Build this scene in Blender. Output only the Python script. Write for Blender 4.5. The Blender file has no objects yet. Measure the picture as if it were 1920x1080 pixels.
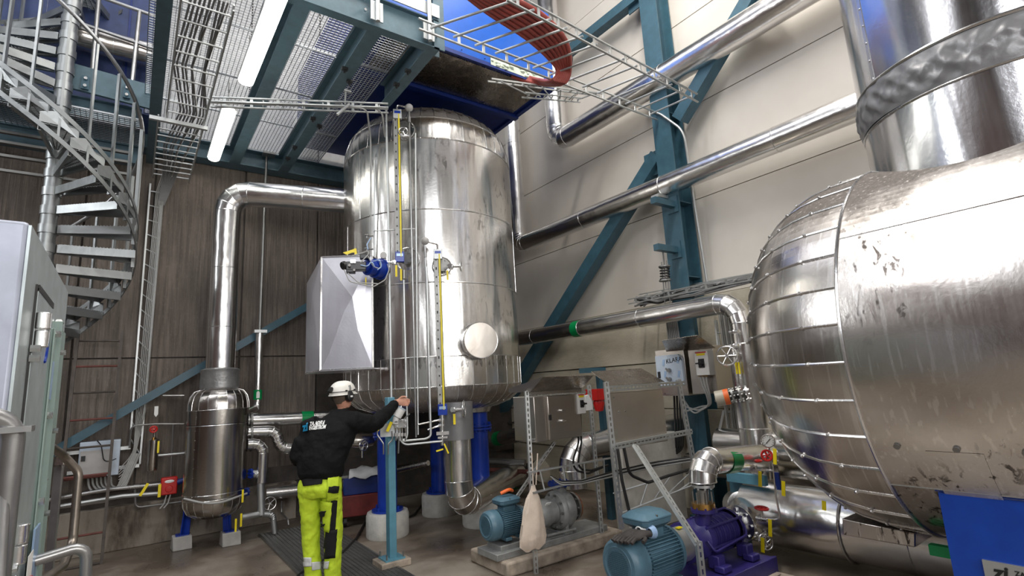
import bpy, bmesh, math, random
import numpy as np
from mathutils import Vector, Matrix
from mathutils.bvhtree import BVHTree
random.seed(7)
SC = bpy.context.scene
COL = SC.collection
PI = math.pi
rad = math.radians

# ---------------------------------------------------------------- camera
YAW, PITCH, ROLL = rad(36), rad(10.4), rad(-3.2)
FPX = 985.0
CAM = Vector((0, 0, 1.68))
cF = Vector((math.sin(YAW)*math.cos(PITCH), math.cos(YAW)*math.cos(PITCH), math.sin(PITCH)))
_r = Vector((math.cos(YAW), -math.sin(YAW), 0)); _u = _r.cross(cF)
cR = math.cos(ROLL)*_r + math.sin(ROLL)*_u
cU = -math.sin(ROLL)*_r + math.cos(ROLL)*_u
cam_data = bpy.data.cameras.new('camera'); cam = bpy.data.objects.new('camera', cam_data); COL.objects.link(cam)
cam_data.sensor_width = 36; cam_data.lens = FPX/1920*36; cam_data.clip_start = .05; cam_data.clip_end = 100
M = Matrix((( cR.x, cU.x, -cF.x, CAM.x), (cR.y, cU.y, -cF.y, CAM.y), (cR.z, cU.z, -cF.z, CAM.z), (0, 0, 0, 1)))
cam.matrix_world = M
SC.camera = cam

# a surveyed pixel of the photograph turned into a world point on a known plane
def ray(x, y): return cF + cR*((x-960)/FPX) - cU*((y-540)/FPX)
def onZ(x, y, z=0.0): d = ray(x, y); return CAM + d*((z-CAM.z)/d.z)
def onX(x, y, X): d = ray(x, y); return CAM + d*(X/d.x)
def onY(x, y, Y): d = ray(x, y); return CAM + d*(Y/d.y)
def atD(x, y, D): return CAM + ray(x, y)*D
def hor(x, y, H): d = ray(x, y); return CAM + d*(H/math.hypot(d.x, d.y))

# ---------------------------------------------------------------- world, lights, exposure
w = bpy.data.worlds.new('world'); SC.world = w; w.use_nodes = True
bg = w.node_tree.nodes['Background']; bg.inputs[0].default_value = (.75, .85, 1, 1); bg.inputs[1].default_value = .12
SC.view_settings.view_transform = 'Standard'
try: SC.view_settings.look = 'None'
except Exception: pass
SC.view_settings.gamma = 1.0; SC.view_settings.use_curve_mapping = False
SC.view_settings.exposure = 0.0
def point(loc, power, radius, col=(1, .96, .9)):
    l = bpy.data.lights.new('hall_lamp', 'POINT'); l.energy = power; l.shadow_soft_size = radius; l.color = col
    o = bpy.data.objects.new('hall_lamp', l); o.location = loc; COL.objects.link(o); return o
def area(loc, target, sx, sy, power, col=(1, .96, .9)):
    l = bpy.data.lights.new('hall_and_fill_light', 'AREA'); l.shape = 'RECTANGLE'; l.size = sx; l.size_y = sy; l.energy = power; l.color = col
    o = bpy.data.objects.new('hall_and_fill_light', l); o.location = loc; COL.objects.link(o)
    o.rotation_euler = (Vector(target)-Vector(loc)).to_track_quat('-Z', 'Y').to_euler(); return o
area((3.1, 2.4, 8.9), (4.4, 3.0, 0), .22, 3.4, 300)
area((.3, 2.6, 8.9), (2.4, 2.4, 0), .2, 2.6, 90)
area((-3.0, 3.2, 8.2), (2.2, 2.0, 1.0), .4, 3.2, 185, (.96, .97, 1))
area((-4.7, 6.2, 5.2), (2.6, 6.2, 2.8), .8, 3.2, 130, (.94, .97, 1))
area((-1.6, -3.6, 5.2), (2.2, 5.0, 1.2), 1.6, 3.0, 210, (.96, .97, 1))  # added soft fill behind the camera, lifts the dark lower parts
area((2.4, -4.8, 3.6), (3.0, 4.0, .6), 5.0, 2.6, 290, (1, .97, .93))  # added wide fill behind the camera, brightens floor and lower plant
area((1.0, 6.0, 8.9), (1.2, 6.0, 9.7), 2.4, 3.6, 150, (.96, .97, 1))

# ---------------------------------------------------------------- materials
MATS = {}
def nodes(name):
    m = bpy.data.materials.new(name); m.use_nodes = True; nt = m.node_tree
    MATS[name] = m
    return m, nt, nt.nodes['Principled BSDF']
def N(nt, t, **kw):
    n = nt.nodes.new(t)
    for k, v in kw.items():
        if k.startswith('i_'):
            n.inputs[int(k[2:])].default_value = v
        else: setattr(n, k, v)
    return n
def coords(nt, scale=(1, 1, 1), kind='Object', loc=(0, 0, 0), rot=(0, 0, 0)):
    tc = N(nt, 'ShaderNodeTexCoord'); mp = N(nt, 'ShaderNodeMapping')
    mp.inputs['Scale'].default_value = scale; mp.inputs['Location'].default_value = loc; mp.inputs['Rotation'].default_value = rot
    nt.links.new(tc.outputs[kind], mp.inputs[0]); return mp.outputs[0]
def noise(nt, vec, scale, detail=4, rough=.55, dist=0):
    n = N(nt, 'ShaderNodeTexNoise'); n.inputs['Scale'].default_value = scale; n.inputs['Detail'].default_value = detail
    n.inputs['Roughness'].default_value = rough; n.inputs['Distortion'].default_value = dist
    nt.links.new(vec, n.inputs['Vector']); return n.outputs[0]
def ramp(nt, fac, stops):
    r = N(nt, 'ShaderNodeValToRGB'); e = r.color_ramp.elements
    e[0].position, e[0].color = stops[0][0], (*stops[0][1], 1); e[1].position, e[1].color = stops[-1][0], (*stops[-1][1], 1)
    for p, c in stops[1:-1]:
        x = e.new(p); x.color = (*c, 1)
    nt.links.new(fac, r.inputs[0]); return r.outputs[0]
def bump(nt, b, h, strength, dist=.01, prev=None):
    n = N(nt, 'ShaderNodeBump'); n.inputs['Strength'].default_value = strength; n.inputs['Distance'].default_value = dist
    nt.links.new(h, n.inputs['Height'])
    if prev is not None: nt.links.new(prev, n.inputs['Normal'])
    nt.links.new(n.outputs[0], b.inputs['Normal']); return n.outputs[0]
def mathn(nt, op, a, b):
    n = N(nt, 'ShaderNodeMath', operation=op)
    for i, v in enumerate((a, b)):
        if isinstance(v, (int, float)): n.inputs[i].default_value = v
        else: nt.links.new(v, n.inputs[i])
    return n.outputs[0]
def mix(nt, f, a, b):
    n = N(nt, 'ShaderNodeMix', data_type='RGBA')
    if isinstance(f, (int, float)): n.inputs[0].default_value = f
    else: nt.links.new(f, n.inputs[0])
    for i, v in ((6, a), (7, b)):
        if isinstance(v, tuple): n.inputs[i].default_value = (*v, 1)
        else: nt.links.new(v, n.inputs[i])
    return n.outputs[2]

def plain(name, col, rough=.5, metal=0, var=.15, bscale=0, bstr=0, spec=None):
    m, nt, b = nodes(name)
    v = coords(nt)
    n = noise(nt, v, 9, 5)
    c0 = tuple(max(0, c*(1-var)) for c in col); c1 = tuple(min(1, c*(1+var)) for c in col)
    nt.links.new(ramp(nt, n, [(.3, c0), (.7, c1)]), b.inputs['Base Color'])
    b.inputs['Roughness'].default_value = rough; b.inputs['Metallic'].default_value = metal
    if spec is not None: b.inputs['Specular IOR Level'].default_value = spec
    if bstr: bump(nt, b, noise(nt, v, bscale, 3), bstr, .01)
    return m
def clad(name, col=(.72, .71, .69), r0=.14, r1=.34, wob=(1.2, 1.2, .35), wstr=.35, brown=0.0, marks=0.0, drops=False, streak=(1, 1, .04), top_dark=0.0):
    """polished aluminium / stainless sheet cladding: rolled streaks, oil-canning and small dents"""
    m, nt, b = nodes(name)
    b.inputs['Metallic'].default_value = 1
    info = N(nt, 'ShaderNodeObjectInfo')
    v = coords(nt)
    tint = ramp(nt, info.outputs['Random'], [(0, tuple(c*.84 for c in col)), (1, tuple(min(1, c*1.1) for c in col))])
    big = noise(nt, v, 1.7, 5, .6)
    if brown:
        tint = mix(nt, mathn(nt, 'MULTIPLY', ramp(nt, big, [(.35, (0, 0, 0)), (.7, (1, 1, 1))]), brown), tint, (.40, .34, .29))
    if marks:
        vs = coords(nt, (1, 1, .45)); n2 = noise(nt, vs, 17, 6, .62, .6)
        mask = mathn(nt, 'MULTIPLY', ramp(nt, n2, [(.56, (0, 0, 0)), (.62, (1, 1, 1))]), ramp(nt, noise(nt, v, 1.3, 2), [(.48, (0, 0, 0)), (.58, (1, 1, 1))]))
        tint = mix(nt, mathn(nt, 'MULTIPLY', mask, marks), tint, (.06, .05, .045))
    if drops:
        dn = noise(nt, coords(nt, (16, 16, .8)), 2.2, 3, .5)
        dm = ramp(nt, dn, [(.57, (0, 0, 0)), (.64, (1, 1, 1))])
        tint = mix(nt, mathn(nt, 'MULTIPLY', dm, .55), tint, (.9, .88, .85))
    if top_dark:  # matte brown on upward faces paints in the dark roof reflection
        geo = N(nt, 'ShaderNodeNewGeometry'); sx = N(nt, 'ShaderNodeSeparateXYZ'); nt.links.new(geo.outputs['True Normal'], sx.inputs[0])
        top_mask = ramp(nt, mathn(nt, 'ADD', sx.outputs[2], mathn(nt, 'MULTIPLY', mathn(nt, 'SUBTRACT', big, .5), .5)), [(top_dark, (0, 0, 0)), (min(.99, top_dark+.22), (1, 1, 1))])
        tint = mix(nt, top_mask, tint, ramp(nt, noise(nt, v, 45, 4), [(.4, (.095, .08, .068)), (.62, (.14, .12, .105)), (.7, (.42, .39, .36))]))
        nt.links.new(mathn(nt, 'SUBTRACT', 1.0, mathn(nt, 'MULTIPLY', top_mask, .92)), b.inputs['Metallic'])
    nt.links.new(tint, b.inputs['Base Color'])
    vst = coords(nt, streak); st = noise(nt, vst, 60, 3)
    rr = N(nt, 'ShaderNodeMapRange'); rr.inputs[3].default_value = r0; rr.inputs[4].default_value = r1
    nt.links.new(mathn(nt, 'ADD', mathn(nt, 'MULTIPLY', st, .5), mathn(nt, 'MULTIPLY', noise(nt, v, 5, 5), .5)), rr.inputs[0])
    ro = mathn(nt, 'ADD', rr.outputs[0], mathn(nt, 'MULTIPLY', top_mask, .4)) if top_dark else rr.outputs[0]
    nt.links.new(ro, b.inputs['Roughness'])
    p = bump(nt, b, noise(nt, coords(nt, wob), 2.6, 2, .4), wstr, .05)
    p = bump(nt, b, noise(nt, v, 38, 3), .05, .01, p)
    return m

clad('tank_cladding', (.80, .79, .77), .16, .32, (1.6, 1.6, .25), .55, .25, .5, top_dark=.5)
clad('pipe_cladding', (.84, .83, .82), .16, .32, (1.5, 1.5, 1.5), .25)
clad('big_tank_cladding', (.72, .69, .66), .17, .33, (.8, .35, .8), .35, .5, .95, True, top_dark=.52)
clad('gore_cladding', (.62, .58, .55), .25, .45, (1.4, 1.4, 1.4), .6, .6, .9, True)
clad('duct_cladding', (.84, .84, .86), .13, .26, (1.3, 1.3, .2), .5)
clad('vessel_steel', (.62, .59, .55), .14, .3, (1.4, 1.4, .15), .4, .25)
clad('box_sheet', (.86, .86, .94), .34, .5, (.8, .8, .5), .3)
clad('cabinet_steel', (.60, .57, .53), .22, .4, (1, 1, 1), .2, .4)
clad('bright_metal', (.82, .82, .82), .18, .34, (3, 3, 3), .04)
clad('gold_plate', (.42, .37, .31), .18, .36, (1.2, 1.2, 1.2), .5, .5)
clad('galvanised', (.60, .62, .62), .38, .6, (4, 4, 4), .1)
clad('dull_steel', (.30, .30, .29), .35, .6, (4, 4, 4), .1)
clad('grating_steel', (.42, .44, .46), .4, .65, (4, 4, 4), .1)
clad('stair_steel', (.33, .345, .345), .36, .56, (4, 4, 4), .1)
plain('teal_paint', (.040, .105, .145), .42, 0, .14, 30, .05)
plain('light_teal_paint', (.10, .27, .36), .4, 0, .12, 30, .05)
plain('beam_grey_green', (.085, .15, .185), .45, 0, .15)
plain('blue_paint', (.006, .035, .30), .3, 0, .15, 60, .05)
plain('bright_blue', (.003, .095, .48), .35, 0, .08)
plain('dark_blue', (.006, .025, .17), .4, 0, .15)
plain('sky_blue_panel', (.032, .052, .145), .5, 0, .2)
plain('motor_blue', (.070, .145, .195), .42, 0, .15, 40, .06)
plain('saddle_blue', (.004, .045, .31), .35, 0, .12)
plain('pump_purple', (.028, .022, .135), .38, 0, .2, 40, .06)
plain('pump_grey', (.24, .245, .24), .5, .2, .25, 40, .1)
plain('black_rubber', (.012, .012, .012), .5, 0, .2)
plain('black_plastic', (.015, .015, .016), .35, 0, .2)
plain('white_plastic', (.74, .73, .70), .4, 0, .04)
plain('grey_plastic', (.42, .41, .40), .45, 0, .06)
plain('beige_plastic', (.46, .42, .34), .4, 0, .06)
plain('cable_grey', (.20, .20, .20), .5, 0, .15)
plain('cable_light', (.38, .38, .37), .45, 0, .1)
plain('red_paint', (.50, .015, .012), .35, 0, .12)
plain('dark_red', (.16, .02, .018), .5, 0, .3)
plain('red_cable', (.30, .052, .040), .5, 0, .2)
plain('orange', (.85, .16, .03), .5, 0, .1)
plain('yellow', (.85, .68, .01), .4, 0, .08)
plain('gauge_yellow', (.75, .62, .04), .4, 0, .08)
plain('green_tape', (.0, .27, .075), .35, 0, .1)
plain('label_white', (.8, .8, .78), .45, 0, .03)
plain('rust', (.20, .08, .04), .7, .1, .4, 30, .2)
plain('rusty_red', (.16, .05, .04), .65, 0, .3, 30, .2)
plain('ladder_steel', (.085, .07, .06), .6, .3, .3)
plain('brass', (.55, .32, .10), .35, 1, .1)
plain('insulation', (.62, .70, .58), .9, 0, .25, 30, .8)
plain('silver_wrap', (.30, .30, .30), .42, .65, .2, 14, .6)
plain('canvas_wrap', (.20, .20, .205), .40, .3, .06, 30, .15)
plain('concrete', (.42, .34, .31), .85, 0, .25, 40, .25)
plain('pale_concrete', (.50, .48, .44), .8, 0, .12, 40, .15)
plain('foot_concrete', (.46, .45, .42), .85, 0, .2, 40, .3)
plain('plinth_concrete', (.33, .275, .22), .85, 0, .38, 14, .4)
plain('cast_block', (.45, .44, .42), .8, 0, .12, 40, .2)
plain('fg_galv', (.42, .47, .48), .42, .45, .14, 6, .05)
plain('fg_green', (.27, .36, .335), .45, .1, .08)
plain('fg_front', (.36, .385, .46), .45, .3, .12)
plain('rail_steel', (.34, .34, .34), .32, .8, .15, 30, .04)
plain('hand_rail', (.23, .20, .17), .35, .8, .25)
plain('sack', (.62, .52, .43), .85, 0, .12, 20, .5)
plain('gloves', (.035, .03, .028), .8, 0, .3, 30, .4)
plain('skin', (.55, .27, .18), .5, 0, .08)
plain('hair', (.10, .07, .05), .7, 0, .3)
plain('helmet_white', (.78, .76, .71), .35, 0, .06)
plain('jacket_black', (.0035, .0035, .004), .8, 0, .3, 16, .7, spec=.22)
plain('hivis', (.47, .62, .022), .75, 0, .12, 22, .5)
plain('trouser_black', (.009, .009, .010), .8, 0, .3, 9, .4, spec=.25)
plain('reflective', (.55, .56, .55), .4, .1, .1)
plain('paper', (.60, .60, .60), .6, 0, .06, 8, .3)
plain('logo_blue', (.01, .22, .42), .5, 0, .02)
plain('ink_blue', (.03, .05, .18), .5, 0, .02)
plain('ink_black', (.01, .01, .01), .5, 0, .02)
plain('film', (.52, .60, .70), .25, .1, .06)
plain('film_blue', (.33, .47, .68), .3, .2, .08)
plain('brown_wall', (.060, .032, .024), .8, 0, .3, 10, .2)
plain('hall_wall', (.60, .59, .57), .8, 0, .1)
plain('dark_roof', (.10, .10, .11), .8, 0, .2)
plain('roof', (.72, .74, .78), .8, 0, .08)
m, nt, b = nodes('tube_light'); b.inputs['Base Color'].default_value = (1, 1, 1, 1); b.inputs['Emission Color'].default_value = (1, .98, .9, 1); b.inputs['Emission Strength'].default_value = 14
plain('lamp_case', (.6, .6, .58), .4)

# dark vertically ribbed, weather stained concrete of the back wall
m, nt, b = nodes('ribbed_concrete')
v = coords(nt, kind='Object')
st = noise(nt, coords(nt, (1, 1, .05)), 26, 4, .6)
sp = noise(nt, coords(nt, (1, 1, .25)), 70, 3, .6)
bigs = noise(nt, v, .8, 5, .6)
c = ramp(nt, st, [(.3, (.095, .078, .064)), (.55, (.185, .152, .128)), (.8, (.26, .215, .18))])
c = mix(nt, mathn(nt, 'MULTIPLY', ramp(nt, sp, [(.55, (0, 0, 0)), (.68, (1, 1, 1))]), .45), c, (.26, .22, .19))
c = mix(nt, mathn(nt, 'MULTIPLY', ramp(nt, bigs, [(.4, (0, 0, 0)), (.65, (1, 1, 1))]), .6), c, (.055, .045, .038))
nt.links.new(c, b.inputs['Base Color']); b.inputs['Roughness'].default_value = .8
p = bump(nt, b, noise(nt, coords(nt, (1, 1, .02)), 40, 2), .7, .02); bump(nt, b, sp, .4, .01, p)
# darker concrete for the same wall's plinth band and low right panels
m, nt, b = nodes('dark_concrete'); v = coords(nt)
n = noise(nt, v, 5, 7, .65)
nt.links.new(ramp(nt, n, [(.3, (.035, .030, .026)), (.7, (.085, .072, .062))]), b.inputs['Base Color']); b.inputs['Roughness'].default_value = .7
bump(nt, b, noise(nt, v, 60, 4), .35, .01)
# kerb
m, nt, b = nodes('kerb_concrete'); v = coords(nt)
n = noise(nt, coords(nt, (1, 1, .35)), 3.2, 6, .62)
nt.links.new(ramp(nt, n, [(.36, (.075, .055, .04)), (.5, (.25, .215, .175)), (.75, (.36, .33, .28))]), b.inputs['Base Color']); b.inputs['Roughness'].default_value = .75
bump(nt, b, noise(nt, v, 40, 4), .3, .01)
# off white sandwich panels
m, nt, b = nodes('wall_panel'); v = coords(nt)
nt.links.new(ramp(nt, noise(nt, v, 1.2, 3), [(.3, (.60, .56, .505)), (.7, (.68, .64, .58))]), b.inputs['Base Color']); b.inputs['Roughness'].default_value = .55
bump(nt, b, noise(nt, coords(nt, (1, .06, 1)), 60, 2), .05, .005)
# board marked beige concrete below them
m, nt, b = nodes('beige_concrete')
n = noise(nt, coords(nt, (1, .35, 1)), 2.2, 7, .65)
nt.links.new(ramp(nt, n, [(.3, (.36, .32, .25)), (.55, (.58, .53, .42)), (.75, (.70, .65, .54))]), b.inputs['Base Color']); b.inputs['Roughness'].default_value = .8
bump(nt, b, noise(nt, coords(nt), 50, 4), .3, .01)
# wet stained floor
m, nt, b = nodes('wet_floor'); v = coords(nt)
n = noise(nt, v, .9, 8, .62, .4)
n2 = noise(nt, v, 6, 6, .6)
c = ramp(nt, n, [(.38, (.085, .066, .050)), (.5, (.17, .138, .108)), (.62, (.29, .255, .21))])
c = mix(nt, mathn(nt, 'MULTIPLY', n2, .35), c, (.15, .12, .095))
nt.links.new(c, b.inputs['Base Color'])
nt.links.new(ramp(nt, n, [(.38, (.22, .22, .22)), (.55, (.62, .62, .62))]), b.inputs['Roughness'])
bump(nt, b, noise(nt, v, 25, 6), .18, .01)
# woven hazard fabric etc.
def MT(n): return MATS[n]

# ---------------------------------------------------------------- geometry collector
def frame_of(d):
    d = Vector(d).normalized()
    up = Vector((0, 0, 1)) if abs(d.z) < .95 else Vector((0, 1, 0))
    s = d.cross(up).normalized(); u = s.cross(d).normalized()
    return d, s, u
class G:
    def __init__(s): s.v = []; s.f = []
    def add(s, v, f):
        k = len(s.v); s.v += [Vector(p) for p in v]; s.f += [tuple(i+k for i in q) for q in f]; return s
    def bx(s, x0, x1, y0, y1, z0, z1):
        v = [(x, y, z) for z in (z0, z1) for y in (y0, y1) for x in (x0, x1)]
        return s.add(v, [(0, 2, 3, 1), (4, 5, 7, 6), (0, 1, 5, 4), (2, 6, 7, 3), (0, 4, 6, 2), (1, 3, 7, 5)])
    def box(s, c, size, ax=None):
        c = Vector(c); ax = ax or (Vector((1, 0, 0)), Vector((0, 1, 0)), Vector((0, 0, 1)))
        h = [a*(k/2) for a, k in zip(ax, size)]
        v = [c+h[0]*i+h[1]*j+h[2]*k for k in (-1, 1) for j in (-1, 1) for i in (-1, 1)]
        return s.add(v, [(0, 2, 3, 1), (4, 5, 7, 6), (0, 1, 5, 4), (2, 6, 7, 3), (0, 4, 6, 2), (1, 3, 7, 5)])
    def bar(s, p0, p1, w, h, side=None):
        p0, p1 = Vector(p0), Vector(p1); d, a, u = frame_of(p1-p0)
        if side is not None:
            a = Vector(side); a = (a - d*a.dot(d)).normalized(); u = a.cross(d).normalized()
        return s.box((p0+p1)/2, ((p1-p0).length, w, h), (d, a, u))
    def hbeam(s, p0, p1, w, h, t=.012, side=None):
        """H section: flanges w wide, h apart"""
        p0, p1 = Vector(p0), Vector(p1); d, a, u = frame_of(p1-p0)
        if side is not None:
            a = Vector(side); a = (a - d*a.dot(d)).normalized(); u = a.cross(d).normalized()
        L = (p1-p0).length; c = (p0+p1)/2
        s.box(c+u*(h/2-t/2), (L, w, t), (d, a, u)); s.box(c-u*(h/2-t/2), (L, w, t), (d, a, u)); s.box(c, (L, t, h-2*t), (d, a, u)); return s
    def tube(s, pts, r, n=12, caps=True, closed=False):
        pts = [Vector(p) for p in pts]; k = len(pts)
        rs = r if isinstance(r, (list, tuple)) else [r]*k
        T = []
        for i in range(k):
            a = pts[(i-1) % k] if (closed or i > 0) else pts[i]; b_ = pts[(i+1) % k] if (closed or i < k-1) else pts[i]
            T.append((b_-a).normalized())
        _, sd, up = frame_of(T[0]); vs = []
        for i in range(k):
            d = T[i]; sd = (sd-d*sd.dot(d)).normalized(); up = sd.cross(d)
            sc = 1.0
            if 0 < i < k-1 or closed:
                c_ = (pts[i]-pts[(i-1) % k]).normalized().dot(d); sc = 1.0
            for j in range(n):
                t = 2*PI*j/n; vs.append(pts[i]+(sd*math.cos(t)+up*math.sin(t))*rs[i]*sc)
        fs = []
        for i in range(k if closed else k-1):
            for j in range(n):
                a, b_ = i*n+j, i*n+(j+1) % n; c_, d_ = ((i+1) % k)*n+(j+1) % n, ((i+1) % k)*n+j
                fs.append((a, b_, c_, d_))
        if caps and not closed:
            fs.append(tuple(range(n-1, -1, -1))); fs.append(tuple((k-1)*n+j for j in range(n)))
        return s.add(vs, fs)
    def cyl(s, p0, p1, r, r2=None, n=20, caps=True):
        return s.tube([p0, p1], [r, r if r2 is None else r2], n, caps)
    def lathe(s, prof, c, axis=(0, 0, 1), n=32, a0=0, a1=2*PI, ref=None):
        c = Vector(c); d, sd, up = frame_of(axis)
        if ref is not None: sd = Vector(ref); sd = (sd-d*sd.dot(d)).normalized(); up = d.cross(sd)
        full = abs(a1-a0-2*PI) < 1e-6; m_ = n if full else n+1; k = len(prof); vs = []
        for r, h in prof:
            for j in range(m_):
                t = a0+(a1-a0)*j/n; vs.append(c+d*h+(sd*math.cos(t)+up*math.sin(t))*max(r, 1e-4))
        fs = []
        for i in range(k-1):
            for j in range(n):
                j2 = (j+1) % m_
                fs.append((i*m_+j, i*m_+j2, (i+1)*m_+j2, (i+1)*m_+j))
        return s.add(vs, fs)
    def torus(s, c, axis, R, r, n=32, m_=8, a0=0, a1=2*PI):
        c = Vector(c); d, sd, up = frame_of(axis); full = abs(a1-a0-2*PI) < 1e-6
        pts = [c+(sd*math.cos(a0+(a1-a0)*i/n)+up*math.sin(a0+(a1-a0)*i/n))*R for i in range(n if full else n+1)]
        return s.tube(pts, r, m_, True, full)
    def sphere(s, c, r, n=14, m_=8, sc=(1, 1, 1)):
        c = Vector(c); vs = []; fs = []
        for i in range(m_+1):
            p = PI*i/m_
            for j in range(n):
                t = 2*PI*j/n; vs.append(c+Vector((r*sc[0]*math.sin(p)*math.cos(t), r*sc[1]*math.sin(p)*math.sin(t), r*sc[2]*math.cos(p))))
        for i in range(m_):
            for j in range(n): fs.append((i*n+j, (i+1)*n+j, (i+1)*n+(j+1) % n, i*n+(j+1) % n))
        return s.add(vs, fs)
    def prism(s, poly, thick):
        """polygon of 3-D points extruded by vector thick"""
        poly = [Vector(p) for p in poly]; k = len(poly); t = Vector(thick)
        return s.add(poly+[p+t for p in poly], [tuple(range(k-1, -1, -1)), tuple(range(k, 2*k))]+[(i, (i+1) % k, k+(i+1) % k, k+i) for i in range(k)])
    def loft(s, rings, n=20, caps=True):
        """rings: (centre, side_vec, front_vec[, power])"""
        vs = []; k = len(rings)
        for rg in rings:
            c, a, b_ = Vector(rg[0]), Vector(rg[1]), Vector(rg[2])
            for j in range(n):
                t = 2*PI*j/n; vs.append(c+a*math.cos(t)+b_*math.sin(t))
        fs = []
        for i in range(k-1):
            for j in range(n): fs.append((i*n+j, i*n+(j+1) % n, (i+1)*n+(j+1) % n, (i+1)*n+j))
        if caps: fs.append(tuple(range(n-1, -1, -1))); fs.append(tuple((k-1)*n+j for j in range(n)))
        return s.add(vs, fs)
    def mesh(s, name, mat, origin=(0, 0, 0), angle=38):
        o = Vector(origin); me = bpy.data.meshes.new(name)
        me.from_pydata([tuple(p-o) for p in s.v], [], s.f); me.validate(); me.update()
        bm = bmesh.new(); bm.from_mesh(me); bmesh.ops.recalc_face_normals(bm, faces=bm.faces); bm.to_mesh(me); bm.free()
        me.polygons.foreach_set('use_smooth', [True]*len(me.polygons)); me.set_sharp_from_angle(angle=rad(angle))
        me.materials.append(MT(mat)); return me
    def center_base(s):
        xs = [p.x for p in s.v]; ys = [p.y for p in s.v]; zs = [p.z for p in s.v]
        return Vector(((min(xs)+max(xs))/2, (min(ys)+max(ys))/2, min(zs)))

def org(o):
    v = Vector(o['_o']) if o is not None else Vector((0, 0, 0)); return v
def thing(name, label, cat, loc, group=None):
    o = bpy.data.objects.new(name, None); COL.objects.link(o); o.empty_display_size = .1
    o.location = Vector(loc); o['_o'] = tuple(Vector(loc)); o['label'] = label; o['category'] = cat
    if group: o['group'] = group
    return o
def part(name, g, mat, parent, label=None, kind=None, bevel=0, angle=38):
    """one mesh object in world coordinates parented to its thing or part"""
    og = org(parent); me = g.mesh(name, mat, og, angle)
    o = bpy.data.objects.new(name, me); COL.objects.link(o); o.parent = parent
    o['_o'] = tuple(og)
    if label: o['label'] = label
    if kind: o['kind'] = kind
    if bevel: bv = o.modifiers.new('bevel', 'BEVEL'); bv.width = bevel; bv.segments = 2; bv.limit_method = 'ANGLE'
    return o
def solo(name, g, mat, label, cat, group=None, kind=None, bevel=0):
    c = g.center_base(); me = g.mesh(name, mat, c)
    o = bpy.data.objects.new(name, me); COL.objects.link(o); o.location = c; o['_o'] = tuple(c)
    o['label'] = label; o['category'] = cat
    if group: o['group'] = group
    if kind: o['kind'] = kind
    if bevel: bv = o.modifiers.new('bevel', 'BEVEL'); bv.width = bevel; bv.segments = 2; bv.limit_method = 'ANGLE'
    return o
def struct(name, g, mat, parent=None, bevel=0):
    if parent is not None: return part(name, g, mat, parent, bevel=bevel)
    c = g.center_base(); me = g.mesh(name, mat, c); o = bpy.data.objects.new(name, me); COL.objects.link(o); o.location = c; o['_o'] = tuple(c)
    o['kind'] = 'structure'
    if bevel: bv = o.modifiers.new('bevel', 'BEVEL'); bv.width = bevel; bv.segments = 2; bv.limit_method = 'ANGLE'
    return o
def stem(name, loc):
    o = bpy.data.objects.new(name, None); COL.objects.link(o); o.location = loc; o['_o'] = tuple(Vector(loc)); o['kind'] = 'structure'; return o
def fillet(pts, r, seg=5):
    pts = [Vector(p) for p in pts]; out = [pts[0]]
    for i in range(1, len(pts)-1):
        a, p, b_ = pts[i-1], pts[i], pts[i+1]; u = (a-p).normalized(); v_ = (b_-p).normalized()
        ang = u.angle(v_)
        if ang > PI-.02: out.append(p); continue
        t = min(r/math.tan(ang/2), (a-p).length*.49, (b_-p).length*.49)
        p0, p1 = p+u*t, p+v_*t; rr = t*math.tan(ang/2)
        c = p+(u+v_).normalized()*(rr/math.sin(ang/2)); s0 = p0-c; s1 = p1-c; om = s0.angle(s1)
        for k in range(seg+1):
            f = k/seg; out.append(c+(s0*math.sin((1-f)*om)+s1*math.sin(f*om))/math.sin(om))
    out.append(pts[-1]); return out
def text_mesh(txt, size, shear=0.0, bold=0.0, align='LEFT'):
    cu = bpy.data.curves.new('t', 'FONT'); cu.body = txt; cu.size = size; cu.shear = shear; cu.offset = bold; cu.align_x = align; cu.resolution_u = 2
    cu.extrude = 0.0004
    o = bpy.data.objects.new('t', cu); COL.objects.link(o)
    dg = bpy.context.evaluated_depsgraph_get(); me = bpy.data.meshes.new_from_object(o.evaluated_get(dg))
    vs = [v.co.copy() for v in me.vertices]; fs = [tuple(p.vertices) for p in me.polygons]
    bpy.data.objects.remove(o); bpy.data.curves.remove(cu); bpy.data.meshes.remove(me)
    return vs, fs
def lettering(name, txt, size, origin, right, up, mat, parent, label=None, shear=0, bold=0, depth=.002, bvh=None, align='LEFT'):
    """flat print on a surface; with bvh it is wrapped onto the curved cloth under it"""
    vs, fs = text_mesh(txt, size, shear, bold, align); r, u = Vector(right).normalized(), Vector(up).normalized(); nrm = r.cross(u).normalized()
    g = G(); out = []
    for v_ in vs:
        p = Vector(origin)+r*v_.x+u*v_.y+nrm*(depth+v_.z)
        if bvh is not None:
            hit, hn, _, _ = bvh.ray_cast(p+nrm*.4, -nrm)
            if hit is not None: p = hit+nrm*.004
        out.append(p)
    g.add(out, fs); return part(name, g, mat, parent, label)
# ================================================================ the setting
XW, YW = 5.95, 8.35
g = G(); g.bx(-5, XW+.3, -6, YW+.4, -.1, 0); struct('floor', g, 'wet_floor')
g = G(); g.bx(-5, XW+.3, -6, YW+.4, 9.8, 9.9); struct('ceiling', g, 'dark_roof')
g = G()
g.bx(-1.2, 2.4, 3.0, 8.3, 9.70, 9.79); solo('roof_panel', g, 'roof', 'pale roof panel seen only through the platform gratings', 'roof panel')
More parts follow.
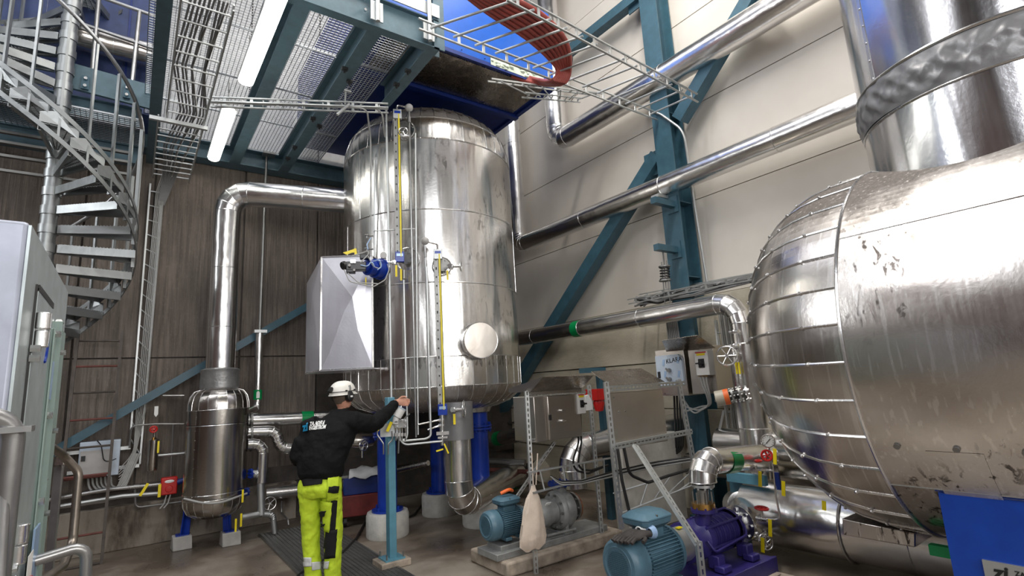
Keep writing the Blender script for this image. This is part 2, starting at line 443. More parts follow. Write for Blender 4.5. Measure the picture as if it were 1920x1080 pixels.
# back wall: separate ribbed concrete panels with recessed joints
wb = stem('wall_back', (0, YW+.12, 0))
xs = [-2.2, -1.0, .12, 1.35, 1.93+.6, 3.7, 4.9, XW+.2]
xs = [-5, -3.4, -1.9, -.62, .10, 1.22, 2.28, 3.5, 4.7, XW+.1]
for i in range(len(xs)-1):
    for (z0, z1, mt) in ((.72, 2.27, 'dark_concrete' if xs[i] > 2.2 else 'ribbed_concrete'), (2.29, 5.3, 'ribbed_concrete'), (5.32, 9.8, 'hall_wall')):
        g = G(); g.bx(xs[i]+.012, xs[i+1]-.012, YW+random.uniform(-.006, .006), YW+.2, z0, z1); part('concrete_panel', g, mt, wb)
g = G(); g.bx(-5, XW+.1, YW+.03, YW+.25, 0, 9.8); part('joint_backing', g, 'dark_concrete', wb)
# concrete kerb along its foot
g = G(); g.bx(-5, 2.0, YW-.13, YW, 0, .50); struct('trim_1', g, 'kerb_concrete', bevel=.012)
g = G(); g.bx(-5, XW, YW-.02, YW+.02, .50, .72); struct('trim_2', g, 'dark_concrete')
# right wall: pale sandwich panels above board-marked concrete
wr = stem('wall_right', (XW, 3, 0))
PH = .2165*XW; z0 = 1.68+.166*XW
ys = [-6, -.6, 8.35]
for k in range(6):
    for i in range(len(ys)-1):
        g = G(); g.bx(XW+random.uniform(-.003, .003), XW+.1, ys[i]+.004, ys[i+1]-.004, z0+k*PH+.006, min(9.8, z0+(k+1)*PH-.006)); part('wall_panel', g, 'wall_panel', wr)
g = G(); g.bx(XW+.02, XW+.12, -6, 8.4, 0, 9.8); part('panel_backing', g, 'dark_concrete', wr)
for i, (a, b_) in enumerate(((0, .62), (.63, 1.24), (1.25, 1.86), (1.87, z0-.01))):
    g = G(); g.bx(XW-.05-.012*(i % 2), XW+.1, -6, 8.35, a, b_); part('concrete_course', g, 'beige_concrete', wr, bevel=.006)
# unseen remainder of the hall (seen only as reflections)
g = G(); g.bx(-5.2, -5, -6, YW+.3, 0, 9.8); struct('wall_left', g, 'brown_wall')
g = G(); g.bx(-5, XW+.2, -6.2, -6, 0, 9.8); struct('wall_front', g, 'hall_wall')

# ---- steel columns and braces of the right wall
def steel(name, label, p0, p1, w_, h, side, mat='teal_paint', cat='steel beam', group=None, extra=None):
    t = thing(name, label, cat, Vector(p0), group)
    g = G(); g.hbeam(p0, p1, w_, h, .014, side); part('h_section', g, mat, t)
    return t
cy0 = onX(1216, 0, 5.62).y; cyb = onX(1278, 600, 5.62).y
YC = (cy0+cyb)/2
t = thing('steel_column', 'tall teal H-section steel column against the pale right wall', 'column', (5.77, YC, 0))
g = G(); g.bx(5.62, 5.636, YC-.14, YC+.14, 0, 9.7); part('front_flange', g, 'teal_paint', t)
g = G(); g.bx(5.896, 5.912, YC-.14, YC+.14, 0, 9.7); part('rear_flange', g, 'teal_paint', t)
g = G(); g.bx(5.636, 5.896, YC-.007, YC+.007, 0, 9.7); part('web', g, 'teal_paint', t)
g = G(); g.bx(5.58, 5.94, YC-.2, YC+.2, 0, .02); part('base_plate', g, 'teal_paint', t)
g = G()
for z in (2.9, 3.9, 5.15): g.bx(5.64, 5.89, YC-.13, YC-.01, z, z+.012)
part('stiffener', g, 'teal_paint', t)
XB = 5.72
def brace(label, a, b_, w_=.15):
    a, b_ = Vector(a), Vector(b_)
    t = thing('diagonal_brace', label, 'brace', a); g = G(); g.bar(a, b_, w_, w_, (1, 0, 0)); part('box_section', g, 'teal_paint', t)
    g = G(); e = b_-(b_-a).normalized()*.12; g.box(e, (.02, .32, .34)); part('gusset_plate', g, 'teal_paint', t); return t
p_top = onX(1236, 292, XB); p_bot = onX(925, 792, XB)
brace('long teal diagonal brace rising from behind the tank to the column', p_bot, p_top, .19)
brace('short teal diagonal brace at the top between the cable ladder and the column', onX(1035, 122, XB), onX(1205, -12, XB), .15)
brace('teal diagonal brace rising from the column behind the upper wall pipe', onX(1275, 225, XB), onX(1425, -30, XB), .17)
# horizontal teal brackets on the column
for lab, (xa, ya), (xb, yb) in (('teal bracket on the column carrying the lower of the two long wall pipes', (1224, 384), (1262, 383)),
                                ('teal bracket on the column above the black spring hanger', (1236, 463), (1268, 468))):
    pb = onX(xb, yb, 5.62); t = thing('pipe_bracket', lab, 'bracket', pb)
    g = G(); g.bx(5.22, 5.62, pb.y-.04, pb.y+.04, pb.z-.05, pb.z+.03); part('bracket_arm', g, 'teal_paint', t)
    g = G(); g.bx(5.60, 5.62, pb.y-.08, pb.y+.08, pb.z-.12, pb.z+.1); part('end_plate', g, 'teal_paint', t)
# back wall brace and header beam
a = onY(95, 850, 8.2); b_ = onY(575, 575, 8.2)
t = thing('wall_brace', 'teal diagonal flat brace crossing the dark back wall behind the wall ladder', 'brace', a)
d = (b_-a).normalized(); b2 = b_+d*2.4
g = G(); g.bar(a-d*1.2, b2, .16, .10, (0, 1, 0)); part('box_section', g, 'teal_paint', t)
hb = thing('header_beam', 'dark teal header beam along the top of the dark back wall', 'beam', (1.5, 8.2, 5.06))
g = G(); g.hbeam((-2.5, 8.2, 5.19), (5.4, 8.2, 5.19), .24, .26, .014); part('h_section', g, 'beam_grey_green', hb)

# ---- grated working platform over the left half
PZ = 5.05
pl = thing('working_platform', 'overhead teal steel platform with mesh grating panels above the vertical duct', 'platform', (1.0, 6.2, PZ))
def ybeam(x, y0, y1, w_=.14, h=.26, z=PZ): g = G(); g.hbeam((x, y0, z+h/2), (x, y1, z+h/2), w_, h, .012); part('joist', g, 'beam_grey_green', pl)
for x in (1.02, 1.68): ybeam(x, 4.3, 8.08)
ybeam(2.27, 4.3, 5.5, .12)
g = G(); g.hbeam((.03, 4.27, PZ+.16), (2.33, 4.27, PZ+.16), .10, .32, .012); part('edge_beam', g, 'beam_grey_green', pl)
g = G(); g.bx(.9, 2.33, 4.2, 4.212, PZ+.34, PZ+.48); part('toe_board', g, 'galvanised', pl)
g = G()
for x in (.95, 1.6, 2.24):
    for dx in (-.05, .05):
        for dz in (.08, .2): g.cyl((x+dx, 4.21, PZ+dz+.03), (x+dx, 4.185, PZ+dz+.03), .014, n=6)
part('bolt', g, 'bright_metal', pl, kind='stuff')
g = G()
for x, y in ((1.62, 5.0), (1.74, 5.2), (1.62, 6.2), (1.74, 6.35), (1.62, 7.1), (2.2, 4.7), (2.2, 5.0), (1.62, 7.5)):
    g.bx(x-.03, x+.03, y-.02, y+.02, PZ-.03, PZ+.0); g.cyl((x, y, PZ-.06), (x, y, PZ), .012, n=6)
part('grating_clip', g, 'black_plastic', pl, kind='stuff')
def grating(x0, x1, y0, y1, z, parent, pitch=.042, cross=.042, mat='grating_steel', hh=.010):
    g = G(); x = x0
    while x <= x1+1e-6: g.bx(x-.0022, x+.0022, y0, y1, z, z+hh); x += pitch
    y = y0
    while y <= y1+1e-6: g.bx(x0, x1, y-.002, y+.002, z+.002, z+.010); y += cross
    for xx in (x0, x1): g.bx(xx-.004, xx+.004, y0, y1, z-.004, z+hh+.004)
    for yy in (y0, y1): g.bx(x0, x1, yy-.004, yy+.004, z-.004, z+hh+.004)
    return part('grating_panel', g, mat, parent)
for (xa, xb) in ((-.08, .44), (.45, .95), (1.1, 1.61), (1.75, 2.2)):
    for (ya, yb) in ((4.34, 5.25), (5.27, 6.2), (6.22, 7.1), (7.12, 8.05)):
        if xa > 1.7 and ya > 5.3: yb_ = yb; 
        grating(xa, xb, ya, yb, PZ+.27, pl)
# railing posts on the edge
for x in (1.66, 2.2):
    g = G(); g.cyl((x, 4.17, PZ+.02), (x, 4.17, PZ+1.3), .022, n=12); ps = part('railing_post', g, 'galvanised', pl)
    g = G(); g.bx(x-.06, x+.06, 4.19, 4.205, PZ+.04, PZ+.24); part('foot_plate', g, 'galvanised', ps)
for z in (.72, 1.2):
    g = G(); g.cyl((.9, 4.17, PZ+z), (2.4, 4.17, PZ+z), .02, n=12); part('railing_tube', g, 'galvanised', pl)
g = G(); g.bx(2.27, 2.39, 4.22, 4.234, PZ, PZ+1.6); g.bx(2.27, 2.39, 4.34, 4.354, PZ, PZ+1.6); g.bx(2.325, 2.335, 4.23, 4.35, PZ, PZ+1.6)
part('corner_post', g, 'beam_grey_green', pl)
# left part of the platform: cross beams beyond the stair
for lab, y, z in (('dark teal cross beam just behind the top of the spiral stair', 7.3, 4.95), ('dark teal cross beam above the cable tray end near the back wall', 7.85, 4.7)):
    t = thing('cross_beam', lab, 'beam', (-1.6, y, z)); g = G(); g.hbeam((-3.2, y, z+.12), (-.1, y, z+.12), .12, .24, .012); part('h_section', g, 'beam_grey_green', t)
t = thing('side_beam', 'dark teal beam running beside the wide cable ladder under the platform', 'beam', (-.02, 6, 4.85))
g = G(); g.hbeam((.03, 3.4, 5.0), (.03, 8.1, 5.0), .11, .3, .014); part('h_section', g, 'beam_grey_green', t)
g = G()
for y, z in ((7.6, 4.62), (7.7, 4.5), (7.8, 4.36), (7.55, 4.72)): g.bx(-2.0, -.2, y, y+.05, z, z+.03)
solo('pipe_rack', g, 'dull_steel', 'dark horizontal steel bars behind the spiral stair below the platform', 'rack', kind='stuff')
# blue housing seen high behind the stair, with a clad pipe in front
t = thing('blue_housing', 'dull blue steel housing high behind the spiral stair railing', 'housing', (-1.2, 8.0, 5.4))
g = G(); g.bx(-4.0, .05, 7.6, 8.3, 5.3, 9.3); part('casing', g, 'sky_blue_panel', t)
g = G()
for x in (-2.6, -1.4, -.3): g.bx(x-.01, x+.01, 7.585, 7.6, 5.3, 9.3)
part('panel_seam', g, 'dark_blue', t)

# ---- fluorescent fixtures (they carry their own light)
def fixture(label, a, b_):
    a, b_ = Vector(a), Vector(b_); t = thing('fluorescent_lamp', label, 'lamp', (a+b_)/2, 'fluorescent lamps under the platform')
    g = G(); g.bar(a+Vector((0, 0, .075)), b_+Vector((0, 0, .075)), .15, .05); part('housing', g, 'lamp_case', t)
    g = G(); d = (b_-a).normalized(); s = d.cross(Vector((0, 0, 1))).normalized()
    rings = [(a+d*.0+Vector((0, 0, .05)), s*.055, Vector((0, 0, .03))), (a+d*.03+Vector((0, 0, .035)), s*.07, Vector((0, 0, .045))), (b_-d*.03+Vector((0, 0, .035)), s*.07, Vector((0, 0, .045))), (b_+Vector((0, 0, .05)), s*.055, Vector((0, 0, .03)))]
    g.loft(rings, 16); part('diffuser', g, 'tube_light', t)
    for e in (a+d*.15, b_-d*.15):
        g = G(); g.tube([e+Vector((0, 0, .09)), e+Vector((0, 0, .49))], .006, 6); part('hanger', g, 'dull_steel', t)
fixture('bright fluorescent lamp nearest the top edge under the platform grating', onZ(460, 162, 4.85), onZ(523, 0, 4.85)+Vector((0, -.1, 0)))
fixture('second bright fluorescent lamp, below the thin cable ladder, over the vertical duct', onZ(400, 303, 4.85), onZ(430, 213, 4.85))
# ================================================================ helpers for clad pipes
def clad_pipe(name, label, pts, r, bend=None, rings=(), mat='pipe_cladding', group=None, cat='pipe', ext=None, n=24, loc=None, seg=4, every=1.2, caps=True):
    """insulated pipe: every straight length and every mitred bend is a part, with raised bands at the joints"""
    pts = [Vector(p) for p in pts]; bend = bend or r*1.9
    t = thing(name, label, cat, loc or min(pts, key=lambda p: p.z), group)
    cur = pts[0]; bands = []
    def straight(a, b_, first, last):
        L = (b_-a).length
        if L < .02: return
        k = max(1, round(L/every)); d = (b_-a)/k
        for i in range(k):
            g = G(); g.tube([a+d*i, a+d*(i+1)], r+(.0012 if i % 2 else 0), n, caps); part('pipe_length', g, mat, t)
            if i > 0: bands.append((a+d*i, d.normalized()))
    for i in range(1, len(pts)-1):
        a, p, b_ = cur, pts[i], pts[i+1]; u = (a-p).normalized(); v_ = (b_-p).normalized(); ang = u.angle(v_)
        tl = min(bend/math.tan(ang/2), (a-p).length*.95, (b_-p).length*.95)
        straight(a, p+u*tl, i == 1, False)
        arc = fillet([a, p, b_], tl*math.tan(ang/2), seg) if tl < min((a-p).length, (b_-p).length)*.49 else None
        p0, p1 = p+u*tl, p+v_*tl; rr = tl*math.tan(ang/2); c = p+(u+v_).normalized()*(rr/math.sin(ang/2)); s0 = p0-c; s1 = p1-c; om = s0.angle(s1)
        arc = [c+(s0*math.sin((1-f/seg)*om)+s1*math.sin(f/seg*om))/math.sin(om) for f in range(seg+1)]
        bands.append((p0, -u)); bands.append((p1, v_))
        # mitred segments
        for q in range(seg):
            g = G(); a2, b2 = arc[q], arc[q+1]; dd = (b2-a2).normalized()
            def tang(f): om_ = f/seg*om; e = (s1-s0*math.cos(om)).normalized(); return (-s0.normalized()*math.sin(om_)+e*math.cos(om_)).normalized()
            vs = []; _, sd, up = frame_of(dd)
            for cc, tn in ((a2, tang(q)), (b2, tang(q+1))):
                for j in range(n):
                    th = 2*PI*j/n; o_ = (sd*math.cos(th)+up*math.sin(th))*r
                    k_ = -(o_.dot(tn))/dd.dot(tn); vs.append(cc+o_+dd*k_)
            g.add(vs, [(j, (j+1) % n, n+(j+1) % n, n+j) for j in range(n)]); part('bend_segment', g, mat, t)
            if 0 < q: bands.append((arc[q], tang(q)))
        cur = p1
    straight(cur, pts[-1], len(pts) == 2, True)
    for q in rings: bands.append(q)
    if bands:
        for c, d in bands: g = G(); g.torus(c, d, r+.001, .0045, n, 6); part('seam_band', g, 'bright_metal', t)
    return t
def tape(parent, c, d, r, w_=.12, mat='green_tape', tab=None):
    c, d = Vector(c), Vector(d).normalized()
    g = G(); g.tube([c-d*w_/2, c+d*w_/2], r+.004, 28, False); tp = part('marking_band', g, mat, parent, 'green marking band')
    if tab is not None:
        tv = Vector(tab).normalized(); s = d.cross(tv).normalized(); g = G(); q = c+tv*(r+.007)
        g.prism([q-d*.045-s*.02, q+d*.03-s*.02, q+d*.05, q+d*.03+s*.02, q-d*.045+s*.02], tv*.002); part('label', g, 'label_white', tp, 'white arrow label')
    return tp
def handwheel(parent, c, axis, R, r=.008, spokes=5, mat='bright_metal', name='handwheel', label=None):
    c = Vector(c); d, sd, up = frame_of(axis); g = G(); g.torus(c, d, R, r, 28, 8); g.cyl(c-d*.015, c+d*.015, R*.18, n=12)
    for i in range(spokes):
        a = 2*PI*i/spokes; g.tube([c+(sd*math.cos(a)+up*math.sin(a))*R*.1, c+(sd*math.cos(a)+up*math.sin(a))*R], r*.8, 6)
    return part(name, g, mat, parent, label)
def flange(parent, c, axis, R, th=.025, mat='dull_steel', bolts=8, name='flange'):
    c = Vector(c); d, sd, up = frame_of(axis); g = G(); g.cyl(c-d*th/2, c+d*th/2, R, n=28)
    for i in range(bolts):
        a = 2*PI*i/bolts; q = c+(sd*math.cos(a)+up*math.sin(a))*R*.8; g.cyl(q-d*(th/2+.015), q+d*(th/2+.015), R*.08+.003, n=6)
    return part(name, g, mat, parent)
def rivets(g, pts, r=.006, nrm=None):
    for p, nn in pts: g.lathe([(r, 0), (r*.8, r*.6), (0, r*.8)], p, nn, 6)
def rot_copies(src, n, center, axis='Z', skip=()):
    """copies of a part turned about the tank axis, sharing mesh data"""
    for k in range(1, n):
        if k in skip: continue
        o = src.copy(); COL.objects.link(o); o.parent = src.parent
        o.rotation_euler = (0, 0, 2*PI*k/n) if axis == 'Z' else (0, 2*PI*k/n, 0)

# ================================================================ the tall vertical tank
TC = Vector((3.29, 6.41, 0)); TR = 1.156
tank = thing('vertical_tank', 'tall upright tank in shiny sheet cladding standing on blue tubular legs', 'tank', (TC.x, TC.y, 0))
Z = {'a': 1.70, 'b': 2.04, 'c': 2.90, 'd': 3.79, 'e': 4.70}
azc = math.atan2(-TC.y, -TC.x)          # direction from the tank towards the camera
courses = [(Z['b'], Z['c'], 5, .30), (Z['c'], Z['d'], 5, .12), (Z['d'], Z['e'], 5, .42)]
seams = G(); riv = G()
for z0_, z1_, k, off in courses:
    a0 = azc+off
    for i in range(k):
        a_, b2 = a0+2*PI*i/k, a0+2*PI*(i+1)/k
        g = G(); rr = TR+(.0015 if i % 2 else -.0005)
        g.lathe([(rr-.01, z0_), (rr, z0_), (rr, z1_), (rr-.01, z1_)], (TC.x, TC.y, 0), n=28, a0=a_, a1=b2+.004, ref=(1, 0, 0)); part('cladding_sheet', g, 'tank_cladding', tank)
        q = Vector((math.cos(a_), math.sin(a_), 0))
        for j in range(9): rivets(riv, [(Vector((TC.x, TC.y, 0))+q*(TR+.002)+Vector((0, 0, z0_+.06+(z1_-z0_-.12)*j/8)), q)], .005)
        seams = G(); seams.box(Vector((TC.x, TC.y, (z0_+z1_)/2))+q*TR, (.006, .016, z1_-z0_), (q, Vector((-q.y, q.x, 0)), Vector((0, 0, 1)))); part('vertical_seam', seams, 'bright_metal', tank)
for z_ in (Z['b'], Z['c'], Z['d'], Z['e']):
    g = G(); g.torus((TC.x, TC.y, z_), (0, 0, 1), TR+.002, .007, 96, 6); part('seam_band', g, 'bright_metal', tank)
NG = 40
def gore(prof, name='gore_panel', mat='tank_cladding'):
    g = G(); w_ = PI/NG
    pr = prof; g.lathe(pr, (TC.x, TC.y, 0), n=2, a0=-w_, a1=w_, ref=(1, 0, 0)); g.lathe([(r_-.008, z_) for r_, z_ in pr], (TC.x, TC.y, 0), n=2, a0=-w_, a1=w_, ref=(1, 0, 0))
    src = part(name, g, mat, tank); rot_copies(src, NG, TC)
    g = G()
    q = Vector((math.cos(w_), math.sin(w_), 0)); pts = [Vector((TC.x, TC.y, 0))+q*(r_+.001)+Vector((0, 0, z_)) for r_, z_ in pr]
    g.tube(pts, .0055, 5)
    for p in pts[::2]: rivets(g, [(p, q)], .009)
    src = part('gore_seam', g, 'bright_metal', tank); rot_copies(src, NG, TC)
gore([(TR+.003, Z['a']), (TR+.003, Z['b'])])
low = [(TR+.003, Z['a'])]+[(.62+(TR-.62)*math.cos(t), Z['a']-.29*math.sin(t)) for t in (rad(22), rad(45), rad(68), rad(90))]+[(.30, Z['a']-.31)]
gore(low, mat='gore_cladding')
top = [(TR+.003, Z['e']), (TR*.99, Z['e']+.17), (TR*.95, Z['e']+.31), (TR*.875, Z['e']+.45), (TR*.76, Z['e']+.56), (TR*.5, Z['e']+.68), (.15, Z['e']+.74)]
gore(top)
g = G(); g.torus((TC.x, TC.y, Z['a']), (0, 0, 1), TR+.002, .006, 96, 6); part('seam_band', g, 'bright_metal', tank)
g = G(); g.torus((TC.x, TC.y, Z['e']+.31), (0, 0, 1), TR*.95+.002, .006, 96, 6); part('seam_band', g, 'bright_metal', tank)
part('rivets', riv, 'bright_metal', tank, kind='stuff')
# round inspection nozzle with cap
def tank_pt(x, y, off=0.0):
    """point on the tank surface seen at pixel x,y"""
    d = ray(x, y); a_ = d.x**2+d.y**2; R_ = TR+off; b_ = -2*(d.x*TC.x+d.y*TC.y); c_ = TC.x**2+TC.y**2-R_**2
    k = (-b_-math.sqrt(max(0, b_*b_-4*a_*c_)))/(2*a_); return CAM+d*k
q = tank_pt(893, 640); nd = Vector((q.x-TC.x, q.y-TC.y, 0)).normalized(); nd = (nd*1+Vector((-.30, -.55, 0))).normalized()
base = Vector((TC.x, TC.y, q.z+.0))+nd*(TR-.15); 
cap = q+nd*.16
g = G(); g.tube([cap-nd*.35, cap], .205, 40, False); nz = part('inspection_nozzle', g, 'tank_cladding', tank, 'short round capped nozzle')
g = G(); g.lathe([(0, .004), (.2, .002), (.207, -.01)], cap, nd, 40); part('end_cap', g, 'cabinet_steel', nz)
g = G(); g.torus(cap, nd, .205, .006, 40, 6); g.torus(cap-nd*.12, nd, .206, .004, 40, 6); part('rim', g, 'bright_metal', nz)
# outlet under the tank
g = G(); g.cyl((TC.x, TC.y, 1.2), (TC.x, TC.y, 1.6), .34, n=40); part('wrapped_outlet', g, 'black_rubber', tank, 'black wrapped outlet under the tank')
# blue tubular legs
legs = [onZ(728, 968, .28), onZ(905, 945, .28), onZ(822, 935, .28)]
legs = [Vector((2.64, 6.44, 0)), Vector((3.72, 5.98, 0)), Vector((3.66, 7.0, 0))]
lp = [onZ(714, 880, 1.0), onZ(901, 880, 1.0)]
def leg_at(px_, y_, H): p = hor(px_, y_, H); return Vector((p.x, p.y, 0))
legs = [leg_at(722, 900, 6.75), leg_at(901, 880, 6.95), leg_at(824, 900, 7.7)]
legs[0] = leg_at(726, 900, 6.85)
for p, lab in zip(legs, ('round concrete footing behind the teal instrument post', 'round concrete footing under the blue leg nearest the pumps', 'dark round concrete footing under the rear blue leg')):
    g = G(); g.cyl(p+Vector((0, 0, .30)), p+Vector((0, 0, 1.62)), .115, n=28); lg = part('leg', g, 'blue_paint', tank)
    g = G(); g.cyl(p+Vector((0, 0, 1.14)), p+Vector((0, 0, 1.165)), .165, n=28); g.cyl(p+Vector((0, 0, 1.175)), p+Vector((0, 0, 1.2)), .165, n=28)
    for i in range(8):
        a = 2*PI*i/8; g.cyl(p+Vector((.145*math.cos(a), .145*math.sin(a), 1.11)), p+Vector((.145*math.cos(a), .145*math.sin(a), 1.23)), .012, n=6)
    part('leg_flange', g, 'blue_paint', lg)
    g = G(); g.cyl(p+Vector((0, 0, .28)), p+Vector((0, 0, .305)), .185, n=28)
    for i in range(4):
        a = 2*PI*i/4+.5; g.cyl(p+Vector((.16*math.cos(a), .16*math.sin(a), .28)), p+Vector((.16*math.cos(a), .16*math.sin(a), .34)), .014, n=6)
    part('foot_plate', g, 'blue_paint', lg)
    g = G(); g.lathe([(.0, .0), (.24, .0), (.25, .02), (.25, .24), (.235, .28), (0, .28)], (p.x, p.y, 0), n=36); solo('round_footing', g, 'foot_concrete', lab, 'footing')
# collar cladding where the right leg meets the belly
g = G(); g.lathe([(.15, 1.36), (.24, 1.55), (.26, 1.62)], (legs[1].x, legs[1].y, 0), n=28); part('leg_collar', g, 'bright_metal', tank)
g = G(); g.lathe([(.20, 1.50), (.36, 1.56)], (legs[1].x-.1, legs[1].y-.05, 0), n=28); part('leg_pad', g, 'dark_blue', tank)
# drain pipe below the tank: wrapped sleeve, vertical length and mitred elbow to the right
dp = leg_at(858, 860, 6.1)
tt = clad_pipe('tank_drain_pipe', 'fat shiny drain pipe dropping below the tank and turning right between the blue legs', [(dp.x, dp.y, 1.42), (dp.x, dp.y, .42), (dp.x+1.6, dp.y+1.15, .42)], .155, .26, every=2)
g = G(); g.cyl((dp.x, dp.y, 1.12), (dp.x, dp.y, 1.52), .19, n=28); part('canvas_sleeve', g, 'canvas_wrap', tt, 'grey canvas sleeve')

# folded sheet box on the left flank of the tank
bl = [onY(603, 482, 6.0), onY(603, 694, 6.0)]
X0, X1 = bl[0].x+.0, onY(699, 600, 5.75).x
yF = 6.0; zt, zb = bl[0].z, bl[1].z
A = Vector((X0, yF, 0)); Bv = Vector((onY(699, 690, 5.72).x, 5.72, 0)); Cv = Vector((X0-.02, yF+.75, 0)); Cv = Vector((hor(574, 600, 6.95).x, hor(574, 600, 6.95).y, 0)); Dv = Vector((Bv.x+.75, Bv.y+.9, 0))
sb = thing('sheet_metal_box', 'large creased sheet-metal box fixed to the left flank of the vertical tank', 'cover box', (A.x, A.y, zb))
def up(v_, z_): return Vector((v_.x, v_.y, z_))
def creased(name, a, b_, z0_, z1_, creases, label=None):
    g = G(); nrm = (b_-a).cross(Vector((0, 0, 1))).normalized()
    P = {}
    def pt(u, w_, dd): return a+(b_-a)*u+Vector((0, 0, z0_+(z1_-z0_)*w_))+nrm*dd
    pts, fs = creases
    g.add([pt(*q_) for q_ in pts]+[pt(q_[0], q_[1], q_[2]-.012) for q_ in pts], fs+[tuple(i+len(pts) for i in f[::-1]) for f in fs]); return part(name, g, 'box_sheet', sb, label, angle=3)
creased('front_sheet', A, Bv, zb, zt, ([(0, 0, 0), (1, 0, 0), (1, 1, 0), (0, 1, 0), (.46, .50, .035), (.17, .14, .012), (.62, .62, .045), (.72, .33, .02)],
        [(0, 5, 4), (0, 4, 3), (3, 4, 6), (3, 6, 2), (6, 2, 7), (7, 2, 1), (6, 7, 4), (4, 7, 5), (5, 7, 1), (0, 1, 5)]))
creased('side_sheet', Cv, A, zb, zt, ([(0, 0, 0), (1, 0, 0), (1, 1, 0), (0, .86, 0), (.35, .4, .02), (.6, .7, .03)], [(0, 1, 4), (1, 2, 5), (1, 5, 4), (4, 5, 3), (5, 2, 3), (0, 4, 3)]))
g = G(); g.prism([up(A, zb), up(Bv, zb), up(Dv, zb), up(Cv, zb)], (0, 0, -.012)); part('bottom_sheet', g, 'box_sheet', sb)
g = G(); g.prism([up(A, zt), up(Bv, zt), up(Dv, zt), up(Cv, zb+(zt-zb)*.86)], (0, 0, .010)); part('top_sheet', g, 'box_sheet', sb)
g = G()
for a_, b2 in ((up(A, zb), up(Bv, zb)), (up(A, zt), up(Bv, zt)), (up(A, zb), up(A, zt)), (up(Bv, zb), up(Bv, zt)), (up(Cv, zb), up(A, zb))): g.bar(a_, b2, .02, .012)
part('edge_fold', g, 'bright_metal', sb)

# ---- blue box above the tank with a gold-brown plate below
BZ = 5.58
bb = thing('blue_overhead_box', 'large bright blue steel box right above the vertical tank', 'steel box', (3.1, 5.6, BZ))
fl = onZ(812, 92, BZ); fr = onZ(1046, 160, BZ); ry = onZ(935, 232, BZ)
bx0, bx1 = 1.9, fr.x; by0 = (fl.y+fr.y)/2; by1 = 8.2
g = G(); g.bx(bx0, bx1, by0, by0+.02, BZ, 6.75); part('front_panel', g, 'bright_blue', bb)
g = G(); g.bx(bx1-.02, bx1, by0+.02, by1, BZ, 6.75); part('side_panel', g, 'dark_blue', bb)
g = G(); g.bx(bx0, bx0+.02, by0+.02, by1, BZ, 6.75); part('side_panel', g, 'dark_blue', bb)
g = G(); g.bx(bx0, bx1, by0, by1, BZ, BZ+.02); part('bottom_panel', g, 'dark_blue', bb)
g = G(); g.bx(bx0+.2, bx1-.12, by0+.07, by0+.80, BZ-.012, BZ); part('brown_insulation_plate', g, 'gold_plate', bb, 'dull gold-brown metal plate')
g = G(); g.bx(bx0, bx1, by0-.012, by0, BZ-.03, BZ+.02); g.bx(bx1-.05, bx1+.01, by0, by1, BZ-.03, BZ); g.bx(bx0, bx1, by0+.82, by0+.9, BZ-.06, BZ)
part('edge_angle', g, 'dark_blue', bb)
g = G()
for k in range(7): g.cyl((bx0+.4+k*.33, by0-.012, BZ+.05), (bx0+.4+k*.33, by0-.024, BZ+.05), .008, n=6)
part('bolt', g, 'dark_blue', bb, kind='stuff')
o1, o2 = onY(920, 115, by0-.01), onY(1020, 158, by0-.01)
g = G(); g.bx(o1.x, o2.x, by0-.015, by0-.005, BZ+.0, BZ+.12); part('opening_insulation', g, 'insulation', bb, 'torn opening showing pale green insulation')
g = G()
for k in range(30): g.sphere((o1.x+(o2.x-o1.x)*random.random(), by0-.02, BZ+.01+.10*random.random()), random.uniform(.012, .028), 8, 5, (1.4, .6, .7))
part('insulation_tufts', g, 'insulation', bb, kind='stuff')
g = G(); g.bx(bx1-.16, bx1-.04, by1-.5, by1-.35, 0.0, BZ)
g = G(); g.bx(bx1+.0, bx1+.10, 7.3, 7.4, 2.2, BZ); part('support_post', g, 'dark_blue', bb)

# ================================================================ horizontal tank on the right
HC = Vector((4.55, 1.35, 1.81)); HR = 1.262
ht = thing('horizontal_tank', 'huge stained horizontal tank in dull sheet cladding on a blue saddle, filling the right side', 'tank', (HC.x, .2, 0))
NH = 36
def hpt(r_, y_, a): return Vector((HC.x+r_*math.cos(a), y_, HC.z+r_*math.sin(a)))
for (ya, yb) in ((-.9, 1.35), (-3.2, -.9)):
    for (a0, a1) in ((rad(-140), rad(-27)), (rad(-27), rad(100)), (rad(100), rad(150)), (rad(150), rad(220))):
        g = G(); k = 24
        vs = []; 
        for y_ in (ya+.004, yb):
            for j in range(k+1): vs.append(hpt(HR+(.002 if a0 > 0 else 0), y_, a0+(a1-a0)*j/k))
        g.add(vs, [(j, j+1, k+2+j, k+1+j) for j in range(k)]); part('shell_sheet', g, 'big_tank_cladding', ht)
        g = G(); g.bar(hpt(HR+.002, ya, a1), hpt(HR+.002, yb, a1), .02, .006, (0, 0, 1)) if False else g.tube([hpt(HR, ya, a1), hpt(HR, yb, a1)], .006, 5); part('lap_joint', g, 'bright_metal', ht)
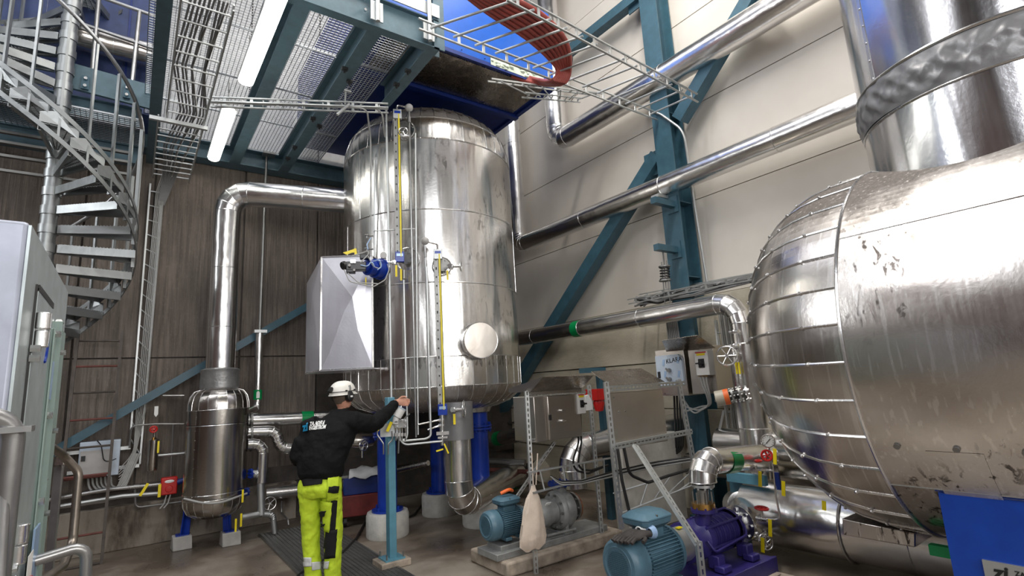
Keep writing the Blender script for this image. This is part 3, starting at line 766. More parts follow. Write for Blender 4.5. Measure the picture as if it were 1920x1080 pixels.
# head: superelliptic profile
def hprof():
    out = []
    for i in range(13):
        t = i/12*PI/2; c_, s_ = math.cos(t), math.sin(t); e = 2/2.75
        out.append((HR*max(c_, 0)**e, .93*s_**e))
    return out
HP = [p for p in hprof() if p[0] > .25]+[(.22, .93)]
g = G(); k2 = 3
def gore_h(off):
    g = G(); w_ = PI/NH
    vs = []
    for r_, h_ in HP:
        for j in range(k2+1):
            a = -w_+2*w_*j/k2; vs.append(Vector((HC.x, HC.y, HC.z))+Vector((math.cos(a)*r_, h_, math.sin(a)*r_)))
    fs = [(i*(k2+1)+j, i*(k2+1)+j+1, (i+1)*(k2+1)+j+1, (i+1)*(k2+1)+j) for i in range(len(HP)-1) for j in range(k2)]
    return g.add(vs, fs)
def rot_y(src, n, zc):
    for k in range(1, n):
        o = src.copy(); COL.objects.link(o); o.parent = src.parent; a = 2*PI*k/n
        o.rotation_euler = (0, a, 0); o.location = Vector((0, 0, zc)) - Matrix.Rotation(a, 3, 'Y') @ Vector((0, 0, zc))
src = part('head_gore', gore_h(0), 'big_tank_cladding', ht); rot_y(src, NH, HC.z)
w_ = PI/NH; g = G(); pts = [Vector((HC.x+math.cos(w_)*(r_+.002), HC.y+h_+.002, HC.z+math.sin(w_)*(r_+.002))) for r_, h_ in HP]
g.tube(pts, .008, 5)
for i in range(1, len(pts), 2): g.sphere(pts[i]+(pts[i]-HC).normalized()*.006, .013, 6, 4)
src = part('gore_seam', g, 'bright_metal', ht); rot_y(src, NH, HC.z)
g = G(); g.torus((HC.x, HC.y, HC.z), (0, 1, 0), HR+.003, .010, 110, 6); part('seam_band', g, 'bright_metal', ht)
g = G(); g.lathe([(0, .945), (.2, .94), (.23, .925)], HC, (0, 1, 0), 30); part('centre_disc', g, 'big_tank_cladding', ht)
g = G()
for k in range(9):
    q = hpt(HR+.001, 1.2-.28*k, rad(-27+180+54)); a = rad(207); q = hpt(HR+.003, 1.22-.26*k, a); nn = Vector((math.cos(a), 0, math.sin(a))); g.cyl(q, q+nn*.012, .016, n=10)
for k in range(14):
    a = rad(150+5*k); q = hpt(HR+.003, 1.27, a)
part('cap_screw', g, 'dull_steel', ht, kind='stuff')
def sheet_on_shell(name, y0, y1, a0, a1, off=.004, mat='big_tank_cladding'):
    g = G(); k = 8; vs = [hpt(HR+off, y_, a0+(a1-a0)*j/k) for y_ in (y0, y1) for j in range(k+1)]
    g.add(vs, [(j, j+1, k+2+j, k+1+j) for j in range(k)]); return part(name, g, mat, ht)
sheet_on_shell('access_plate', .86, 1.10, rad(208), rad(222))
# drip tray under the head
tr = [onX(1575, 1000, 4.4), onX(1722, 1030, 4.4)]
g = G()
p0 = Vector((4.3, 1.36, .56)); 
q4 = [onX(x, y, 4.2) for x, y in ((1578, 972), (1716, 1000), (1716, 1027), (1580, 1003))]; g.prism(q4, (.5, 0, 0)); part('drain_box', g, 'big_tank_cladding', ht, bevel=.008)
# vertical cylinder (dome) on top, with canvas joint
CC = Vector((4.45, .68, 0)); CRr = .72
def cylsheet(name, z0_, z1_, parent, mat, r_=CRr, a0=0, a1=2*PI, n=64): g = G(); g.lathe([(r_, z0_), (r_, z1_)], CC, n=n, a0=a0, a1=a1, ref=(1, 0, 0)); return part(name, g, mat, parent)
dm = thing('vertical_duct', 'wide shiny vertical duct rising from the horizontal tank, with a dark canvas joint', 'duct', (CC.x, CC.y, 2.6))
cylsheet('lower_cladding', 2.55, 3.30, dm, 'duct_cladding')
az0 = math.atan2(-CC.y, -CC.x)
for i in range(3):
    a0 = az0-.85+2*PI*i/3; cylsheet('upper_cladding', 3.47, 8.5, dm, 'duct_cladding', CRr, a0, a0+2*PI/3, 30)
    g = G(); q = Vector((math.cos(a0), math.sin(a0), 0)); g.box(CC+q*CRr+Vector((0, 0, 6)), (.006, .03, 5.06), (q, Vector((-q.y, q.x, 0)), Vector((0, 0, 1))))
    for j in range(26): rivets(g, [(CC+q*(CRr+.003)+Vector((0, 0, 3.55+.13*j)), q)], .008)
    part('lap_joint', g, 'bright_metal', dm)
# canvas joint: wrinkled fabric belt
g = G(); nA, nZ = 420, 22; vs = []
rnd = random.Random(3); ph = [(rnd.uniform(0, 6.28), rnd.uniform(9, 46), rnd.uniform(-30, 30)) for _ in range(14)]
for i in range(nZ+1):
    z_ = 3.255+.265*i/nZ; e = math.sin(PI*i/nZ)
    for j in range(nA):
        a = 2*PI*j/nA; wv = sum(1-2*abs(math.sin(a*round(f)/2+h_+k_*z_)) for h_, f, k_ in ph)/7
        r_ = CRr+.006+.030*e+.022*e*wv; vs.append(CC+Vector((r_*math.cos(a), r_*math.sin(a), z_+.012*math.sin(a*3+1))))
g.add(vs, [(i*nA+j, i*nA+(j+1) % nA, (i+1)*nA+(j+1) % nA, (i+1)*nA+j) for i in range(nZ) for j in range(nA)])
cj = part('canvas_joint', g, 'canvas_wrap', dm, 'dark grey wrinkled canvas joint')
g = G(); g.torus(CC+Vector((0, 0, 3.25)), (0, 0, 1), CRr+.004, .007, 90, 6); g.torus(CC+Vector((0, 0, 3.52)), (0, 0, 1), CRr+.006, .012, 90, 6); part('clamp_wire', g, 'bright_metal', cj)
# blue saddle
sd = thing('tank_saddle', 'bright blue steel saddle plate carrying the horizontal tank at the bottom right', 'support', (4.5, .8, 0))
X_ = 3.6; pts = [(X_, 1.13, 0), (X_, 1.13, 1.0)]
g = G(); g.bx(X_, X_+.02, .1, 1.13, 0, 1.0); part('side_plate', g, 'saddle_blue', sd)
g = G()
prof = [(X_+.02, 0), (X_+.02, .97)]+[(HC.x+(HR+.0)*math.cos(a), HC.z+(HR+.0)*math.sin(a)) for a in [rad(221+98*i/20) for i in range(21)]]+[(5.5, .97), (5.5, 0)]
for y_ in (1.10, .12): g.prism([(x, y_, z_) for x, z_ in prof], (0, .02, 0))
part('web_plate', g, 'saddle_blue', sd)
g = G(); g.bx(X_-.01, X_+.03, .05, 1.14, .985, 1.0); part('top_edge', g, 'saddle_blue', sd)
n0, n1 = onX(1842, 1048, X_), onX(1925, 1060, X_)
g = G(); g.bx(X_-.012, X_, n1.y-.10, n0.y, n0.z-.19, n0.z); npl = part('name_plate', g, 'galvanised', sd, 'metal name plate')
q = Vector((X_-.013, n0.y-.035, n0.z-.075))
lettering('logo_letters', 'zi', .085, q, (0, -1, 0), (0, 0, 1), 'ink_black', npl, shear=.2, bold=.003)
lettering('plate_letters', 'ZANDER &', .030, q+Vector((0, -.085, .028)), (0, -1, 0), (0, 0, 1), 'ink_black', npl, bold=.0008)
lettering('plate_letters', 'INGESTRÖM', .030, q+Vector((0, -.085, -.004)), (0, -1, 0), (0, 0, 1), 'ink_black', npl, bold=.0008)
g = G(); gs = onX(1722, 1005, 4.2); g.bx(3.95, 4.0, 1.14, 1.34, .54, .60); solo('green_bracket', g, 'green_tape', 'small dark green bar under the horizontal tank beside the blue saddle', 'bracket')

# ================================================================ pipes along the right wall
XP = 5.62
# lower big pipe: drops from the box, elbow, runs towards the camera side behind the duct
a = onX(984, 456, XP); b_ = onX(1600, 203, XP); 
zP = (a.z+b_.z)/2
tp = onX(970, 300, XP+.0)
pipe_lo = clad_pipe('wall_pipe', 'lower of the two long wall pipes, turning up beside the vertical tank', [(XP, tp.y+.10, 9.7), (XP, tp.y+.10, zP), (XP, -2, zP)], .145, .2, every=1.6)
a = onX(1060, 248, XP); b_ = onX(1480, 15, XP); zU = (a.z+b_.z)/2
tu = onX(1044, 190, XP)
pipe_up = clad_pipe('wall_pipe', 'upper fat shiny wall pipe with an elbow below the cable ladder', [(XP, tu.y+.05, 9.7), (XP, tu.y+.05, zU), (XP, -2, zU)], .175, .26, every=1.9)
g = G(); q = onX(1250, 390, XP); g.bx(5.40, 5.60, q.y-.06, q.y+.06, zP-.20, zP-.16); solo('pipe_shoe', g, 'galvanised', 'small grey steel shoe between the teal bracket and the lower wall pipe', 'pipe support')
# third pipe with green band, elbow down, then thick valve run
X3 = 5.3; a = onX(968, 636, X3); b_ = onX(1340, 573, X3); z3 = (a.z+b_.z)/2
y3 = onX(1402, 700, X3).y
p3 = clad_pipe('feed_pipe', 'shiny pipe with green band leaving the tank and bending down at the column', [(X3, a.y+.6, z3), (X3, y3, z3), (X3, y3, 1.95)], .115, .24, every=1.25)
q = onX(1084, 612, X3); tape(p3, (X3, q.y, z3), (0, 1, 0), .115, .14)
g = G(); g.tube([(X3, y3, 1.97), (X3, y3, .62)], .165, 32); part('valve_jacket', g, 'pipe_cladding', p3); g = G(); g.torus((X3, y3, 1.97), (0, 0, 1), .165, .006, 32, 6); g.torus((X3, y3, 1.10), (0, 0, 1), .165, .006, 32, 6); part('jacket_rim', g, 'bright_metal', p3)
# handwheel and small valves on the jacket
hv = thing('shutoff_valve', 'grey metal handwheel with small impulse valves on the vertical pipe beside the horizontal tank', 'valve', onX(1362, 668, 5.0))
c = onX(1363, 667, 5.0); handwheel(hv, c, (-.8, -.55, .05), .098, .009, 6)
g = G(); g.cyl(c, c+Vector((.2, .1, 0)), .012, n=8); part('stem', g, 'bright_metal', hv)
for yy in (622, 648, 665): 
    c = onX(1376, yy, 5.08); g = G(); g.cyl(c+Vector((0, .05, 0)), c-Vector((0, .05, 0)), .018, n=10); g.sphere(c, .025, 8, 6); part('impulse_valve', g, 'bright_metal', hv)
g = G(); g.tube([onX(1374, 615, 5.09), onX(1386, 720, 5.09)], .006, 6); part('impulse_tube', g, 'bright_metal', hv)
for xx in (1381, 1386): 
    g = G(); c = onX(xx, 690, 5.07); g.bx(c.x-.004, c.x+.004, c.y-.010, c.y+.010, c.z-.06, c.z+.06); part('tag', g, 'yellow', hv, 'yellow tag')
# pressure transmitter, beige with orange label
tm = thing('pressure_transmitter', 'beige round transmitter with a red-orange sticker flanged to the vertical pipe', 'transmitter', onX(1370, 745, 5.0))
c0, c1, c2 = onX(1342, 748, 4.88), onX(1368, 743, 4.95), onX(1405, 738, 5.2)
g = G(); g.cyl(c0, c1, .078, n=26); bd = part('housing', g, 'beige_plastic', tm, bevel=.006)
g = G(); ax = (c1-c0).normalized(); g.tube([c0+(c1-c0)*.62, c0+(c1-c0)*.98], .0795, 26); part('sticker', g, 'orange', bd, 'red-orange sticker')
g = G(); g.bar(c0-ax*.004-Vector((0, .0, .03)), c0-ax*.004+Vector((0, 0, .03)), .012, .006); part('cap_rib', g, 'bright_metal', bd)
flange(tm, c1+ax*.03, ax, .085, .02, 'dull_steel', 8); flange(tm, c1+ax*.10, ax, .09, .02, 'dull_steel', 8)
g = G(); g.cyl(c1, c2, .04, n=16); part('neck', g, 'dull_steel', tm); flange(tm, c2-ax*.02, ax, .10, .02, 'bright_metal', 10)
# green banded discharge pipe of the front pump
yD = 2.72
j0 = onY(1318, 905, yD); el = onY(1322, 868, yD)
q0 = onX(1440, 858, 4.9)
dpipe = clad_pipe('discharge_pipe', 'shiny pipe with green band rising from the purple pump', [(j0.x, yD, j0.z), (j0.x, yD, onY(1318, 880, yD).z+.06), q0+Vector((0, 0, .02))], .105, .17, every=3, loc=j0)
A_ = Vector((j0.x, yD, onY(1318, 880, yD).z+.06)); dd = (q0-A_).normalized(); tape(dpipe, A_+dd*.42, dd, .105, .16)
flange(dpipe, (j0.x, yD, j0.z-.02), (0, 0, 1), .085, .02, 'galvanised', 8)
# suction: big pipes low on the right
xs_, ys_ = 4.9, 0
s0 = onX(1455, 975, 4.9); s1 = onX(1590, 985, 4.9)
sp_ = clad_pipe('suction_pipe', 'very thick low shiny pipe running under the horizontal tank on the right', [(4.9, 3.05, .38), (4.9, -1.0, .38)], .27, every=1.35)
g = G(); g.torus((4.9, 2.16, .38), (0, 1, 0), .275, .012, 40, 8); part('end_ring', g, 'bright_metal', sp_)
clad_pipe('suction_bend', 'tapering shiny pipe piece between the purple pump and the thick low pipe', [onY(1405, 978, 2.9), (4.78, 3.05, .42), (4.9, 3.2, .40)], .14, .16, every=3)
r2 = clad_pipe('return_pipe', 'thin-walled shiny pipe behind the red handwheels along the right wall foot', [(5.35, 3.6, .93), (5.35, -1, .93)], .15, every=1.3)
clad_pipe('lower_wall_pipe', 'grey clad pipe low on the wall behind the yellow tags', [(5.55, 4.2, .62), (5.55, -1, .62)], .13, every=1.7, mat='vessel_steel')
# rear pipes behind pumps along the wall
def yp(label, x, y0, y1, z_, r_, mat='pipe_cladding', band=None, name='clad_pipe'):
    t = clad_pipe(name, label, [(x, y0, z_), (x, y1, z_)], r_, every=1.1, mat=mat)
    if band: tape(t, (x, band, z_), (0, 1, 0), r_, .16)
    return t
a = onX(935, 822, 5.3); ppA = clad_pipe('clad_pipe', 'shiny pipe with green band and clamped bulge right of the blue leg', [onX(885, 832, 5.3), onX(990, 812, 5.3), onX(1060, 800, 5.3)], .12, every=.9)
dq = (onX(990, 812, 5.3)-onX(870, 835, 5.3)).normalized(); tape(ppA, onX(937, 822, 5.3), dq, .12, .18)
c = onX(972, 815, 5.3); g = G(); g.lathe([(.115, -.14), (.075, -.03), (.075, .03), (.115, .14)], c, dq, 24); g.torus(c, dq, .10, .016, 20, 6); part('clamp', g, 'bright_metal', ppA)
ppB = clad_pipe('clad_pipe', 'wide shiny pipe low behind the grey pump with green band', [onX(905, 915, 5.0), onX(1015, 882, 5.0)], .165, every=1)
dq = (onX(1015, 882, 5.0)-onX(905, 915, 5.0)).normalized(); tape(ppB, onX(968, 896, 5.0), dq, .165, .17)
# fat elbow above the grey pump
e0 = onY(1075, 905, 4.9); ppC = clad_pipe('pump_elbow_pipe', 'fat shiny elbow above the grey pump joining a horizontal pipe to the right', [(e0.x, 4.9, e0.z-.05), (e0.x, 4.9, onY(1075, 850, 4.9).z+.04), (e0.x+.9, 4.75, onY(1075, 850, 4.9).z+.12), (5.85, 4.5, onY(1075, 850, 4.9).z+.2)], .16, .24, every=.9)
for lab, p0, p1, r_, m_ in (('grey pipe low on the wall behind the blue leg', (860, 862), (985, 868), .045, 'dull_steel'),
                      ('thin shiny pipe in the gloom under the vertical tank', (745, 882), (803, 868), .035, 'bright_metal'),
                      ('rusty thin pipe low behind the pumps near the floor', (905, 880), (1010, 886), .03, 'rusty_red')):
    clad_pipe('thin_pipe', lab, [hor(*p0, 7.9), hor(*p1, 7.5)], r_, mat=m_, every=9)
clad_pipe('thin_pipe', 'long thin rod pipe crossing behind the blue leg at belly height', [onX(935, 795, 5.8), onX(985, 790, 5.8)], .02, mat='dull_steel', every=9)
# ================================================================ small upright vessel and its vertical duct
VC = hor(404, 900, 7.58); VC = Vector((VC.x, VC.y, 0)); VR = .335
vs_ = thing('condensate_vessel', 'slim upright polished steel vessel with blue feet under the tall vertical duct', 'vessel', VC)
def ring(z_, r_, w2=.004, par=None, nm='seam_band'): g = G(); g.torus((VC.x, VC.y, z_), (0, 0, 1), r_, w2, 48, 6); part(nm, g, 'bright_metal', par or vs_)
for (z0_, z1_) in ((.56, 1.40), (1.41, 1.58)):
    for i in range(2):
        a0 = math.atan2(-VC.y, -VC.x)-.75+PI*i; g = G(); g.lathe([(VR, z0_), (VR, z1_)], VC, n=28, a0=a0, a1=a0+PI, ref=(1, 0, 0)); part('cladding_sheet', g, 'vessel_steel', vs_)
        g = G(); q = Vector((math.cos(a0), math.sin(a0), 0))
        for j in range(8): rivets(g, [(VC+q*(VR+.001)+Vector((0, 0, z0_+(z1_-z0_)*(j+.5)/8)), q)], .007)
        part('rivets', g, 'bright_metal', vs_, kind='stuff')
for z_ in (.56, .62, 1.40, 1.58): ring(z_, VR+.002)
NV = 20
def vgore(pr, mat):
    g = G(); g.lathe(pr, VC, n=2, a0=-PI/NV, a1=PI/NV, ref=(1, 0, 0)); s_ = part('gore_panel', g, mat, vs_); rot_copies(s_, NV, VC)
    w_ = PI/NV; q = Vector((math.cos(w_), math.sin(w_), 0)); g = G(); g.tube([VC+q*(r_+.001)+Vector((0, 0, z_)) for r_, z_ in pr], .003, 5)
    s_ = part('gore_seam', g, 'bright_metal', vs_); rot_copies(s_, NV, VC)
vgore([(VR, 1.58), (VR*.99, 1.66), (VR*.93, 1.74), (VR*.8, 1.80), (VR*.5, 1.83)], 'vessel_steel')
vgore([(VR, .56), (VR*.98, .48), (VR*.86, .40), (VR*.6, .345), (VR*.15, .33)], 'vessel_steel')
for (x, y, lab, zz) in ((337, 1033, 'small square concrete block under the left blue foot of the slim vessel', .15), (430, 1025, 'small square concrete block under the right blue foot of the slim vessel', .15)):
    p = onZ(x, y, 0)+Vector((.02, .1, 0)); g = G(); k = .085; g.loft([(p, (k*1.5, 0, 0), (0, k*1.75, 0)), (p+Vector((0, 0, zz)), (k*1.6, 0, 0), (0, k*1.6, 0))], 4); 
    gg = G()
    for v_ in g.v: q = v_-p; q = Matrix.Rotation(PI/4, 3, 'Z') @ q; gg.v.append(p+q)
    gg.f = g.f; solo('concrete_block', gg, 'cast_block', lab, 'concrete block', bevel=.008)
    tow = (VC-p); tow.z = 0; tow = tow.normalized(); s = Vector((-tow.y, tow.x, 0))
    g = G(); g.prism([p+Vector((0, 0, zz))-s*.05, p+Vector((0, 0, zz))+s*.05, p+Vector((0, 0, .62))+s*.05+tow*.05, p+Vector((0, 0, .62))-s*.05+tow*.05], tow*.012); g.prism([p+Vector((0, 0, zz)), p+Vector((0, 0, .56)), p+tow*.1+Vector((0, 0, .56)), p+tow*.08+Vector((0, 0, zz))], s*.012)
    g.box(p+Vector((0, 0, zz+.006)), (.13, .13, .012)); part('foot', g, 'blue_paint', vs_)
# duct
zD = hor(470, 355, 7.2).z
tw = onY(643, 380, 6.9)
dr = .165
dk = clad_pipe('vertical_pipe_duct', 'tall shiny clad pipe rising from the slim vessel and bending right into the tank', [(VC.x, VC.y, 1.83), (VC.x, VC.y, onY(430, 362, VC.y).z), (TC.x-.9, TC.y+.4, onY(640, 378, 6.9).z)], dr, .26, every=.86)
g = G(); g.lathe([(dr+.02, 1.80), (dr+.055, 1.84), (dr+.05, 2.02), (dr+.06, 2.06), (dr+.01, 2.08)], VC, n=36); part('wrapped_collar', g, 'silver_wrap', dk, 'crumpled grey foil collar')
# thin pole pipe left of tank, thick lower part with green tag
q = onY(496, 385, 8.05); q2 = onY(486, 620, 8.05)
t = clad_pipe('drain_pole', 'thin dark pipe hanging from the platform, thicker and shiny below, with green band', [onY(500, 290, 8.05), onY(487, 622, 8.05)], .02, mat='dull_steel', every=9)
a, b_ = onY(487, 622, 7.95), onY(481, 765, 7.9)
t2 = clad_pipe('riser_pipe', 'slim shiny riser pipe with green band curving into the vessel side', [a, Vector((a.x, 7.95, b_.z)), Vector((VC.x+.3, VC.y+.1, b_.z-.06))], .05, .09, every=9)
tape(t2, Vector((a.x, 7.95, onY(484, 740, 7.95).z)), (0, 0, 1), .05, .13, tab=(-.1, -1, 0))
g = G(); g.bx(a.x-.08, a.x+.08, 7.87, 7.97, a.z-.02, a.z+.02); part('pipe_clamp', g, 'galvanised', t2)
g = G(); c = onY(503, 290, 7.95); g.bx(c.x-.07, c.x+.10, 7.9, 8.05, c.z+.0, c.z+.03); part('hanger_plate', g, 'dull_steel', t)
# horizontal stubs out of the vessel to the right
def stub(label, pts, r_, band=None, **k):
    return clad_pipe('branch_pipe', label, pts, r_, every=9, **k)
V = lambda x, y, Y: onY(x, y, Y)
s1 = stub('upper thick branch pipe from the slim vessel running behind the worker, with green band', [V(464, 788, 7.6), V(530, 786, 7.6), V(620, 781, 7.6)], .085)
tape(s1, V(575, 783.5, 7.6), (V(620, 781, 7.6)-V(530, 786, 7.6)), .085, .15)
s2 = stub('middle branch pipe from the slim vessel bending down behind the worker', [V(464, 810, 7.5), V(520, 808, 7.5), V(523, 842, 7.5), V(640, 834, 7.5)], .07)
s3 = stub('lower branch pipe from the slim vessel turning down to the floor drain', [V(464, 833, 7.4), V(494, 831, 7.4), V(490, 905, 7.4)], .065)
for s_, pp in ((s1, (471, 788)), (s2, (471, 810)), (s3, (471, 832))):
    g = G(); c = V(*pp, 7.5); g.cyl(c-Vector((.012, 0, 0)), c+Vector((.012, 0, 0)), .095, n=24); part('sleeve_disc', g, 'dull_steel', s_)
s4 = stub('plain steel drain pipe from the vessel foot down to the floor', [V(453, 970, 7.35), V(490, 963, 7.4), V(512, 965, 7.4), V(515, 1000, 7.4)], .035, mat='galvanised')
s5 = stub('steel level pipe with blue flanges standing right of the vessel', [V(470, 888, 7.4), V(488, 888, 7.4), V(490, 965, 7.4)], .045, mat='galvanised')
flange(s5, V(470, 888, 7.4), (1, .2, 0), .06, .02, 'blue_paint', 6); flange(s5, V(463, 922, 7.3), (1, .2, 0), .05, .02, 'dark_blue', 6)
s6 = stub('shiny clad pipe low behind the worker legs', [V(497, 925, 7.8), V(700, 903, 7.8)], .085)
handwheel(s6, V(506, 944, 7.45), (.1, -1, .1), .075, .007, 5)
for (x, y) in ((455, 930), (452, 975), (442, 985)):
    p = V(x, y, 7.05); g = G(); g.bx(p.x-.01, p.x+.01, p.y-.004, p.y+.004, p.z-.07, p.z+.07); part('valve_tag', g, 'yellow', vs_, 'yellow tag')
g = G(); g.tube(fillet([V(345, 935, 7.25), V(400, 948, 7.05), V(463, 925, 7.25)], .3, 8), .012, 6); solo('hose_band', g, 'cable_light', 'grey hose slung round the belly of the slim vessel', 'hose')

# ================================================================ spiral stair
SX, SY = -.797, 6.95; SR = .75; SD = math.hypot(SX, SY)
e1 = Vector((SY/SD, -SX/SD, 0)); e2 = -Vector((SX/SD, SY/SD, 0)); SO = Vector((SX, SY, 0))
zA, zB = 3.216, .6335
def hel(th, r_=SR, dz=0): return SO+(e1*math.cos(th)+e2*math.sin(th))*r_+Vector((0, 0, zA+zB*th+dz))
ss = thing('spiral_stair', 'galvanised spiral staircase winding up around a steel pole on the left', 'staircase', SO)
g = G(); g.cyl(SO, SO+Vector((0, 0, 8.5)), .072, n=28); part('centre_pole', g, 'stair_steel', ss)
t0, t1 = -2.9, 5.4
def helix_band(dz, h, name):
    g = G(); n = 90; vs = []
    for i in range(n+1):
        th = t0+(t1-t0)*i/n
        for r_ in (SR, SR+.01):
            for hh in (0, h): vs.append(hel(th, r_, dz+hh))
    fs = []
    for i in range(n):
        a = 4*i; b2 = a+4
        for (p, q) in ((0, 1), (1, 3), (3, 2), (2, 0)): fs.append((a+p, a+q, b2+q, b2+p))
    g.add(vs, fs+[(0, 1, 3, 2), (4*n, 4*n+2, 4*n+3, 4*n+1)]); return part(name, g, 'stair_steel', ss)
helix_band(-.03, .055, 'lower_stringer'); helix_band(.245, .055, 'upper_stringer')
DTH = .2/zB; first = None
k = 0; th = t0+.05
def tread_geo(th):
    g = G(); zt_ = zA+zB*th+.14; u = e1*math.cos(th)+e2*math.sin(th); v_ = -e1*math.sin(th)+e2*math.cos(th); Zv = Vector((0, 0, 1)); c = SO+Zv*zt_
    half = DTH*.62
    def P(r_, a, dz=0): return SO+(e1*math.cos(th+a)+e2*math.sin(th+a))*r_+Zv*(zt_+dz)
    for sgn in (-1, 1):
        a = P(.09, sgn*half*1.6); b2 = P(SR-.005, sgn*half); g.prism([a, b2, b2-Zv*.085, a-Zv*.085], v_*(.006*sgn)); g.prism([a-Zv*.082, b2-Zv*.082, b2-Zv*.086, a-Zv*.086], -v_*(.02*sgn))
    g.prism([P(SR-.004, -half), P(SR-.004, half), P(SR-.004, half, .1), P(SR-.004, half*.2, .13), P(SR-.004, -half, -.1)], u*.006)
    return g
def tread_mesh(th):
    g = G(); zt_ = zA+zB*th+.14; Zv = Vector((0, 0, 1)); half = DTH*.62
    def P(r_, a, dz=0): return SO+(e1*math.cos(th+a)+e2*math.sin(th+a))*r_+Zv*(zt_+dz)
    n = 22
    for i in range(n):
        r_ = .12+(SR-.14)*i/(n-1); g.bar(P(r_, -half*1.0), P(r_, half*1.0), .008, .02)
    for f in (-.5, 0, .5): g.bar(P(.1, half*f), P(SR-.01, half*f), .006, .02)
    return g
while th < t1-.1:
    tr_ = part('tread', tread_geo(th), 'stair_steel', ss); part('tread_grating', tread_mesh(th), 'stair_steel', tr_)
    g = G(); c = SO+Vector((0, 0, zA+zB*th+.11)); g.cyl(c-Vector((0, 0, .06)), c+Vector((0, 0, .03)), .082, n=20); part('hub_sleeve', g, 'stair_steel', tr_)
    k += 1
    bg = G(); b0 = hel(th, SR-.02, -.02); b1 = hel(th, SR-.02, 1.32)
    if k % 1 == 0 and th > -2.2:
        bg.bar(b0, b1, .032, .02, (b0-SO).normalized()); part('baluster', bg, 'stair_steel', ss)
    th += DTH
g = G(); g.tube([hel(-2.2+(t1+2.2)*i/70, SR-.02, 1.36) for i in range(71)], .021, 12); part('handrail', g, 'rail_steel', ss)
# railing of the landing behind
t = thing('landing_railing', 'grey tube railing in front of the blue housing above the stair', 'railing', (-.8, 7.2, 5.0))
q0, q1 = V(190, -5, 7.2), V(295, 32, 7.2)
g = G(); g.tube([q0+(q0-q1)*1, q1], .022, 10); part('top_tube', g, 'rail_steel', t)
g = G(); a, b_ = V(140, 40, 7.2), V(290, 92, 7.2); g.tube([a, b_], .022, 10); part('mid_tube', g, 'rail_steel', t)
for (xa, ya, xb, yb) in ((186, -10, 170, 165), (262, 20, 247, 160), (298, -20, 290, 105), (152, -10, 148, 30)):
    g = G(); g.tube([V(xa, ya, 7.2), V(xb, yb, 7.2)], .024, 10); part('railing_post', g, 'rail_steel', t)
t = clad_pipe('high_pipe', 'thick clad pipe crossing high in front of the blue housing', [V(120, 62, 7.4), V(300, 108, 7.4)], .15, mat='vessel_steel', every=.5)
g = G(); g.bx(-2.4, -.1, 7.3, 7.42, 4.98, 5.2); 
t = thing('edge_channel', 'teal channel with bolted cleats below the blue housing', 'beam', (-1.2, 7.2, 5.2)); a = V(125, 140, 7.1); b_ = V(290, 185, 7.1)
g = G(); g.bar(a, b_, .04, .30, (0, 1, 0)); part('channel', g, 'beam_grey_green', t)
for x, y in ((160, 155), (238, 172)):
    c = V(x, y, 7.06); g = G(); g.bx(c.x-.035, c.x+.035, c.y-.01, c.y+.01, c.z-.08, c.z+.08); part('cleat', g, 'teal_paint', t)
    g = G(); [g.cyl((c.x, c.y-.01, c.z+dz), (c.x, c.y-.03, c.z+dz), .018, n=6) for dz in (-.045, .045)]; part('bolts', g, 'bright_metal', t)
gr = thing('landing_grating', 'mesh grating of the landing behind the spiral stair', 'grating', (-1.3, 7.5, 4.95)); grating(-2.4, -.1, 7.0, 8.1, 4.93, gr, .05, .05, 'grating_steel')

# ================================================================ wall ladder, cable ladders
wl = thing('wall_ladder', 'old rusty steel ladder leaning against the back wall beside the grey cabinet', 'ladder', V(190, 1055, 7.9))
a, b_ = V(229, 620, 8.12), V(190, 1058, 7.72); d0 = V(152, 636, 8.12); d1 = V(100, 1010, 7.8)
off = d0-a
g = G(); g.bar(a, b_, .03, .045); part('stile', g, 'ladder_steel', wl); g = G(); g.bar(a+Vector((-.42, 0, 0)), b_+Vector((-.42, 0, 0)), .03, .045); part('stile', g, 'ladder_steel', wl)
for i in range(9):
    f = .05+.118*i; c = a+(b_-a)*f; g = G(); g.cyl(c+Vector((-.42, 0, 0)), c, .012, n=8); part('rung', g, 'rusty_red' if i % 2 else 'ladder_steel', wl)
def cable_ladder(label, p0, p1, q0, q1, step=.25, rail=(.018, .055), n=None, mat='galvanised', rr=.010, name='cable_ladder', lips=True, group=None, up_=(0, 0, 1)):
    """rails p0-p1 and q0-q1 with rungs between"""
    p0, p1, q0, q1 = map(Vector, (p0, p1, q0, q1)); t = thing(name, label, 'cable ladder', p0, group)
    L = (p1-p0).length; n = n or int(L/step)
    for a_, b2 in ((p0, p1), (q0, q1)):
        g = G(); across = (q0-p0).normalized()
        d, s_, u_ = frame_of(b2-a_)
        nrm = d.cross(across).normalized()
        g.bar(a_+nrm*rail[1]/2, b2+nrm*rail[1]/2, rail[0], .014, across); g.bar(a_-nrm*rail[1]/2, b2-nrm*rail[1]/2, rail[0], .014, across)
        for i in range(int(L/.3)+1):
            c = a_+(b2-a_)*((i+.5)/(int(L/.3)+1)); g.box(c, (.03, .006, rail[1]), (d, across, nrm))
        part('side_rail', g, mat, t)
    for i in range(n):
        f = (i+.5)/n; g = G(); g.tube([p0+(p1-p0)*f, q0+(q1-q0)*f], rr, 8); part('rung', g, mat, t)
    return t
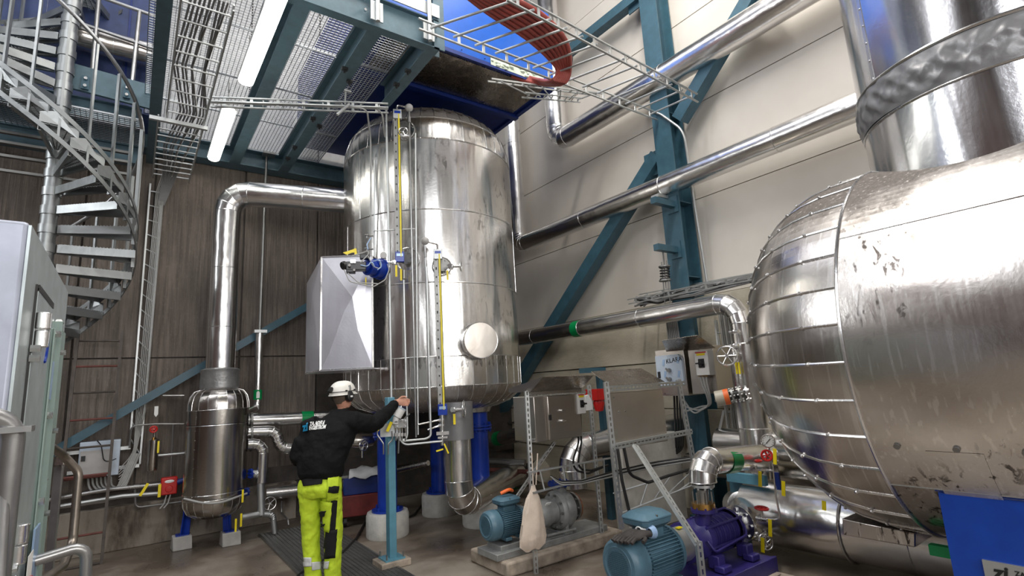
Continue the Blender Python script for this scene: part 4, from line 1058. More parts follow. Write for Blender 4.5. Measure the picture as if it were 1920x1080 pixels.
# narrow vertical one beside the stair
cl = cable_ladder('narrow vertical cable ladder with grey cables on the back wall beside the stair', V(282, 345, 8.28), V(243, 838, 8.28), V(305, 348, 8.28), V(262, 870, 8.28), n=17, rail=(.02, .04), rr=.009)
for i in range(6):
    g = G(); x0 = 293+i*2.8; g.tube(fillet([V(x0+20, 300, 8.1), V(x0, 360, 8.22), V(x0-37+i*.5, 770, 8.22), V(x0-42-(i*4), 850+i*8, 8.2), V(x0-70-i*3, 880+i*5, 8.15)], .3, 5), .006, 6)
    solo('wall_cable', g, 'cable_light', 'grey cable clipped to the narrow vertical cable ladder', 'cable', 'cables on the vertical cable ladder')
# wide one under the platform (two rows of rungs, cables)
z_ = 4.74
pA, pB, qA, qB = onZ(345, -20, z_), onZ(300, 205, z_), onZ(445, -20, z_), onZ(381, 216, z_)
cable_ladder('wide cable ladder with grey cable bundle under the platform, upper length', (.13, 4.2, z_), (.13, 6.35, z_), (.48, 4.2, z_), (.48, 6.35, z_), n=9, rail=(.015, .05), rr=.009)
cable_ladder('wide cable ladder running down to the back wall, lower length', (.06, 6.38, z_-.02), (.06, 8.2, z_-.02), (.48, 6.38, z_-.02), (.48, 8.2, z_-.02), n=10, rail=(.015, .05), rr=.009)
g = G(); g.bar((-.02, 6.36, z_-.05), (.52, 6.36, z_-.05), .04, .04); solo('trapeze_bar', g, 'galvanised', 'galvanised cross bar where the two wide cable ladders meet', 'support bar')
for i in range(9):
    xx = .20+i*.030; g = G(); sway = random.uniform(-.04, .04)
    g.tube(fillet([(xx, 4.2, z_+.03), (xx-.03+sway, 5.3, z_+.03), (xx+.05, 6.2, z_+.02), (xx-.02+sway, 7.2, z_+.02), (xx*.6+.06, 8.1, z_), (xx*.25+.10, 8.24, z_-.4)], .5, 6), .009, 6)
    solo('tray_cable', g, 'cable_grey', 'dark grey cable lying on the wide cable ladder under the platform', 'cable', 'cables on the wide cable ladder')
# thin ladder hanging level in front of the tank top
a, b_ = V(395, 186, 5.9), V(728, 198, 5.28)
t = cable_ladder('thin galvanised cable ladder running level from the wide one to the tank gauge top', a, b_, V(395, 196, 6.0), V(728, 208, 5.38), n=9, rail=(.02, .05), rr=.008)
c = V(648, 172, 5.45); g = G(); g.cyl(c, V(647, 196, 5.45), .012, n=8); g.bx(c.x-.06, c.x+.06, c.y-.02, c.y+.02, c.z, c.z+.02); g.tube([V(655, 195, 5.4), V(632, 215, 5.4)], .016, 8); part('hanger', g, 'galvanised', t)
for (x0, x1, xe, ye) in ((600, 692, 695, 520), (610, 720, 722, 250)):
    g = G(); g.tube(fillet([V(400, 192, 5.95), V(x0+60, 200, 5.42), V(x1-4, 204, 5.35), tank_pt(xe, 260, .10), tank_pt(xe+1, ye, .05)], .12, 6), .010, 8)
    solo('tank_conduit', g, 'cable_light', 'thin conduit dropping from the level cable ladder down to the blue actuator' if ye > 400 else 'short thin conduit bending from the level cable ladder to the top gauge valve', 'conduit')
# big double ladder across the blue box to the column, with red cables
zL = 5.12
cb = cable_ladder('large galvanised cable ladder crossing in front of the blue box towards the column', onZ(785, 44, zL), onX(1232, 218, 5.6), onZ(950, -10, zL), onX(1308, 184, 5.6), n=14, rail=(.022, .11), rr=.012)
a, b_ = onZ(918, 150, 5.25), onZ(1100, 152, 5.25)
cable_ladder('short cable ladder arm below the torn opening of the blue box', onZ(918, 150, 5.2), onX(1128, 178, 5.3), onZ(982, 178, 5.2), onX(1090, 188, 5.3), n=6, rail=(.018, .07), rr=.009)
for i in range(7):
    w2 = i-3; pth = [onZ(850+i*9, -28+i*1.5, 5.3), onZ(915+i*6, 8-w2*5, 5.3), onZ(985+i*5, 48-w2*7, 5.28), onZ(1028+i*5.5, 92-w2*5, 5.25), onZ(1046+i*3.6, 132, 5.15), onZ(1034+i*3, 152+i*.8, 5.05), onY(1000, 148+i*1.2, by0-.07), onY(958, 136+i, by0+.06)]
    sm = []
    for j in range(len(pth)-1):
        p0_ = pth[max(0, j-1)]; p1_ = pth[j]; p2_ = pth[j+1]; p3_ = pth[min(len(pth)-1, j+2)]
        for f in (0, .25, .5, .75):
            sm.append(.5*((2*p1_)+(p2_-p0_)*f+(2*p0_-5*p1_+4*p2_-p3_)*f*f+(3*p1_-p0_-3*p2_+p3_)*f**3))
    sm.append(pth[-1])
    g = G(); g.tube(sm, .027, 10); solo('red_cable', g, 'red_cable', 'thick dusty red cable curving over the large cable ladder into the torn opening', 'cable', 'red power cables over the blue box')
g = G(); g.tube(fillet([onX(1215, 205, 5.6), onX(1240, 215, 5.6), onX(1282, 245, 5.6), onX(1294, 330, 5.75), onX(1326, 530, 5.85)], .3, 6), .016, 8); solo('wall_conduit', g, 'galvanised', 'thin conduit curving off the large cable ladder down the wall beside the column', 'conduit')
g = G(); g.tube(fillet([onX(1040, 60, 5.5), onX(1075, 100, 5.5), onX(1068, 145, 5.5)], .3, 5), .012, 8); solo('black_cable', g, 'black_rubber', 'thin black cable looping beside the red cables', 'cable')
# tray over the feed pipe
zt2 = onX(1185, 566, 5.45).z
cable_ladder('galvanised cable ladder packed with grey cables above the feed pipe', onX(1178, 566, 5.35), onX(1425, 516, 5.35), onX(1200, 556, 5.8), onX(1440, 512, 5.8), n=9, rail=(.02, .06), rr=.010)
for i in range(16):
    pts = [onX(1195+random.uniform(-5, 12), 555+random.uniform(0, 20), 5.4+random.random()*.3), onX(1230+random.uniform(-10, 10), 553+random.uniform(0, 17), 5.5), onX(1300, 538+random.uniform(-2, 18), 5.5), onX(1420, 512+random.uniform(0, 16), 5.5)]
    g = G(); g.tube(fillet(pts, .25, 5), .014, 6); solo('tray_cable', g, 'cable_grey' if i % 3 else 'black_rubber', 'tangled grey cable on the ladder above the feed pipe', 'cable', 'cables above the feed pipe')
for i in range(7):
    pts = [onX(1244+i*3, 585, 5.5), onX(1250+i*3, 600, 5.5), onX(1254+i*3.4, 640, 5.5)]
    g = G(); g.tube(pts, .011, 6); solo('drop_cable', g, 'cable_grey', 'grey cable dropping behind the wall cabinet canopy', 'cable', 'cables dropping to the wall cabinets')
g = G()
# spring hanger
t = thing('spring_hanger', 'black coil spring hanger below the upper teal bracket left of the column', 'spring hanger', onX(1247, 520, 5.4))
a = onX(1246, 500, 5.4); b_ = onX(1247, 526, 5.4)
g = G(); g.tube([a+Vector((0, 0, 0))+(b_-a)*(i/120)+Vector((math.cos(i/120*2*PI*5)*.055, math.sin(i/120*2*PI*5)*.055, 0)) for i in range(121)], .010, 6); part('spring', g, 'black_plastic', t)
for c in (a, b_): g = G(); g.cyl(c-Vector((0, 0, .008)), c+Vector((0, 0, .008)), .075, n=16); part('spring_plate', g, 'dull_steel', t)
g = G(); g.tube([onX(1242, 463, 5.4), a], .009, 6)
for dx in (-.04, 0, .04): g.tube([a+Vector((0, dx, .07)), b_-Vector((0, -dx, .30 if dx else .1))], .006, 6)
part('threaded_rod', g, 'dull_steel', t)
# ================================================================ level gauges and fittings on the tank front
def level_gauge(label, top, bot, D, cap_mat='blue_paint'):
    a, b_ = hor(*top, D), hor(*bot, D); b_ = Vector((a.x, a.y, b_.z)); toc = Vector((-a.x, -a.y, 0)).normalized(); s = Vector((-toc.y, toc.x, 0))
    if s.dot(cR) < 0: s = -s
    t = thing('level_gauge', label, 'level gauge', b_)
    g = G(); g.bar(a-s*.035, b_-s*.035, .045, .02, s); sc_ = part('scale_plate', g, 'dull_steel', t)
    g = G(); L = (a-b_).length; k = int(L/.10)
    for i in range(k): c = b_-s*.035+Vector((0, 0, .06+i*.10))+toc*.012; g.box(c, (.014, .003, .018 if i % 5 else .03), (s, toc, Vector((0, 0, 1))))
    part('tick_mark', g, 'ink_black', sc_, kind='stuff')
    g = G(); g.bar(a+s*.005, b_+s*.005, .030, .03, s); part('indicator_housing', g, 'black_plastic', t)
    g = G(); g.tube([a+s*.003+toc*.018, b_+s*.003+toc*.018], .011, 8); part('indicator_column', g, 'gauge_yellow', t)
    for c, m_ in ((a, 'galvanised'), (b_, 'blue_paint')):
        g = G(); g.box(c-s*.012+Vector((0, 0, .0)), (.10, .05, .12), (s, toc, Vector((0, 0, 1)))); e = part('end_block', g, m_, t, bevel=.005)
        g = G(); g.box(c-s*.012+toc*.026+Vector((0, 0, .02)), (.07, .004, .03), (s, toc, Vector((0, 0, 1)))); part('sticker', g, 'film_blue' if m_ == 'blue_paint' else 'blue_paint', e)
    return t, a, b_, s, toc
DG = 5.86
lg1, a1, b1, s_, tc_ = level_gauge('upper level gauge with yellow column and tick scale on the tank', (747, 215), (747, 482), DG)
lg2, a2, b2, s_, tc_ = level_gauge('lower level gauge with yellow column running down to the tank belly', (823, 477), (829, 768), DG)
def ball_standpipe(t, ballpx, sidepx, footpx):
    c = hor(*ballpx, DG-.02); g = G(); g.sphere(c, .047, 18, 12); part('vent_ball', g, 'grey_plastic', t)
    f = hor(*footpx, DG-.02); f.x, f.y = c.x, c.y; g = G(); g.tube([c, f], .010, 8); g.cyl(c-Vector((0, 0, .12)), c-Vector((0, 0, .19)), .018, n=10); part('impulse_tube', g, 'rail_steel', t)
    e = hor(*sidepx, DG); g = G(); g.tube(fillet([c, e, e-Vector((0, 0, .12))], .02, 3), .012, 8); part('vent_arm', g, 'bright_metal', t)
ball_standpipe(lg1, (767, 202), (744, 197), (778, 820))
ball_standpipe(lg2, (797, 452), (820, 458), (806, 815))
def ring_nozzle(t, x, y, R, off=.09, nm='nozzle'):
    q = tank_pt(x, y); n_ = Vector((q.x-TC.x, q.y-TC.y, 0)).normalized()
    g = G(); g.torus(q+n_*.02, n_, R, .007, 28, 6); part('seal_ring', g, 'bright_metal', t)
    g = G(); g.cyl(q, q+n_*off, .05, n=16); part(nm, g, 'dull_steel', t); flange(t, q+n_*off, n_, .075, .02, 'dull_steel', 6); return q, n_
ring_nozzle(lg1, 760, 245, .12); ring_nozzle(lg1, 765, 487, .14); ring_nozzle(lg2, 828, 500, .11)
def small_valve(t, c, axis, s=1.0, wheel=.045, mat='bright_metal'):
    c = Vector(c); d, sd, up = frame_of(axis); g = G(); g.cyl(c-sd*.05*s, c+sd*.05*s, .018*s, n=10); g.cyl(c, c+d*.09*s, .011*s, n=8); g.box(c, (.035*s, .04*s, .035*s), (sd, up, d)); vb = part('valve_body', g, mat, t)
    g = G(); g.torus(c+d*.09*s, d, wheel*s, .006, 16, 6)
    for i in range(3): a = 2*PI*i/3; g.tube([c+d*.09*s, c+d*.09*s+(sd*math.cos(a)+up*math.sin(a))*wheel*s], .005, 5)
    part('valve_wheel', g, mat, vb)
small_valve(lg1, hor(738, 492, DG), s_*-1+tc_*.3); small_valve(lg2, hor(845, 500, DG), s_+tc_*.2, 1.3, .05); small_valve(lg2, hor(850, 768, DG), s_+tc_*.2, 1.3, .07); small_valve(lg1, hor(757, 255, DG), tc_, 1.2)
def ytag(t, x, y, D, h=.10, w2=.022, tilt=0):
    c = hor(x, y, D); g = G(); ax = (s_*math.cos(tilt)+Vector((0, 0, 1))*math.sin(tilt), tc_, Vector((0, 0, 1))*math.cos(tilt)-s_*math.sin(tilt)); g.box(c, (w2, .006, h), ax); return part('tag', g, 'yellow', t, 'yellow tag')
ytag(lg1, 743, 508, DG-.03, .13); ytag(lg1, 752, 515, DG-.03, .13, .02); ytag(lg2, 839, 516, DG, .11); ytag(lg2, 852, 786, DG, .11, .025)
g = G(); c = hor(757, 515, DG); g.cyl(c-Vector((0, 0, .05)), c+Vector((0, 0, .05)), .03, n=12); part('drain_cock', g, 'dull_steel', lg1)
# tall impulse pipes down the tank front, ending in bends over the instrument post
def itube(label, pts, r_=.011, D=5.9, mat='galvanised'):
    g = G(); g.tube(fillet([hor(x, y, D) for x, y in pts], .08, 5), r_, 8); return solo('impulse_pipe', g, mat, label, 'tube')
itube('thick impulse pipe with ball joints running from tank top down to the instrument post', [(724, 202), (730, 480), (734, 748)], .015, 5.93)
itube('thin impulse tube ending in a bend right of the worker hand', [(702, 480), (702, 300)], .008, 5.93)
itube('long thin tube from the top gauge down the tank, bending left below the belly', [(757, 525), (764, 812), (762, 824), (748, 826), (748, 800)], .011, 5.75)
itube('thin straight tube left of the lower gauge bending back to the manifold', [(779, 250), (782, 600), (784, 815)], .009, 5.78)
itube('thin tube with wide bend under the belly to the manifold', [(800, 500), (808, 818), (798, 823), (744, 828), (742, 800)], .011, 5.72)
itube('lowest horizontal tube from the manifold to the drain cross', [(750, 800), (750, 835), (830, 827)], .012, 5.72)
itube('short grey strut bar bolted across the impulse tubes', [(700, 433), (778, 429)], .008, 5.9, 'galvanised')
# blue pneumatic actuator
q = tank_pt(704, 506); n_ = Vector((q.x-TC.x, q.y-TC.y, 0)).normalized(); ac = thing('actuator_valve', 'blue pneumatic actuator valve with black positioner and tubing on the tank', 'valve', q)
toC = Vector((-q.x, -q.y, 0)).normalized(); S = Vector((-toC.y, toC.x, 0)); S = S if S.dot(cR) > 0 else -S
c0, c1 = hor(716, 505, 5.82), hor(680, 500, 5.62)
ax = (c1-c0).normalized()
g = G(); g.cyl(c0, c0+ax*.12, .105, n=28); g.cyl(c0+ax*.13, c0+ax*.22, .085, n=24); g.cyl(c0+ax*.22, c1, .055, n=20); bd = part('actuator_body', g, 'blue_paint', ac, bevel=.006)
flange(ac, c0+ax*.02, ax, .118, .02, 'blue_paint', 10)
g = G(); g.cyl(c0-ax*.1, c0, .04, n=14); part('neck', g, 'dull_steel', ac)
g = G(); g.box(hor(668, 500, 5.6), (.20, .10, .09), (S, toC, Vector((0, 0, 1)))); g.box(hor(684, 482, 5.6), (.10, .08, .05), (S, toC, Vector((0, 0, 1)))); g.cyl(hor(648, 497, 5.6), hor(642, 499, 5.58), .045, n=16); g.box(hor(658, 508, 5.6), (.09, .09, .05), (S, toC, Vector((0, 0, 1)))); part('positioner', g, 'black_plastic', ac, 'black positioner', bevel=.006)
g = G(); g.box(hor(662, 490, 5.53), (.05, .01, .035), (S, toC, Vector((0, 0, 1)))); g.cyl(hor(655, 497, 5.53), hor(655, 497, 5.5), .014, n=10); g.cyl(hor(664, 506, 5.53), hor(664, 506, 5.5), .012, n=10); part('gauge_fittings', g, 'bright_metal', ac)
g = G(); p = hor(655, 471, 5.6); g.prism([hor(643, 474, 5.6), hor(668, 466, 5.6), hor(669, 473, 5.6), hor(660, 474, 5.6), hor(650, 478, 5.6)], toC*.01); g.prism([hor(664, 466, 5.6), hor(668, 466, 5.6), hor(670, 478, 5.6), hor(665, 478, 5.6)], toC*.01); part('lever', g, 'yellow', ac, 'yellow lever')
for pts in ([(660, 480), (692, 470), (690, 478), (676, 492)], [(690, 480), (700, 500), (715, 505), (712, 492)], [(645, 505), (655, 528), (700, 538), (722, 525), (730, 505), (726, 495)], [(652, 512), (672, 530), (708, 532)]):
    g = G(); g.tube(fillet([hor(x, y, 5.55) for x, y in pts], .06, 5), .006, 6); part('air_tube', g, 'cable_light', ac)
for pts in ([(676, 497), (690, 500), (697, 488), (702, 500)], [(690, 468), (688, 458), (694, 448), (696, 446)], [(700, 490), (712, 486), (716, 500), (708, 506)]):
    g = G(); g.tube(fillet([hor(x, y, 5.53) for x, y in pts], .04, 5), .006, 6); part('air_tube', g, 'film_blue', ac, 'pale blue air tube')
for (x, y) in ((688, 442), (688, 467)): 
    c = hor(x, y, 5.75); g = G(); g.cyl(c-Vector((0, 0, .03)), c, .012, n=8); g.cyl(c, c+Vector((0, 0, .012)), .028, n=10); g.cyl(c, c+S*.07, .01, n=8); part('needle_valve', g, 'dull_steel', ac)
g = G(); c = hor(719, 480, 5.7); g.cyl(c, c+toC*.04, .035, n=18); solo('junction_puck', g, 'grey_plastic', 'small round grey junction box right of the blue actuator', 'junction box')
ytag(ac, 686, 527, 5.6, .08, .012)
# instrument post, manifold, transmitter
pb = onZ(735, 1046, .0); PP = Vector((2.19, 5.28, 0))
ip = thing('instrument_post', 'light teal steel post on a small concrete pad in front of the worker', 'post', PP)
g = G(); g.bx(PP.x-.038, PP.x+.038, PP.y-.045, PP.y+.045, .075, onY(730, 745, 5.28).z); part('post_tube', g, 'light_teal_paint', ip, bevel=.006)
g = G(); g.bx(PP.x-.10, PP.x+.10, PP.y-.10, PP.y+.10, .065, .08); part('foot_plate', g, 'light_teal_paint', ip)
g = G()
for dx in (-.085, .085):
    for dy in (-.085, .085): g.cyl((PP.x+dx, PP.y+dy, .07), (PP.x+dx, PP.y+dy, .13), .008, n=6)
part('anchor_bolt', g, 'dull_steel', ip)
g = G(); g.bx(PP.x-.15, PP.x+.15, PP.y-.13, PP.y+.13, 0, .065); solo('concrete_pad', g, 'plinth_concrete', 'small brown concrete pad under the light teal instrument post', 'concrete pad', bevel=.008)
mf = thing('valve_manifold', 'steel valve manifold with pressure transmitter on top of the teal post', 'manifold', hor(745, 795, 5.5))
DM = 5.58
c = hor(751, 794, DM); g = G(); g.box(c, (.12, .06, .085), (s_, tc_, Vector((0, 0, 1)))); part('manifold_block', g, 'bright_metal', mf, bevel=.004)
c = hor(731, 806, DM+.02); g = G(); g.box(c, (.19, .012, .13), (s_, tc_, Vector((0, 0, 1)))); part('mounting_plate', g, 'galvanised', mf)
for x, y in ((744, 790), (752, 788), (760, 790), (744, 800), (760, 800)):
    p = hor(x, y, DM); g = G(); g.cyl(p, p+tc_*.08, .010, n=8); g.box(p+tc_*.08, (.03, .006, .008), (s_, tc_, Vector((0, 0, 1)))); part('manifold_screw', g, 'dull_steel', mf)
for x in (742, 748, 754, 760): g = G(); g.tube([hor(x, 802, DM-.01), hor(x, 826, DM-.01)], .008, 6); g.cyl(hor(x, 812, DM-.01), hor(x, 818, DM-.01), .014, n=8); part('outlet_tube', g, 'bright_metal', mf)
c = hor(743, 781, DM-.04); c2 = hor(752, 766, DM-.04); g = G(); g.cyl(c, c2, .05, n=20); g.cyl(hor(741, 795, DM-.04), c, .03, n=14); part('transmitter_body', g, 'label_white', mf, 'white pressure transmitter', bevel=.004)
g = G(); g.cyl(c2, c2+(c2-c).normalized()*.012, .052, n=20); part('transmitter_cap', g, 'green_tape' if False else 'film', mf, 'pale green transmitter cap')
g = G(); g.torus(hor(741, 762, DM-.05), tc_+s_*.4, .062, .006, 22, 6); part('loop_handle', g, 'bright_metal', mf)
g = G(); g.bar(hor(758, 785, DM), hor(768, 776, DM-.03), .02, .008); part('handle', g, 'bright_metal', mf)
for pts in ([(709, 800), (707, 815), (719, 832), (719, 852)], [(735, 808), (736, 825), (728, 832), (728, 852)], [(748, 815), (747, 850)]):
    g = G(); g.tube(fillet([hor(x, y, DM) for x, y in pts], .05, 4), .008, 6); part('drain_tube', g, 'rail_steel', mf)
for x, y, tl in ((711, 798, -.35), (730, 800, -.45)): ytag(mf, x, y, DM-.05, .10, .028, tl)
cr = thing('drain_cross', 'small steel drain valves with crossed yellow handles below the lower gauge', 'valve', hor(830, 815, 5.7))
g = G(); g.tube([hor(829, 778, 5.75), hor(829, 835, 5.75)], .018, 10); g.box(hor(830, 812, 5.73), (.13, .05, .035), (s_, tc_, Vector((0, 0, 1)))); g.box(hor(830, 820, 5.73), (.10, .05, .02), (s_, tc_, Vector((0, 0, 1)))); part('valve_body', g, 'bright_metal', cr)
for (x, y, xx, yy) in ((833, 832, 841, 850), (831, 842, 818, 846)): g = G(); g.bar(hor(x, y, 5.66), hor(xx, yy, 5.66), .02, .014); part('lever', g, 'yellow', cr, 'yellow lever')
for y in (790, 800): g = G(); g.tube([hor(784+(y-790)*1.8, y+6, 5.75), hor(826, y-3, 5.75)], .009, 6); g.cyl(hor(822, y-2, 5.75), hor(832, y-3, 5.75), .016, n=8); part('branch_tube', g, 'bright_metal', cr)
c = tank_pt(790, 810); 

# ================================================================ wall fittings left of the slim vessel
YF = 8.1
eb = thing('electrical_cabinet', 'grey wall cabinet with pale blue film and conduits below it behind the wall ladder', 'cabinet', V(185, 890, YF))
a, b_ = V(150, 830, YF), V(222, 890, YF)
g = G(); g.bx(a.x, b_.x, YF, 8.33, b_.z, a.z); cb_ = part('casing', g, 'film', eb, bevel=.008)
g = G(); g.bx(a.x+.01, b_.x-.10, YF-.012, YF, b_.z+.02, a.z-.10); dr_ = part('door', g, 'grey_plastic', eb, bevel=.004)
g = G(); c = V(156, 860, YF); g.bx(c.x-.02, c.x+.02, YF-.02, YF-.01, c.z-.03, c.z+.03); part('lock', g, 'black_plastic', dr_)
g = G(); g.bx(a.x-.35, b_.x+.1, YF+.04, YF+.1, a.z-.13, a.z-.09); g.bx(a.x-.1, b_.x+.2, 8.2, 8.26, b_.z+.05, b_.z+.09); part('mounting_rail', g, 'galvanised', eb)
g = G(); g.tube(fillet([V(182, 826, 8.05), V(190, 835, 8.05), V(195, 868, 8.05), V(218, 860, 8.05)], .1, 5), .006, 6); part('loose_wire', g, 'black_plastic', eb)
g = G(); g.cyl(V(118, 899, 8.05), V(200, 890, 8.05), .02, n=8); solo('rusty_bar', g, 'rusty_red', 'dark red rusty bar just below the grey wall cabinet', 'bar')
for i, (xa, xb, xc) in enumerate(((165, 175, 262), (173, 190, 258), (181, 196, 252), (189, 205, 248), (197, 214, 255), (208, 222, 262))):
    g = G(); g.tube(fillet([V(xa, 893, 8.2), V(xa+1, 912, 8.2), V(xb, 925-i*2, 8.15), V(xc-28, 915, 8.15), V(xc, 850, 8.2)], .14, 6), .012, 6); solo('cabinet_cable', g, 'cable_light', 'grey conduit looping from the wall cabinet to the vertical cable ladder', 'cable', 'conduits below the wall cabinet')
for lab, pts, r_, m_ in (('long bright pipe along the wall foot to the red valve actuator', [(80, 939), (200, 918), (300, 908), (338, 902)], .022, 'bright_metal'),
                     ('second grey pipe along the wall foot below the bright one', [(110, 950), (230, 930), (300, 925)], .025, 'galvanised'),
                     ('small pipe with bend low behind the vessel on the kerb', [(253, 918), (254, 952), (345, 940)], .012, 'rail_steel'),
                     ('thin copper-grey pipe from the wall ladder to the vessel top', [(305, 742), (345, 742)], .013, 'rail_steel'),
                     ('thin bent pipe above the cylindrical filter', [(243, 840), (246, 798), (292, 795), (345, 795)], .010, 'rail_steel'),
                     ('thin upright tube right of the cylindrical filter', [(325, 796), (320, 900)], .010, 'rail_steel'),
                     ('grey horizontal tube from the filter to the vessel', [(288, 855), (345, 850)], .018, 'galvanised')):
    g = G(); g.tube(fillet([V(x, y, 8.05) for x, y in pts], .06, 4), r_, 8); o = solo('small_pipe', g, m_, lab, 'pipe')
ft = thing('sample_filter', 'dark cylindrical filter with small red handwheel on the back wall', 'filter', V(285, 880, 8.0))
g = G(); g.lathe([(0, 0), (.05, .005), (.055, .02), (.055, .36), (.03, .38), (.012, .40), (.012, .5)], V(285, 883, 8.0), n=20); part('filter_body', g, 'vessel_steel', ft)
g = G(); c = V(288, 820, 7.97); g.cyl(c-Vector((0, 0, .06)), c, .018, n=10); part('brass_fitting', g, 'brass', ft)
handwheel(ft, V(288, 805, 7.95), (0, -1, .1), .035, .009, 5, 'red_paint')
g = G(); c = V(296, 838, 7.97); g.bx(c.x-.014, c.x+.014, 7.96, 7.97, c.z-.07, c.z+.07); part('tag', g, 'yellow', ft, 'yellow tag')
g = G(); c = V(293, 771, 7.97); g.prism([c+Vector((-.02, 0, -.04)), c+Vector((0, 0, -.07)), c+Vector((.02, 0, -.04)), c+Vector((.02, 0, .06)), c+Vector((-.02, 0, .06))], (0, .005, 0)); part('label', g, 'label_white', ft, 'white arrow label')
ra = thing('red_actuator', 'small red valve actuator with white text plate on the back wall pipe', 'actuator', V(317, 925, 7.95))
c = V(317, 911, 7.95); g = G(); g.bx(c.x-.085, c.x+.085, 7.92, 8.04, c.z-.10, c.z+.10); bd = part('housing', g, 'red_paint', ra, bevel=.012)
g = G(); g.lathe([(0, .012), (.035, .01), (.04, 0)], c+Vector((.0, -.03, -.03)), (0, -1, 0), 18); part('cap', g, 'red_paint', bd)
g = G(); g.sphere(c+Vector((0, -.03, .055)), .05, 14, 8, (1, .1, .38)); part('name_plate', g, 'label_white', bd, 'white oval plate')
g = G(); g.cyl(c+Vector((.08, 0, .03)), c+Vector((.2, 0, .05)), .035, n=12); part('coupling', g, 'dark_blue', ra)
for dx in (-.02, .02): g = G(); g.tube(fillet([c+Vector((dx, 0, -.1)), c+Vector((dx-.02, 0, -.2)), c+Vector((dx-.06, 0, -.25))], .05, 4), .008, 6); part('cable', g, 'cable_light', ra)
for x, y, tl in ((270, 918, -.5), (299, 920, 0)): 
    c = V(x, y, 7.9); ax = (Vector((math.cos(tl), 0, math.sin(tl))), Vector((0, 1, 0)), Vector((-math.sin(tl), 0, math.cos(tl)))); g = G(); g.box(c, (.03, .006, .15), ax); part('lever', g, 'yellow', ra, 'yellow lever')
# welding cart and papers behind the worker
WC = onZ(668, 985, 0); WC = Vector((2.62, 7.25, 0))
ca = thing('tool_cart', 'battered red and blue tool cart with papers on top behind the worker', 'cart', WC)
u = Vector((.96, -.28, 0)); v_ = Vector((.28, .96, 0)); Zv = Vector((0, 0, 1))
def cbox(cx, cy, z0_, sx, sy, sz, tilt=0): g = G(); g.box(WC+u*cx+v_*cy+Zv*(z0_+sz/2), (sx, sy, sz), (u, v_, Zv)); return g
part('body', cbox(0, 0, .12, .62, .42, .26), 'dark_red', ca, bevel=.01); part('upper_body', cbox(.02, 0, .38, .56, .36, .22), 'dark_blue', ca, bevel=.01); part('lid', cbox(0, .02, .6, .60, .40, .03), 'dull_steel', ca)
g = cbox(.23, -.21, .14, .12, .01, .40); part('front_strip', g, 'dark_red', ca)
for sx in (-.24, .24):
    for sy in (-.17, .17): g = G(); c = WC+u*sx+v_*sy+Zv*.06; g.cyl(c-u*.02, c+u*.02, .06, n=16); part('wheel', g, 'black_rubber', ca)
g = G(); vs = []
for j in range(5):
    for i in range(7): vs.append(WC+u*(-.20+.42*i/6+.04*j/4)+v_*(-.26+.34*j/4)+Zv*(.66+.022*math.sin(i*1.7+j)+.03*j/4-(.06 if j == 0 else 0)))
g.add(vs, [(j*7+i, j*7+i+1, j*7+8+i, j*7+7+i) for j in range(4) for i in range(6)]); o = solo('paper_sheets', g, 'paper', 'crumpled white paper sheets lying on the tool cart behind the worker', 'paper'); o.modifiers.new('t', 'SOLIDIFY').thickness = .006
g = G(); g.tube(fillet([onZ(815, 935, .02), onZ(790, 950, .02), onZ(735, 985, .02), onZ(690, 960, .02)], .3, 6)[:0] or fillet([onZ(800, 935, .02), onZ(770, 975, .02), onZ(690, 970, .02), onZ(668, 1010, .02), onZ(640, 1040, .02), onZ(600, 1052, .02), onZ(560, 1078, .02), (1.2, 5.2, .02)], .35, 8), .014, 8)
solo('floor_hose', g, 'black_rubber', 'black hose snaking over the floor behind the worker to the floor grating', 'hose')
# floor gratings (recessed, dark)
fg = thing('floor_grating', 'steel mesh floor grating running beside the worker feet', 'grating', (1.75, 6.4, 0))
a, b_ = onZ(505, 1003, .012), onZ(762, 1085, .012)
g = G(); y = 4.3
x0, x1 = 1.42, 2.18
for i in range(19): x = x0+(x1-x0)*i/18; g.bx(x-.003, x+.003, 4.3, 7.6, .004, .022)
for i in range(110): y = 4.3+3.3*i/109; g.bx(x0, x1, y-.003, y+.003, .008, .02)
g.bx(x0-.02, x0, 4.3, 7.6, 0, .024); g.bx(x1, x1+.02, 4.3, 7.6, 0, .024); part('mesh', g, 'dull_steel', fg)
g = G(); g.bx(x0, x1, 4.3, 7.6, .001, .003); part('drain_bed', g, 'dark_concrete', fg)
# stray bent rod on the wall foot
g = G(); g.tube(fillet([V(528, 940, 7.9), V(528, 962, 7.8), V(540, 975, 7.5), V(541, 985, 7.45)], .04, 4), .012, 6); solo('bent_rod', g, 'rail_steel', 'thin bent steel rod near the floor left of the worker', 'rod')
